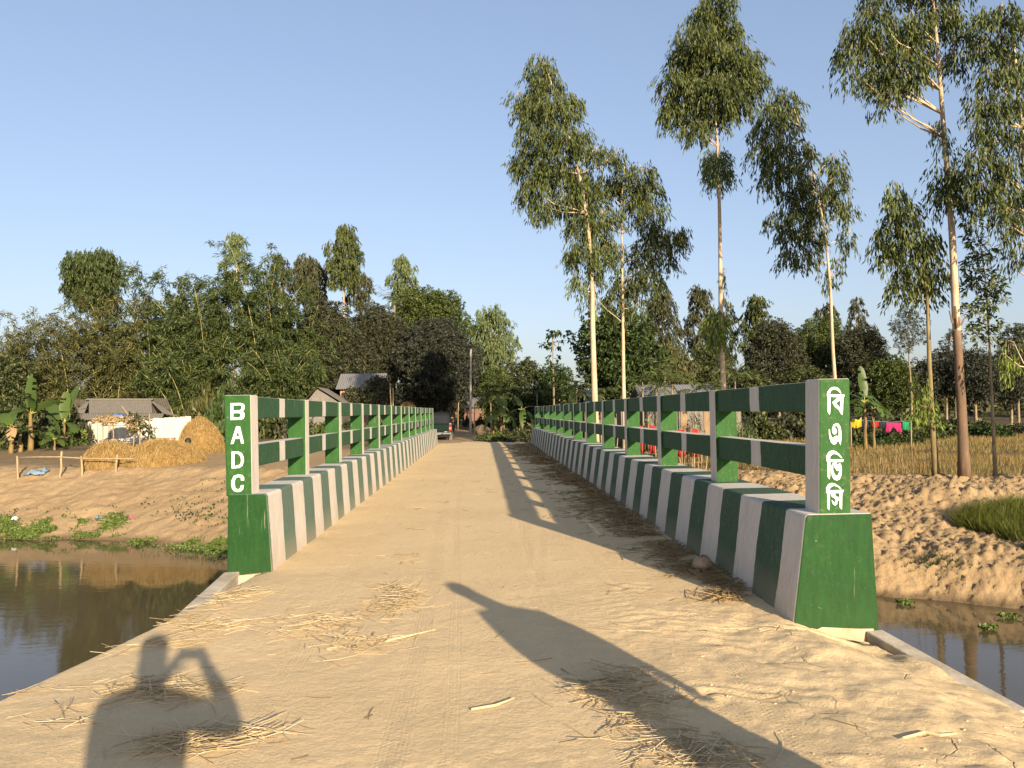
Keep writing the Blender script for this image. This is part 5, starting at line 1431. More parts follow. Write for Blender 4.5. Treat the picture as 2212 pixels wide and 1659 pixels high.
sp = at(536, 1000, 36.0); g = gz(sp[0], 36.0)
st = thing('wash_tub', 'dark tub with pale contents set on a rough wooden stump', 'tub', (sp[0], 36.0, g))
MB().tube([(sp[0], 36, g - .1), (sp[0] + .03, 36, g + .3), (sp[0], 36, g + .52)], [.16, .11, .13], 9).build('stump', 'wood', st)
MB().lathe((sp[0] - .02, 36, g + .50), [(.10, 0), (.155, .06), (.185, .26), (.17, .26), (.15, .10)], 18).build('vessel', 'black', st, smooth=True)
MB().lathe((sp[0] - .02, 36, g + .735), [(.168, 0), (.14, .035), (.02, .045)], 18).build('contents', 'white', st, smooth=True)

# gabled shed and brick house behind the left railing
sY = 54
sh = thing('gable_shed', 'small gabled shed of bleached iron behind the left railing', 'shed', (at(700, 900, sY)[0], sY, gz(at(700, 900, sY)[0], sY)))
ap, el, er = at(686, 838, sY), at(655, 872, sY), at(748, 878, sY)
gq = gz(ap[0], sY)
m = MB(); m.prism([(el[0] + .2, sY, gq - .1), (er[0] - .3, sY, gq - .1), (er[0] - .3, sY, er[2] + .12), (ap[0], sY, ap[2] - .03), (el[0] + .2, sY, el[2] + .08)], [(el[0] + .2, sY + 3.2, gq - .1), (er[0] - .3, sY + 3.2, gq - .1), (er[0] - .3, sY + 3.2, er[2] + .12), (ap[0], sY + 3.2, ap[2] - .03), (el[0] + .2, sY + 3.2, el[2] + .08)])
m.build('wall', 'tin_old', sh)
corr((ap[0], sY + 3.4, ap[2] + .05), (0, -3.7, 0), er - ap + [.2, 0, -.06], 40, .16, .02, 'tin_grey', 'roof_sheet', sh)
corr((ap[0], sY - .3, ap[2] + .05), (0, 3.7, 0), el - ap + [-.15, 0, -.05], 40, .16, .02, 'tin_grey', 'roof_sheet', sh)
bY = 61
bh = thing('brick_house', 'red brick house with blue-grey iron roof under the mango trees', 'house', (at(775, 890, bY)[0], bY, gz(at(775, 890, bY)[0], bY)))
x0, x1 = at(735, 860, bY)[0], at(822, 860, bY)[0]
gq = gz(x0, bY); ez = at(740, 842, bY)[2]
MB().box((x0, bY, gq - .1), (x1, bY + 4, ez)).build('wall', 'brick', bh)
corr((x0 - .3, bY - .45, ez + .03), (x1 - x0 + .6, 0, 0), np.array([0, 2.4, (842 - 806) * bY / F_PX]), 40, .17, .03, 'tin_blue', 'roof_sheet', bh)
corr((x1 + .3, bY + 4.4, ez + .03), (-(x1 - x0 + .6), 0, 0), np.array([0, -2.4, (842 - 806) * bY / F_PX]), 40, .17, .03, 'tin_blue', 'roof_sheet', bh)
for xw in (x0 + 1.2, x0 + 3.0):
    w_ = MB().box((xw, bY - .05, gq + .9), (xw + .7, bY - .01, gq + 1.9)).build('window', 'wood', bh)
    MB().box((xw + .06, bY - .07, gq + .96), (xw + .64, bY - .052, gq + 1.84)).build('pane', 'black', w_)

# far cattle shed, pink house, bamboo rack by the far road
fs = thing('cattle_shed', 'low bamboo cattle shed with sagging roof beside the far road', 'shed', (at(955, 915, 84)[0], 84, gz(at(955, 915, 84)[0], 84)))
a, b = at(928, 905, 84), at(985, 905, 84); gq = gz(a[0], 84)
for x in np.linspace(a[0], b[0], 5):
    MB().tube([(x, 84, gq - .1), (x + .02, 84, at(950, 878, 84)[2])], .07, 6).build('post', 'bamboo_pole', fs)
MB().box((a[0] - .3, 83.6, at(950, 878, 84)[2]), (b[0] + .3, 87, at(950, 878, 84)[2] + .16)).build('roof', 'tin_old', fs)
MB().box((a[0], 86, gq), (b[0], 86.1, at(950, 880, 84)[2])).build('wall', 'wood', fs)
ph_ = thing('pink_house', 'pink plastered house wall glimpsed past the power pole', 'house', (at(1045, 905, 92)[0], 92, gz(at(1045, 905, 92)[0], 92)))
a, b = at(1003, 905, 92), at(1048, 905, 92); gq = gz(a[0], 92); zt = at(1045, 880, 92)[2]
MB().box((a[0], 92, gq - .2), (b[0], 96, zt)).build('wall', 'pink_wall', ph_)
m = MB(); m.prism([(a[0] - .3, 91.6, zt), (a[0] - .3, 96.4, zt), (a[0] - .3, 94, zt + 1.3)], [(b[0] + .3, 91.6, zt), (b[0] + .3, 96.4, zt), (b[0] + .3, 94, zt + 1.3)]); m.build('roof', 'tin_old', ph_)
dm = MB(); u = np.linspace(0, 2 * math.pi, 14, endpoint=False)
for name, label, px, w, h, Y in (('earth_mound', 'heap of brown earth behind the two poles', 1040, 60, 24, 62), ('earth_mound', 'low spoil heap at the roots of the banana plants', 1095, 50, 14, 55)):
    S = Y / F_PX; c = at(px, 930, Y); g = gz(c[0], Y); R = w / 2 * S; H = h * S
    V = []; q = []
    for j in range(9):
        v = j / 8
        for i in range(24):
            a = 2 * math.pi * i / 24
            r = R * (1 - v) ** .6 * (1 + .12 * math.sin(3 * a) + rng.normal(0, .03))
            V.append((c[0] + r * math.cos(a), Y + r * math.sin(a), g - .1 + H * (v ** .8) * (1 + rng.normal(0, .05))))
    for j in range(8):
        for i in range(24):
            q.append((j * 24 + i, j * 24 + (i + 1) % 24, (j + 1) * 24 + (i + 1) % 24, (j + 1) * 24 + i))
    tag(mesh_obj(name, np.array(V), np.array(q), 'soil_dark', smooth=True), label, 'earth')
# rack under the red-brown haystack
rk = thing('bamboo_rack', 'bamboo rack of stakes in front of the red-brown haystack', 'rack', (at(975, 918, 72)[0], 72, gz(at(975, 918, 72)[0], 72)))
for px in (964, 969, 974, 979, 984):
    b = at(px, 918, 72); g = gz(b[0], 72)
    MB().tube([(b[0], 72, g - .1), (b[0] + .03, 72, at(px, 902, 72)[2])], .045, 6).build('stake', 'bamboo_pole', rk)
MB().tube([at(960, 903, 71.9), at(990, 902, 71.9)], .045, 6).build('crossbar', 'bamboo_pole', rk)

# tin houses behind the right railing
def tin_house(label, Y, px0, px1, eave, ridge, wallmat, roofmat, nsheet, group=None):
    a, b = at(px0, eave, Y), at(px1, eave, Y); g = gz((a[0] + b[0]) / 2, Y)
    t = thing('tin_house', label, 'house', ((a[0] + b[0]) / 2, Y, g), group)
    for i in range(nsheet):
        xa = a[0] + (b[0] - a[0]) * i / nsheet; xb = a[0] + (b[0] - a[0]) * (i + 1) / nsheet
        corr((xa, Y + .03 * (i % 2), g - .1), (xb - xa + .03, 0, 0), (0, 0, a[2] - g + .1), 30, .09, .014, wallmat if i % 4 != 2 else 'wood', 'wall_sheet', t)
    MB().box((a[0], Y + .2, g - .1), (b[0], Y + 3.6, a[2])).build('wall', 'tin_old', t)
    rz = (eave - ridge) * Y / F_PX
    corr((a[0] - .3, Y - .4, a[2] + .02), (b[0] - a[0] + .6, 0, 0), (0, 2.3, rz), 40, .16, .03, roofmat, 'roof_sheet', t)
    corr((b[0] + .3, Y + 4.2, a[2] + .02), (-(b[0] - a[0] + .6), 0, 0), (0, -2.3, rz), 40, .16, .03, roofmat, 'roof_sheet', t)
    m = MB(); m.add([(a[0] - .02, Y, a[2]), (a[0] - .02, Y + 3.8, a[2]), (a[0] - .02, Y + 1.9, a[2] + rz)], [(0, 1, 2)]); m.add([(b[0] + .02, Y, a[2]), (b[0] + .02, Y + 3.8, a[2]), (b[0] + .02, Y + 1.9, a[2] + rz)], [(0, 1, 2)]); m.build('gable', 'tin_old', t)
    return t
tin_house('weathered iron-walled house behind the stick fence and saplings', 45, 1395, 1545, 872, 830, 'tin_old', 'tin_blue', 12)
tin_house('low house with shining grey roof among the areca palms', 56, 1275, 1420, 872, 842, 'tin_old', 'tin_blue', 10)
tin_house('dark iron shed end beside the thicket', 47, 1560, 1600, 880, 852, 'tin_old', 'tin_grey', 4)

# ------------------------------------------------------------------ banana plants and palms
def banana(label, Y, px, base, top, leaves, name='banana_plant', r=.11, group='banana plants', dead=0):
    b = at(px, base, Y); g = gz(b[0], Y); tp = at(px, top, Y)
    t = thing(name, label, 'banana plant', (b[0], Y, g), group)
    m = MB(); p = pole_pts((b[0], Y, g - .1), tp, 0, 6, .02); m.tube(p, list(np.linspace(r, r * .45, 6)), 9); m.build('stem', 'stem', t, smooth=True)
    for k, (az, el, L, W, drp) in enumerate(leaves):
        az, el = math.radians(az), math.radians(el)
        d0 = np.array([math.cos(az) * math.cos(el), math.sin(az) * math.cos(el), math.sin(el)])
        n = 13
        ctr = [np.array(tp) + d0 * L * .0]
        d = d0.copy()
        st = L * .15
        pts = [np.array(tp), np.array(tp) + d * st]
        MB().tube(pts, [.035, .022], 6).build('leaf_stalk', 'stalk', t)
        p_ = pts[-1]; rows = []
        side = unit(np.cross(d0, np.array([0, 0, 1.0]))) if abs(d0[2]) < .97 else np.array([1.0, 0, 0])
        up = np.cross(side, d0)
        tw = rng.normal(0, .35)
        side = side * math.cos(tw) + up * math.sin(tw)
        for i in range(n):
            s = i / (n - 1)
            w = W * (0.25 + 1.0 * math.sin(math.pi * min(1, s * .93 + .07)) ** .55) * .5 * (1 if s < .97 else .3)
            fold = .22 * w
            jl, jr = rng.uniform(.86, 1.05), rng.uniform(.86, 1.05)
            nrm = np.cross(side, d)
            rows.append([p_ - side * w * jl - nrm * 0 + np.array([0, 0, -.28 * w * drp]) + nrm * fold, p_ + 0, p_ + side * w * jr + np.array([0, 0, -.28 * w * drp]) + nrm * fold])
            d = unit(d + np.array([0, 0, -drp * .13]))
            p_ = p_ + d * (L * .85 / (n - 1))
        V = np.array(rows).reshape(-1, 3)
        q = []
        for i in range(n - 1):
            if rng.random() > (.12 if k >= dead else .4): q.append((i * 3, i * 3 + 1, i * 3 + 4, i * 3 + 3))
            if rng.random() > (.12 if k >= dead else .4): q.append((i * 3 + 1, i * 3 + 2, i * 3 + 5, i * 3 + 4))
        mesh_obj('leaf_blade', V, np.array(q), 'banana' if k >= dead else 'banana_old', t)
    return t
def fan(n, L, W, e0=10, e1=70, drp=1.0, az0=0):
    return [(az0 + 360 * k / n + rng.normal(0, 14), rng.uniform(e0, e1), L * rng.uniform(.8, 1.15), W * rng.uniform(.85, 1.15), drp * rng.uniform(.6, 1.3)) for k in range(n)]
banana('tall banana plant with yellow leaf stalks and upright new leaf', 43, 66, 978, 893, [(95, 84, 2.2, .55, .1), (180, 14, 2.9, .55, .7), (172, 42, 2.4, .5, .8), (186, 0, 2.5, .5, 1.0), (12, 42, 1.8, .5, .6), (0, 12, 2.2, .5, 1.5), (255, 35, 1.6, .5, 1.2), (300, 60, 1.7, .5, .9), (225, 50, 1.7, .5, .9)], r=.17)
banana('drooping banana plant with browned hanging leaves by the fence end', 41, 25, 985, 925, [(200, 30, 1.5, .4, 2.2), (300, 40, 1.4, .4, 2.4), (110, 60, 1.6, .45, .9), (150, 55, 1.6, .45, .8), (20, 35, 1.3, .4, 2.0)], r=.14, dead=2)
banana('banana plant with dead skirt of leaves at the yard edge', 42, 44, 982, 935, fan(5, 1.4, .4, 20, 70, 1.2), r=.13, dead=1)
banana('wide-leaved banana plant beside the hut wall', 45, 138, 972, 915, [(150, 50, 2.2, .6, .5), (70, 70, 2.4, .6, .3), (20, 60, 1.7, .5, .9), (190, 15, 1.5, .45, 1.0), (330, 20, 1.4, .45, 1.4), (260, 30, 1.3, .45, 1.4), (95, 80, 1.9, .5, .1)], r=.12)
banana('young low banana plant among the fallen bamboo', 42.5, 118, 985, 950, fan(6, 1.0, .3, 15, 70, 1.1), r=.07, dead=1)
banana('banana plant with backlit fresh leaf at the far roadside', 49, 1083, 935, 897, [(110, 70, 1.5, .42, .3), (70, 62, 1.4, .4, .5), (200, 10, 1.6, .42, 1.3), (330, 0, 1.7, .42, 1.5), (160, 45, 1.2, .4, 1.2), (290, 30, 1.3, .4, 1.6), (20, 40, 1.4, .4, 1.0)], r=.13)
banana('banana plant leaning out beside the end of the railing', 47, 1128, 935, 885, [(10, 30, 2.0, .42, 1.3), (200, 10, 1.8, .4, 1.6), (270, 10, 1.6, .4, 2.0), (120, 60, 1.4, .4, .8), (320, -10, 1.5, .4, 1.5)], r=.12)
banana('dried banana plant with hanging brown leaves at the far roadside', 50, 1066, 938, 905, fan(5, 1.2, .35, 0, 50, 1.8), r=.11, dead=3)
banana('tall banana plant with one pale leaf beside the lettered pillar', 41, 1868, 930, 868, [(100, 82, 2.0, .45, .1), (75, 70, 1.5, .42, .3), (30, 25, 1.8, .4, .9), (350, 5, 1.5, .4, 1.2), (180, 20, 1.5, .4, 1.1), (215, 0, 1.3, .4, 1.4), (300, 10, 1.5, .4, 1.6), (140, 45, 1.4, .4, .8)], r=.12)
banana('lower banana plant next to the washing line end', 42, 1886, 925, 885, fan(7, 1.5, .38, 5, 60, 1.1), r=.10)

def palm_proto(label, Y, px, base, top, nf=9, L=1.6, group='areca palms before the tin houses', stiff=1.0, mat='palm', r=.05):
    b = at(px, base, Y); g = gz(b[0], Y); tp = at(px, top, Y)
    t = thing('areca_palm', label, 'palm', (b[0], Y, g), group)
    MB().tube([(b[0], Y, g - .1), (b[0] + .03, Y, (g + tp[2]) / 2), tp], [r * 1.2, r, r * .8], 8).build('trunk', 'bark_grey', t, smooth=True)
    Ls, Qs, bb = [], [], 0
    for k in range(nf):
        az = 2 * math.pi * k / nf + rng.normal(0, .25); el = rng.uniform(.35, 1.35)
        d = np.array([math.cos(az) * math.cos(el), math.sin(az) * math.cos(el), math.sin(el)])
        p_ = np.array(tp); pts = []
        for i in range(16):
            pts.append(p_.copy()); d = unit(d + np.array([0, 0, -.11 / stiff])); p_ = p_ + d * L / 15
        pts = np.array(pts)
        side = unit(np.cross(d, [0, 0, 1.0]) + 1e-6)
        for s in (-1, 1):
            for i in range(3, 16):
                dirn = unit(side * s * .75 + (pts[i] - pts[i - 1]) / (L / 15) * .55 + np.array([0, 0, -.25]) + rng.normal(0, .1, 3))
                ll = L * .33 * (1 - abs(i - 8) / 14)
                V, Q = leaf_quads(pts[i:i + 1], dirn[None], np.array([ll]), np.array([.055]), .25)
                Ls.append(V); Qs.append(Q + bb); bb += 4
        m = MB()
    V, Q = np.concatenate(Ls), np.concatenate(Qs)
    mesh_obj('fronds', V, Q, mat, t)
    return t
for px, base, top, Y, L, lab in ((1245, 880, 845, 48, 1.7, 'bushy areca palm at the end of the railing'), (1262, 885, 858, 46, 1.4, 'short areca palm under the leaning gum trunk'), (1297, 880, 852, 44, 1.3, 'areca palm between the two pale trunks'),
                               (1388, 880, 826, 43, 1.6, 'areca palm right of the forked gum trunk'), (1418, 880, 836, 43, 1.5, 'second areca palm before the iron house'), (1436, 878, 812, 44, 1.6, 'tallest areca palm before the iron house'),
                               (1452, 880, 830, 42.5, 1.5, 'areca palm leaning over the iron roof'), (1500, 880, 848, 42, 1.2, 'low areca palm against the iron roof'), (1537, 880, 850, 42, 1.2, 'yellowish areca palm beside the tallest trunk'),
                               (1588, 880, 822, 46, 1.8, 'dark areca palm past the tallest trunk'), (1088, 915, 850, 62, 2.2, 'areca palm above the far banana plants'), (1060, 915, 870, 58, 1.7, 'areca palm drooping beside the power pole'), (1160, 900, 850, 60, 1.9, 'areca palm in the dark thicket past the railing')):
    palm_proto(lab, Y, px, base, top, 9, L)
palm_proto('coconut-like palm crown poking out of the dark mango trees', 71.5, 852, 880, 660, 11, 2.6, 'trees behind the yard', 1.2, r=.12)

# ------------------------------------------------------------------ shrubs and undergrowth
def bush_proto(n, L, W, mat):
    P = ball(n, .35) * np.array([1, 1, .8]); P[:, 2] = np.abs(P[:, 2])
    lump = 1 + .22 * np.sin(P[:, 0] * 5 + 1) * np.cos(P[:, 1] * 4) + .15 * np.sin(P[:, 2] * 7)
    P *= lump[:, None]
    D = unit(P) + rng.normal(0, .7, P.shape) + np.array([0, 0, .2])
    V, Q = leaf_quads(P, D, L * rng.uniform(.6, 1.3, n), W * rng.uniform(.7, 1.3, n), .2)
    return fast_mesh('bush', V, [Q], mat)
BUSH = [bush_proto(1500, .26, .11, 'shrub'), bush_proto(1500, .24, .10, 'mango_green'), bush_proto(1500, .24, .13, 'broad'), bush_proto(1300, .30, .06, 'bamboo_olive'), bush_proto(1300, .22, .09, 'mango')]
BUSH_AT = {'bush behind the banana plants': ['at the very edge of the banana grove', 'behind the drooping browned banana plant', 'behind the tall banana plant', 'between the tall and the wide-leaved banana plants', 'left of the hut wall behind the bananas', 'at the foot of the wide-leaved banana plant', 'touching the hut corner', 'under the tall banana leaves', 'between the dead-skirted and the drooping banana plants', 'beyond the end post of the rail fence'], 'bush at the foot of the bamboo': ['behind the beehive haystack', 'against the top of the BADC pillar', 'just past the BADC pillar', 'above the first left railing bay', 'left of the gabled shed', 'at the end of the white iron fence', 'beside the gabled shed roof', 'behind the low bright bamboo', 'over the white iron fence', 'behind the grey hut roof end'], 'bush seen through the left railing': ['below the gabled shed gable', 'before the brick house wall', 'behind the pair of stakes', 'beside the weathered haystack', 'towards the parked pickup', 'low in the second railing bay', 'low in the third railing bay'], 'weed bush past the far end of the bridge': ['by the foot of the leaning bamboo pole', 'at the kink of the far road', 'in the middle of the weed bank', 'against the end of the right kerb', 'where the straw drift ends', 'below the drooping areca palm', 'before the pink house wall', 'behind the spoil heap', 'beside the power pole foot', 'below the far banana plants', 'beside the leaning banana plant', 'against the last railing post'], 'bush under the trees past the right railing': ['below the tiered tree', 'behind the bushy areca palm', 'behind the leaning gum trunk', 'behind the forked gum trunk', 'behind the iron house roof', 'beside the dark areca palm', 'beside the dark iron shed', 'below the brown-green shade tree', 'behind the slim curved gum', 'behind the right pillar rail', 'behind the far banana plants', 'between roadside tree and railing end'], 'bush along the far side of the stubble field': ['below the banana beside the yellow garment', 'below the red cloth', 'below the magenta trousers', 'below the green shirt', 'behind the young mossy gum', 'between young gum and red trunk', 'directly behind the red trunk', 'just past the red trunk', 'behind the thin pale stem', 'at the far end of the field', 'above the washing line banana', 'above the navy shorts', 'above the magenta trousers', 'below the widest orchard tree', 'below the forked orchard tree']}
def bush(label, px, Y, w, h, kind, group, base=None, dz=0.0):
    b = at(px, 900, Y); g = gz(b[0], Y)
    o = link_mesh('bush', BUSH[kind])
    S = Y / F_PX
    o.location = (b[0], Y, g - .1 + dz); o.scale = (w / 2 * S, w / 2 * S, h * S / .9); o.rotation_euler = (0, 0, rng.uniform(0, 6.28))
    kinds = ('mixed green', 'bright green', 'large-leaved', 'narrow-leaved olive', 'dusty brown-green')
    size = 'low' if h * S < 1.0 else ('head-high' if h * S < 1.9 else 'tall')
    wide = 'wide ' if w * S > 2.6 else ''
    where = BUSH_AT[label].pop(0)
    return tag(o, '%s %s%s bush %s' % (size, wide, kinds[kind], where), 'bush', group)
for px, Y, w, h, k in ((-20, 48, 90, 110, 0), (20, 47, 80, 90, 4), (60, 47, 80, 80, 0), (100, 47, 80, 80, 4), (130, 49, 70, 75, 0), (150, 46, 60, 60, 1), (168, 47, 50, 75, 4), (90, 45, 60, 40, 0), (40, 44.5, 60, 40, 4), (-10, 44, 60, 60, 0)):
    bush('bush behind the banana plants', px, Y, w, h, k, 'tangle of bushes behind the banana plants')
for px, Y, w, h, k in ((480, 52, 70, 110, 2), (510, 50, 60, 90, 2), (545, 54, 60, 80, 0), (590, 53, 80, 90, 0), (640, 52, 70, 75, 4), (450, 54, 70, 120, 3), (620, 56, 80, 110, 3), (540, 57, 90, 130, 3), (420, 56, 70, 90, 3), (370, 57, 80, 80, 3)):
    bush('bush at the foot of the bamboo', px, Y, w, h, k, 'bushes at the foot of the bamboo')
for px, Y, w, h, k in ((700, 50, 90, 40, 1), (760, 52, 90, 45, 4), (820, 54, 80, 45, 4), (880, 58, 70, 35, 4), (915, 62, 60, 40, 4), (740, 47, 90, 22, 1), (800, 47, 90, 22, 1)):
    bush('bush seen through the left railing', px, Y, w, h, k, 'bushes behind the left railing')
for px, Y, w, h, k in ((1050, 45, 40, 18, 0), (1075, 43, 50, 20, 1), (1100, 42, 55, 20, 0), (1125, 41, 55, 22, 4), (1145, 42.5, 50, 24, 4), (1062, 47, 40, 16, 4), (1036, 78, 26, 26, 4), (1052, 72, 34, 34, 0), (1010, 84, 20, 22, 4), (1090, 47, 50, 22, 4), (1120, 46, 50, 30, 0), (1150, 46, 40, 40, 4)):
    bush('weed bush past the far end of the bridge', px, Y, w, h * 1.3, k, 'weeds past the far end of the bridge')
for px, Y, w, h, k in ((1180, 60, 90, 60, 0), (1230, 58, 90, 60, 2), (1285, 60, 90, 60, 0), (1330, 62, 90, 60, 2), (1480, 62, 100, 70, 0), (1580, 56, 90, 55, 4), (1640, 55, 100, 60, 0), (1700, 56, 110, 60, 4), (1760, 57, 110, 65, 0), (1820, 58, 110, 65, 4), (1100, 66, 90, 50, 4), (1150, 68, 90, 60, 0)):
    bush('bush under the trees past the right railing', px, Y, w, h, k, 'thicket past the right railing')
for px, Y, w, h, k in ((1875, 45, 60, 30, 2), (1905, 46, 60, 32, 2), (1935, 47, 60, 30, 0), (1965, 47, 50, 30, 2), (1995, 52, 70, 40, 0), (2030, 56, 80, 40, 0), (2065, 57, 70, 30, 4), (2100, 56, 70, 30, 2), (2150, 54, 60, 34, 2), (2200, 58, 80, 30, 4), (1850, 50, 80, 50, 0), (1900, 54, 100, 60, 4), (1950, 56, 100, 60, 0), (2130, 60, 110, 34, 0), (2060, 61, 110, 40, 0)):
    bush('bush along the far side of the stubble field', px, Y, w, h, k, 'bushes along the far side of the field')
# ------------------------------------------------------------------ field: stubble, rice, water plants
def blades(P, H, W, lean=.25):
    n = len(P); a = rng.random(n) * 6.283
    side = np.stack([np.cos(a), np.sin(a), np.zeros(n)], -1) * (W / 2)[:, None]
    tip = P + np.stack([rng.normal(0, lean, n), rng.normal(0, lean, n), np.ones(n)], -1) * H[:, None]
    V = np.stack([P - side, P + side, tip], 1).reshape(-1, 3)
    return V, np.arange(3 * n).reshape(-1, 3)
rows = []
for y in np.arange(23.0, 66, .24):
    st = .20 if y < 36 else .34
    xs = np.arange(6.5, 9 + y * .86, st)
    rows.append(np.stack([xs + rng.normal(0, .03, len(xs)), np.full(len(xs), y) + rng.normal(0, .04, len(xs))], -1))
T = np.concatenate(rows)
dd = T[:, 1] - far_edge(T[:, 0])
T = T[(dd > 8.4) & (T[:, 0] > 7 + (T[:, 1] - 23) * .10) & (rng.random(len(T)) < .93)]
T = T[vnoise(T[:, 0] * .35, T[:, 1] * .8, 91) > .22]
nb_ = 4
P = np.repeat(T, nb_, 0) + rng.normal(0, .035, (len(T) * nb_, 2))
Z = ground_h(P[:, 0], P[:, 1])
n = len(P)
sc_ = np.clip(P[:, 1] / 30, 1, 2)
V, Q = blades(np.stack([P[:, 0], P[:, 1], Z - .02], -1), rng.uniform(.14, .34, n), rng.uniform(.010, .020, n) * sc_, .22)
tag(mesh_obj('rice_stubble', V, Q, 'stubble'), 'golden rice stubble standing in rows over the field', 'stubble', None, 'stuff')
n = 9000
px_ = rng.uniform(2070, 2330, n); lo_ = 1132 + (px_ - 2075) * .30; up_ = 1128 - (px_ - 2070) * .28
py_ = lo_ + (np.clip(up_, 1096, 1140) - lo_) * rng.random(n)
rp = hit(px_, py_); n = len(rp)
V, Q = blades(rp - [0, 0, .03], rng.uniform(.22, .50, n), rng.uniform(.012, .022, n), .45)
tag(mesh_obj('rice_patch', V, Q, 'rice'), 'patch of yellow-green uncut rice on the bank terrace', 'rice', None, 'stuff')
def weeds(name, label, spots, n, size=(.05, .09), mat='weed', tall=.10, cat='weeds', group=None, thr=.36):
    """spots: photo pixels (x, y, spread x, spread y) where the plants show"""
    tot = sum(q[2] * q[3] for q in spots)
    X = np.concatenate([rng.normal(q[0], q[2], int(n * q[2] * q[3] / tot)) for q in spots])
    Yp = np.concatenate([rng.normal(q[1], q[3], int(n * q[2] * q[3] / tot)) for q in spots])
    P = hit(X, Yp)
    P = P[vnoise(P[:, 0] * 2.2, P[:, 1] * 2.6, 33) > thr]; n = len(P)
    B = P + np.stack([np.zeros(n), np.zeros(n), .01 + rng.random(n) * tall], -1)
    D = np.stack([rng.normal(0, 1, n), rng.normal(0, 1, n), rng.uniform(.1, 1.4, n)], -1)
    V, Q = leaf_quads(B, D, rng.uniform(size[0], size[1], n) * 1.6, rng.uniform(size[0], size[1], n) * 1.1)
    return tag(mesh_obj(name, V, Q, mat), label, cat, group, 'stuff')
CG = 'creeping plants at the water edge'
weeds('water_weeds', 'mat of green water hyacinth along the far waterline', [(15, 1152, 30, 6), (70, 1160, 40, 3.5), (0, 1138, 20, 9), (130, 1161, 40, 2.5), (215, 1164, 22, 1.5), (105, 1143, 18, 7), (145, 1130, 10, 5)], 9000, size=(.035, .06), tall=.08, group=CG)
weeds('water_weeds', 'bright hyacinth raft floating beside the lettered pillar', [(370, 1176, 26, 3.5), (440, 1184, 30, 5), (480, 1186, 24, 8), (320, 1174, 22, 2), (300, 1178, 10, 2)], 5200, size=(.035, .06), tall=.08, group=CG, thr=.28)
weeds('creeping_plant', 'green creeper patch spreading up the sandy bank', [(235, 1135, 12, 7), (255, 1125, 12, 6), (222, 1145, 7, 3)], 1500, size=(.03, .055), tall=.04, group=CG, thr=.3)
weeds('creeping_plant', 'thin line of creepers on the bank below the rail fence', [(165, 1132, 14, 3), (140, 1140, 12, 5), (180, 1127, 10, 2)], 600, size=(.03, .05), tall=.04, group=CG)
weeds('creeping_plant', 'sparse dull weeds scattered over the sandy slope', [(330, 1105, 50, 12), (420, 1115, 45, 14), (250, 1108, 40, 7), (470, 1090, 30, 25), (60, 1112, 50, 6)], 620, size=(.04, .07), mat='shrub', tall=.04, group=CG, thr=.5)
for px, py, lab in ((1955, 1305, 'small floating plant in the shade of the right bank'), (2180, 1335, 'floating plant nearest the terrace bank'), (2135, 1362, 'floating plant among the trunk reflections')):
    c = onz(px, py, WATER_Z); n = 90
    B = np.stack([c[0] + rng.uniform(-.16, .16, n), c[1] + rng.uniform(-.08, .08, n), np.full(n, WATER_Z + .012) + rng.random(n) * .05], -1)
    V, Q = leaf_quads(B, np.stack([rng.normal(0, 1, n), rng.normal(0, 1, n), rng.uniform(.1, .9, n)], -1), rng.uniform(.06, .1, n), rng.uniform(.04, .06, n))
    tag(mesh_obj('water_plant', V, Q, 'weed'), lab, 'water plant', 'floating plants on the right water')
n = 500
q = hit(rng.normal(2020, 40, n), rng.normal(1218, 10, n)); n = len(q)
V, Q = blades(q, rng.uniform(.05, .14, n), rng.uniform(.01, .018, n), .6)
tag(mesh_obj('bank_grass', V, Q, 'shrub'), 'wispy grass tufts on the cloddy right bank', 'grass', None, 'stuff')
# litter on the left bank
crumpled('plastic_bag', 'pink plastic bag dropped on the sandy bank', 'litter', tuple(np.append(hit(284, 1122)[0][:2], gz(*hit(284, 1122)[0][:2]) + .01)), .075, .07, .11, mat_cloth('pink_plastic', (.62, .08, .22)), 15, 'litter on the bank')
crumpled('plastic_bag', 'white plastic bag caught in the hyacinth', 'litter', tuple(np.append(hit(33, 1125)[0][:2], gz(*hit(33, 1125)[0][:2]) + .03)), .13, .12, .16, mat_cloth('white_plastic', (.75, .74, .7)), 16, 'litter on the bank')
crumpled('plastic_bag', 'torn white wrapper lying lower in the hyacinth', 'litter', tuple(np.append(hit(28, 1146)[0][:2], gz(*hit(28, 1146)[0][:2]) + .04)), .2, .1, .1, mat_cloth('wrapper', (.62, .62, .58)), 17, 'litter on the bank')
crumpled('plastic_bag', 'faded blue rag beside the creeper patch', 'litter', tuple(np.append(hit(213, 1121)[0][:2], gz(*hit(213, 1121)[0][:2]) + .01)), .12, .1, .12, 'tarp_grey', 18, 'litter on the bank')

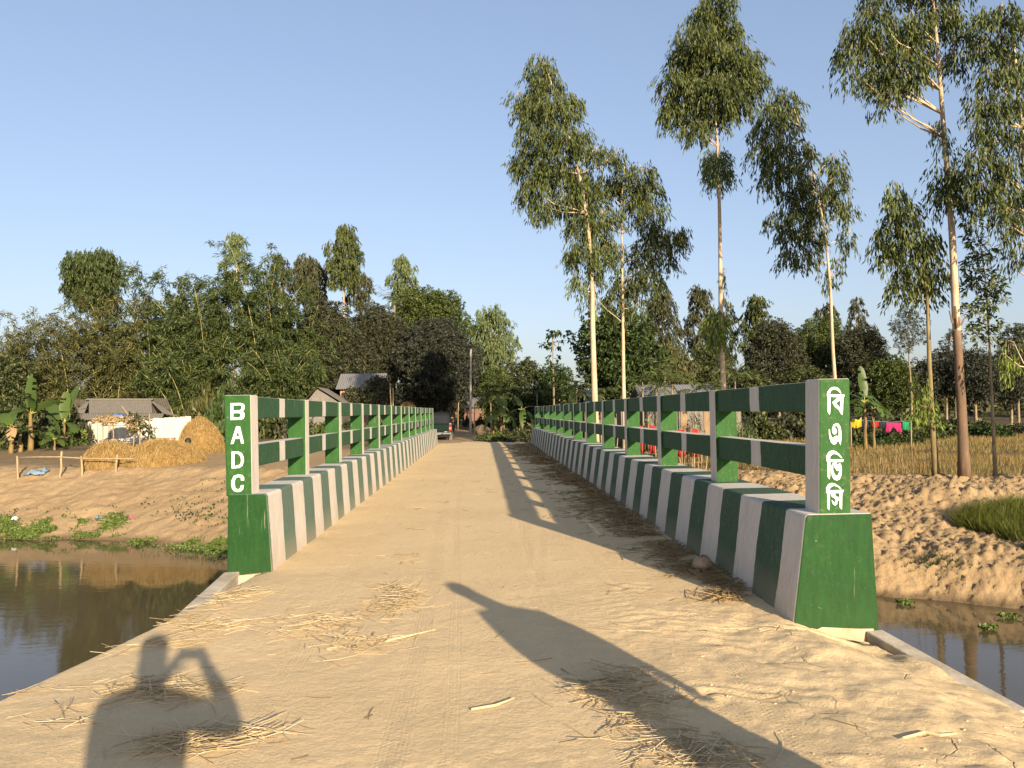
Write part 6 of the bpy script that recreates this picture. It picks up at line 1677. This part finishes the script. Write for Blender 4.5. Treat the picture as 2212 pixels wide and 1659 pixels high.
# ------------------------------------------------------------------ washing line
lY = 44.5
cl = thing('washing_line', 'rope strung between two stakes at the far side of the field', 'clothesline', (at(1850, 905, lY)[0], lY, gz(at(1850, 905, lY)[0], lY)))
for px in (1838, 1968):
    b = at(px, 940, lY); MB().tube([(b[0], lY, gz(b[0], lY) - .1), at(px, 907, lY)], .035, 6).build('post', 'bamboo_pole', cl)
MB().tube([at(1838, 905, lY), at(1880, 909, lY), at(1925, 912, lY), at(1968, 908, lY)], .012, 5).build('rope', 'tarp_grey', cl)
def garment(label, px0, px1, top, bottom, color, legs=False, name='garment'):
    m = MB(); nn = 12; S = lY / F_PX
    front, back = [], []
    for j in range(7):
        v = j / 6
        for i in range(nn + 1):
            u = i / nn
            if legs:
                bot = bottom - (bottom - top) * (.55 * math.exp(-((u - .5) / .16) ** 2))
            else:
                bot = bottom - (bottom - top) * .18 * (abs(u - .5) * 2) ** 2 * (1 if u > .5 else .4)
            px = px0 + (px1 - px0) * (u + (.05 if legs else -.04) * (u - .5) * 2 * v * (1 if legs else 1))
            p = at(px, top + (bot - top) * v, lY)
            p[1] += .07 * v * math.sin(u * 17 + v) - .03
            front.append(p)
    V = np.array(front); q = []
    for j in range(6):
        for i in range(nn):
            q.append((j * (nn + 1) + i, j * (nn + 1) + i + 1, (j + 1) * (nn + 1) + i + 1, (j + 1) * (nn + 1) + i))
    o = mesh_obj(name, V, np.array(q), mat_cloth(name, color), smooth=True)
    md = o.modifiers.new('thickness', 'SOLIDIFY'); md.thickness = .02
    tag(o, label, 'garment', 'washing on the line')
garment('bright yellow garment hung beside the lettered pillar', 1839, 1860, 906, 925, (.45, .30, .01))
garment('dark navy shorts on the washing line', 1862, 1875, 910, 925, (.015, .018, .05), True)
garment('small red cloth on the washing line', 1883, 1897, 911, 924, (.33, .015, .015))
garment('black cloth sagging on the washing line', 1898, 1914, 912, 926, (.012, .012, .016))
garment('magenta trousers spread on the washing line', 1914, 1945, 913, 934, (.30, .012, .085), True)
garment('green shirt at the end of the washing line', 1949, 1968, 911, 930, (.012, .19, .075))

# ------------------------------------------------------------------ stick fences and red cloth on the levee
fY = 28.5
sf = thing('stick_fence', 'rough fence of bamboo sticks seen through the right railing', 'fence', (at(1440, 985, fY)[0], fY, gz(at(1440, 985, fY)[0], fY)))
for px in np.concatenate([rng.uniform(1285, 1370, 12), rng.uniform(1378, 1525, 22)]):
    b = at(px, 985, fY + rng.normal(0, .3)); g = gz(b[0], b[1]); h = rng.uniform(.7, 1.5)
    MB().tube(pole_pts((b[0], b[1], g - .15), (b[0] + rng.normal(0, .12), b[1], g + h), 0, 4, .012), rng.uniform(.010, .022), 5).build('stick', 'bamboo_pole', sf)
for z in (.45, .85):
    a, b = at(1285, 985, fY), at(1525, 985, fY)
    MB().tube(pole_pts((a[0], fY, gz(a[0], fY) + z), (b[0], fY, gz(b[0], fY) + z), .03, 8, .02), .008, 5).build('wire', 'wood', sf)
def mat_redcloth():
    m, nt = new_mat('red_black_gold_cloth')
    v = objco(nt); s = nd(nt, 'ShaderNodeSeparateXYZ', {0: v})
    ph = math_(nt, 'FRACT', math_(nt, 'MULTIPLY', math_(nt, 'ADD', s.outputs[0], math_(nt, 'MULTIPLY', noise(nt, v, 3), .12)), 1.9))
    col = ramp(nt, ph, [(0.0, (.22, .010, .008)), (.38, (.27, .014, .010)), (.42, (.24, .14, .03)), (.48, (.02, .012, .012)), (.78, (.02, .012, .012)), (.82, (.24, .14, .03)), (.9, (.22, .010, .008))])
    p = nd(nt, 'ShaderNodeBsdfPrincipled', {'Base Color': col, 'Roughness': .7}); out(nt, p.outputs[0])
    return m
MT['redcloth'] = mat_redcloth()
def hung_cloth(label, px0, px1, top, bottom, Y):
    nu, nv = 26, 7; V, q = [], []
    for j in range(nv):
        for i in range(nu):
            u, v = i / (nu - 1), j / (nv - 1)
            p = at(px0 + (px1 - px0) * u, top + (bottom - top) * v + 3 * math.sin(u * 9), Y)
            p[1] += .06 * math.sin(u * 34) * (.3 + v) ; V.append(p)
    for j in range(nv - 1):
        for i in range(nu - 1):
            q.append((j * nu + i, j * nu + i + 1, (j + 1) * nu + i + 1, (j + 1) * nu + i))
    o = mesh_obj('cloth', np.array(V), np.array(q), 'redcloth', smooth=True)
    md = o.modifiers.new('thickness', 'SOLIDIFY'); md.thickness = .012
    tag(o, label, 'cloth', 'red cloths hung on the stick fence')
hung_cloth('long red, black and gold cloth hung on the stick fence', 1462, 1512, 926, 984, fY - .15)
hung_cloth('narrow red and black cloth hung near the forked gum', 1382, 1416, 918, 976, fY - .1)
wfce = thing('wire_fence', 'thin stick and wire fence along the edge of the stubble', 'fence', (at(1930, 1010, 22.2)[0], 22.2, gz(at(1930, 1010, 22.2)[0], 22.2)))
for k, px in enumerate(np.linspace(1845, 2012, 19)):
    px += rng.normal(0, 3); Yk = 23.2 - (px - 1845) / 167 * 1.9
    b = at(px, 1010, Yk); g = gz(b[0], Yk); h = rng.uniform(.45, 1.05)
    MB().tube(pole_pts((b[0], Yk, g - .1), (b[0] + rng.normal(0, .05), Yk, g + h), 0, 4, .008), rng.uniform(.006, .011), 5).build('stick', 'wood', wfce)
for z in (.22, .45, .68):
    pts = []
    for px in np.linspace(1845, 2018, 9):
        Yk = 23.2 - (px - 1845) / 167 * 1.9; b = at(px, 1010, Yk); pts.append((b[0], Yk, gz(b[0], Yk) + z + rng.normal(0, .02)))
    MB().tube(pts, .005, 4).build('wire', 'wood', wfce)
for px, base, top, Y, lab in ((1405, 960, 905, 31, 'gum sapling rising between the red cloths'), (1490, 960, 895, 33, 'bushy gum sapling before the iron wall'), (1585, 950, 885, 34, 'tall gum sapling beside the first railing post'), (1603, 955, 915, 32, 'short gum sapling at the edge of the stubble'), (1615, 960, 900, 30, 'thin gum sapling leaning over the stubble')):
    b = at(px, base, Y); g = gz(b[0], Y); S = Y / F_PX; tp = at(px, top, Y)
    t = thing('gum_sapling', lab, 'sapling', (b[0], Y, g), 'gum saplings on the levee')
    MB().tube([(b[0], Y, g - .1), ((b[0] + tp[0]) / 2 + .03, Y, (g + tp[2]) / 2), tp], [.022, .016, .008], 6).build('stem', 'bark_olive', t)
    hh = tp[2] - g
    pl = [hanging_blob((b[0] + rng.normal(0, .12), Y + rng.normal(0, .12), g + hh * u), (.26, .26, .22), .8, .16, .034, 6) for u in (.45, .6, .72, .85, 1.0)]
    V, Q = join_leaves(pl); mesh_obj('crown', V, Q, 'euc_pale', t)

# ------------------------------------------------------------------ parked pickup
def car():
    cy_, cz_ = 44.6, -0.13
    xr = at(977, 940, 44.6)[0]
    cx_ = xr - 0.90
    t = thing('pickup_car', 'dark green pickup with covered bed parked past the left kerb', 'car', (cx_, cy_, cz_))
    def Pt(x, y, z): return (cx_ + x, cy_ + y, cz_ + z)
    def loft(stations, name, mat, par=t, bevel=.03, cap=True):
        """stations: (y, [(x,z)...] half outline from bottom centre up to top centre)"""
        m = MB(); k = len(stations[0][1]) * 2
        for y, half in stations:
            ring = [(x, z) for x, z in half] + [(-x, z) for x, z in half[::-1]]
            m.v += [Pt(x, y, z) for x, z in ring]
        for i in range(len(stations) - 1):
            for j in range(k):
                j2 = (j + 1) % k
                m.f.append((i * k + j, (i + 1) * k + j, (i + 1) * k + j2, i * k + j2))
        m.f.append(tuple(range(k))); m.f.append(tuple(range((len(stations) - 1) * k, len(stations) * k))[::-1])
        m.m = [0] * len(m.f)
        return m.build(name, mat, par, smooth=False, bevel=bevel)
    low = [(.70, .42), (.86, .48), (.895, .72), (.89, .95), (.84, 1.04)]
    hood = [(.70, .42), (.86, .48), (.89, .70), (.87, .90), (.76, 1.00)]
    loft([(0.06, [(x * .97, z) for x, z in low]), (.16, low), (3.05, low), (3.3, hood), (4.45, [(x * .96, z * .97) for x, z in hood]), (4.62, [(x * .88, .42 + (z - .42) * .85) for x, z in hood])], 'body', 'car_paint')
    loft([(.14, [(.80, 1.045), (.76, 1.30), (.70, 1.60), (.58, 1.64)]), (.34, [(.81, 1.045), (.77, 1.32), (.69, 1.70), (.56, 1.745)]), (2.3, [(.81, 1.045), (.77, 1.32), (.68, 1.68), (.55, 1.73)]), (3.05, [(.80, 1.045), (.78, 1.06), (.76, 1.07), (.70, 1.08)])], 'cabin', 'car_dark')
    m = MB(); m.add([Pt(-.66, .145, 1.10), Pt(.66, .145, 1.10), Pt(.58, .185, 1.56), Pt(-.58, .185, 1.56), Pt(-.66, .175, 1.10), Pt(.66, .175, 1.10), Pt(.58, .215, 1.56), Pt(-.58, .215, 1.56)], [(0, 1, 2, 3), (7, 6, 5, 4), (0, 4, 5, 1), (1, 5, 6, 2), (2, 6, 7, 3), (3, 7, 4, 0)])
    m.v = [(x, y - .05, z) for x, y, z in m.v]; rw = m.build('rear_window', 'glass', t)
    MB().box(Pt(-.60, .07, 1.58), Pt(.60, .11, 1.61)).build('window_trim', 'car_dark', rw)
    tg = MB().box(Pt(-.70, .02, .60), Pt(.70, .06, 1.02)).build('tailgate', 'car_paint', t, bevel=.02)
    MB().box(Pt(-.40, .000, .93), Pt(.40, .019, .965)).build('handle_strip', 'car_dark', tg)
    MB().box(Pt(-.52, .003, .73), Pt(.52, .019, .755)).build('crease', 'car_dark', tg)
    MB().box(Pt(-.55, .003, .84), Pt(.55, .019, .86)).build('crease', 'car_dark', tg)
    for s in (-1, 1):
        x0, x1 = (s * .71, s * .875)
        lm = MB().box(Pt(min(x0, x1), -.005, .62), Pt(max(x0, x1), .10, 1.00)).build('tail_light', 'tail_red', t, bevel=.015)
        MB().box(Pt(min(x0, x1) + .01, -.012, .74), Pt(max(x0, x1) - .01, -.0055, .86)).build('lens', 'lamp_white', lm)
        MB().box(Pt(min(x0, x1) + .02, .0, 1.02), Pt(max(x0, x1) - .02, .10, 1.10)).build('lamp_top', 'lamp_white', t, bevel=.01)
        MB().box(Pt(s * .80 - .09, .42, .12), Pt(s * .80 + .09, .44, .44)).build('mud_flap', 'flap', t)
        MB().tube([Pt(s * .66, .5, 1.77), Pt(s * .66, 2.1, 1.77)], .02, 6).build('roof_rail', 'car_dark', t)
        mr = MB().box(Pt(s * 1.0 - .08, 2.75, 1.02), Pt(s * 1.0 + .08, 2.85, 1.22)).build('mirror', 'car_dark', t, bevel=.03)
        MB().tube([Pt(s * .85, 2.8, 1.05), Pt(s * .95, 2.8, 1.08)], .02, 6).build('arm', 'car_dark', mr)
        m = MB(); m.add([Pt(s * .797, .5, 1.14), Pt(s * .797, 1.9, 1.14), Pt(s * .745, 1.9, 1.55), Pt(s * .745, .6, 1.55)], [(0, 1, 2, 3)]); m.build('side_window', 'glass', t)
        for y in (1.0, 3.75):
            w = MB(); ring = []
            c = Pt(s * .78, y, .36)
            prof = [(-.11, .22), (-.12, .33), (-.08, .365), (.08, .365), (.12, .33), (.11, .22)]
            nn = 22; vs, fs = [], []
            for dx, r in prof:
                for k in range(nn):
                    a = 2 * math.pi * k / nn; vs.append((c[0] + dx, c[1] + r * math.cos(a), c[2] + r * math.sin(a)))
            for i in range(len(prof) - 1):
                for k in range(nn):
                    fs.append((i * nn + k, i * nn + (k + 1) % nn, (i + 1) * nn + (k + 1) % nn, (i + 1) * nn + k))
            fs += [tuple(range(nn)), tuple(range(5 * nn, 6 * nn))[::-1]]
            w.add(vs, fs); wo = w.build('wheel', 'tyre', t, smooth=False)
            vs = []
            rm = MB(); rm.tube([(c[0] - s * .02, c[1], c[2]), (c[0] + s * .115, c[1], c[2])], .20, 18).build('rim', 'chrome', wo)
    bp = MB().box(Pt(-.86, -.09, .44), Pt(.86, .05, .58)).build('bumper', 'chrome', t, bevel=.03)
    MB().tube([Pt(-.78, -.15, .60), Pt(-.45, -.18, .60), Pt(-.25, -.18, .45), Pt(.25, -.18, .45), Pt(.45, -.18, .60), Pt(.78, -.15, .60)], .035, 8).build('guard_bar', 'chrome', bp, smooth=True)
    MB().box(Pt(-.75, .0, .30), Pt(.75, .5, .43)).build('chassis', 'car_dark', t)
    MB().tube([Pt(-.75, 1.0, .36), Pt(.75, 1.0, .36)], .07, 8).build('axle', 'car_dark', t)
    return t
car()

# ------------------------------------------------------------------ the photographer and the companion (outside the view; their shadows fall on the road)
def person(label, base, joints, edges, radii, mats, hair_c, hair_r, scale=1.0):
    t = thing('person', label, 'person', base)
    names = list(joints)
    me = bpy.data.meshes.new('body')
    me.from_pydata([tuple(np.array(joints[k]) - np.array(base)) for k in names], [(names.index(a), names.index(b)) for a, b in edges], [])
    o = link_mesh('body', me, t)
    sk = o.modifiers.new('skin', 'SKIN'); sk.use_smooth_shade = True
    sv = me.skin_vertices[0].data
    for i, k in enumerate(names):
        r = radii[k]; sv[i].radius = (r, r) if np.isscalar(r) else r
        sv[i].use_root = (k == 'pelvis')
    ss = o.modifiers.new('sub', 'SUBSURF'); ss.levels = 2; ss.render_levels = 2
    m, nt = new_mat('clothed_body')
    s = nd(nt, 'ShaderNodeSeparateXYZ', {0: objco(nt)})
    nz = noise(nt, objco(nt), 9, 3)
    z = math_(nt, 'ADD', s.outputs[2], math_(nt, 'MULTIPLY', nz, .03))
    col = mixc(nt, math_(nt, 'GREATER_THAN', z, 1.00), (.05, .048, .045), mats[0])
    col = mixc(nt, math_(nt, 'GREATER_THAN', z, 1.46), col, (.16, .085, .05))
    col = mixc(nt, math_(nt, 'LESS_THAN', z, .10), col, (.03, .025, .02))
    p = nd(nt, 'ShaderNodeBsdfPrincipled', {'Base Color': col, 'Roughness': .8}); out(nt, p.outputs[0])
    me.materials.append(m)
    hm = MB(); hm.lathe(tuple(hair_c), [(hair_r * .98, -.02), (hair_r * 1.06, .03), (hair_r * .9, .085), (hair_r * .45, .118), (.01, .125)], 18)
    hm.build('hair', 'hair', t, smooth=True)
    return t
def skeleton(bx, by, hd, lsh, rsh, lel, rel, lha, rha, spread=.12, face=(0, 1), h=1.66, gz_=0.0, bulk=1.0):
    J, R_, E_ = {}, {}, []
    fx, fy = face; sx, sy = fy, -fx              # right-hand side
    def add(k, p, r, par=None):
        J[k] = p; R_[k] = r
        if par: E_.append((par, k))
    hip = .53 * h
    add('pelvis', (bx, by, hip), (.17 * bulk, .13 * bulk))
    add('waist', (bx * .6 + (lsh[0] + rsh[0]) * .2, by * .6 + (lsh[1] + rsh[1]) * .2, hip + .2), (.165 * bulk, .13 * bulk), 'pelvis')
    cxm, cym, czm = (lsh[0] + rsh[0]) / 2, (lsh[1] + rsh[1]) / 2, (lsh[2] + rsh[2]) / 2
    add('chest', (cxm, cym, czm - .08), (.18 * bulk, .14 * bulk), 'waist')
    add('neck', (cxm * .6 + hd[0] * .4, cym * .6 + hd[1] * .4, czm + .06), .055 * min(bulk * bulk, 1.3), 'chest')
    add('jaw', (hd[0] + fx * .03, hd[1] + fy * .03, hd[2] - .07), .066, 'neck')
    add('skull', (hd[0], hd[1], hd[2] + .03), .095, 'jaw')
    add('crown', (hd[0], hd[1], hd[2] + .085), .06, 'skull')
    add('nose', (hd[0] + fx * .105, hd[1] + fy * .105, hd[2] - .01), .014, 'jaw')
    for s, sh, el, ha, nm in ((-1, lsh, lel, lha, 'l'), (1, rsh, rel, rha, 'r')):
        add(nm + '_shoulder', sh, .080, 'chest'); add(nm + '_elbow', el, .070, nm + '_shoulder')
        wr = tuple(np.array(el) * .18 + np.array(ha) * .82)
        add(nm + '_wrist', wr, .042, nm + '_elbow'); add(nm + '_palm', ha, (.038, .022), nm + '_wrist')
        d = unit(np.array(ha) - np.array(wr)); sd = unit(np.cross(d, np.array([0.2, 1, .3])))
        for q, (o_, l_) in enumerate(((-.03, .068), (-.010, .08), (.010, .076), (.03, .062))):
            k1 = '%s_finger%d' % (nm, q); k2 = k1 + 'tip'
            add(k1, tuple(np.array(ha) + d * .045 + sd * o_), .0095, nm + '_palm')
            add(k2, tuple(np.array(ha) + d * (.045 + l_ * .7) + sd * o_ * 1.15 + np.array([0, 0, -.012])), .008, k1)
        add(nm + '_thumb', tuple(np.array(wr) * .5 + np.array(ha) * .5 - sd * .05), .010, nm + '_palm')
        add(nm + '_thumbtip', tuple(np.array(ha) - sd * .062 + d * .02), .009, nm + '_thumb')
        hx, hy = bx + sx * s * .09, by + sy * s * .09
        kx, ky = bx + sx * s * (.09 + spread * .45), by + sy * s * (.09 + spread * .45)
        fx_, fy_ = bx + sx * s * (.09 + spread), by + sy * s * (.09 + spread)
        lg = 1.0 if bulk < 1.3 else 1.45
        add(nm + '_hip', (hx, hy, hip - .06), .095 * lg, 'pelvis')
        add(nm + '_knee', (kx + fx * .03, ky + fy * .03, gz_ + .28 * h), .066 * lg * lg, nm + '_hip')
        add(nm + '_ankle', (fx_, fy_, gz_ + .09), .043 * lg * lg, nm + '_knee')
        add(nm + '_toe', (fx_ + fx * .17, fy_ + fy * .17, gz_ + .035), .036, nm + '_ankle')
    return J, R_, E_
J, R_, E_ = skeleton(-.14, -.26, (-.27, -.04, 1.57), (-.40, -.24, 1.37), (.02, -.26, 1.39), (-.40, -.10, 1.20), (.31, -.25, 1.30), (-.095, -.07, 1.575), (.075, -.075, 1.575), spread=.09, face=(.2, .98), bulk=1.2)
person('person in a blue shirt holding up the phone that takes the picture', (-.14, -.26, 0.0), J, E_, R_, ((.10, .16, .28),), (-.27, -.04, 1.63), .092)
ph = MB().box((-.085, -.030, 1.562), (.075, -.022, 1.638)).build('phone', 'black')
tag(ph, 'black phone held level in both raised hands', 'phone')
J, R_, E_ = skeleton(1.93, 1.42, (1.83, 1.46, 1.57), (1.74, 1.38, 1.40), (2.14, 1.46, 1.36), (1.66, 1.36, 1.10), (2.22, 1.46, 1.10), (1.70, 1.42, .90), (2.20, 1.52, .90), spread=.14, face=(-.2, .98), bulk=1.6)
person('person in a grey shirt standing on the shoulder beside the road', (1.93, 1.42, 0.0), J, E_, R_, ((.11, .11, .11),), (1.83, 1.46, 1.63), .092)
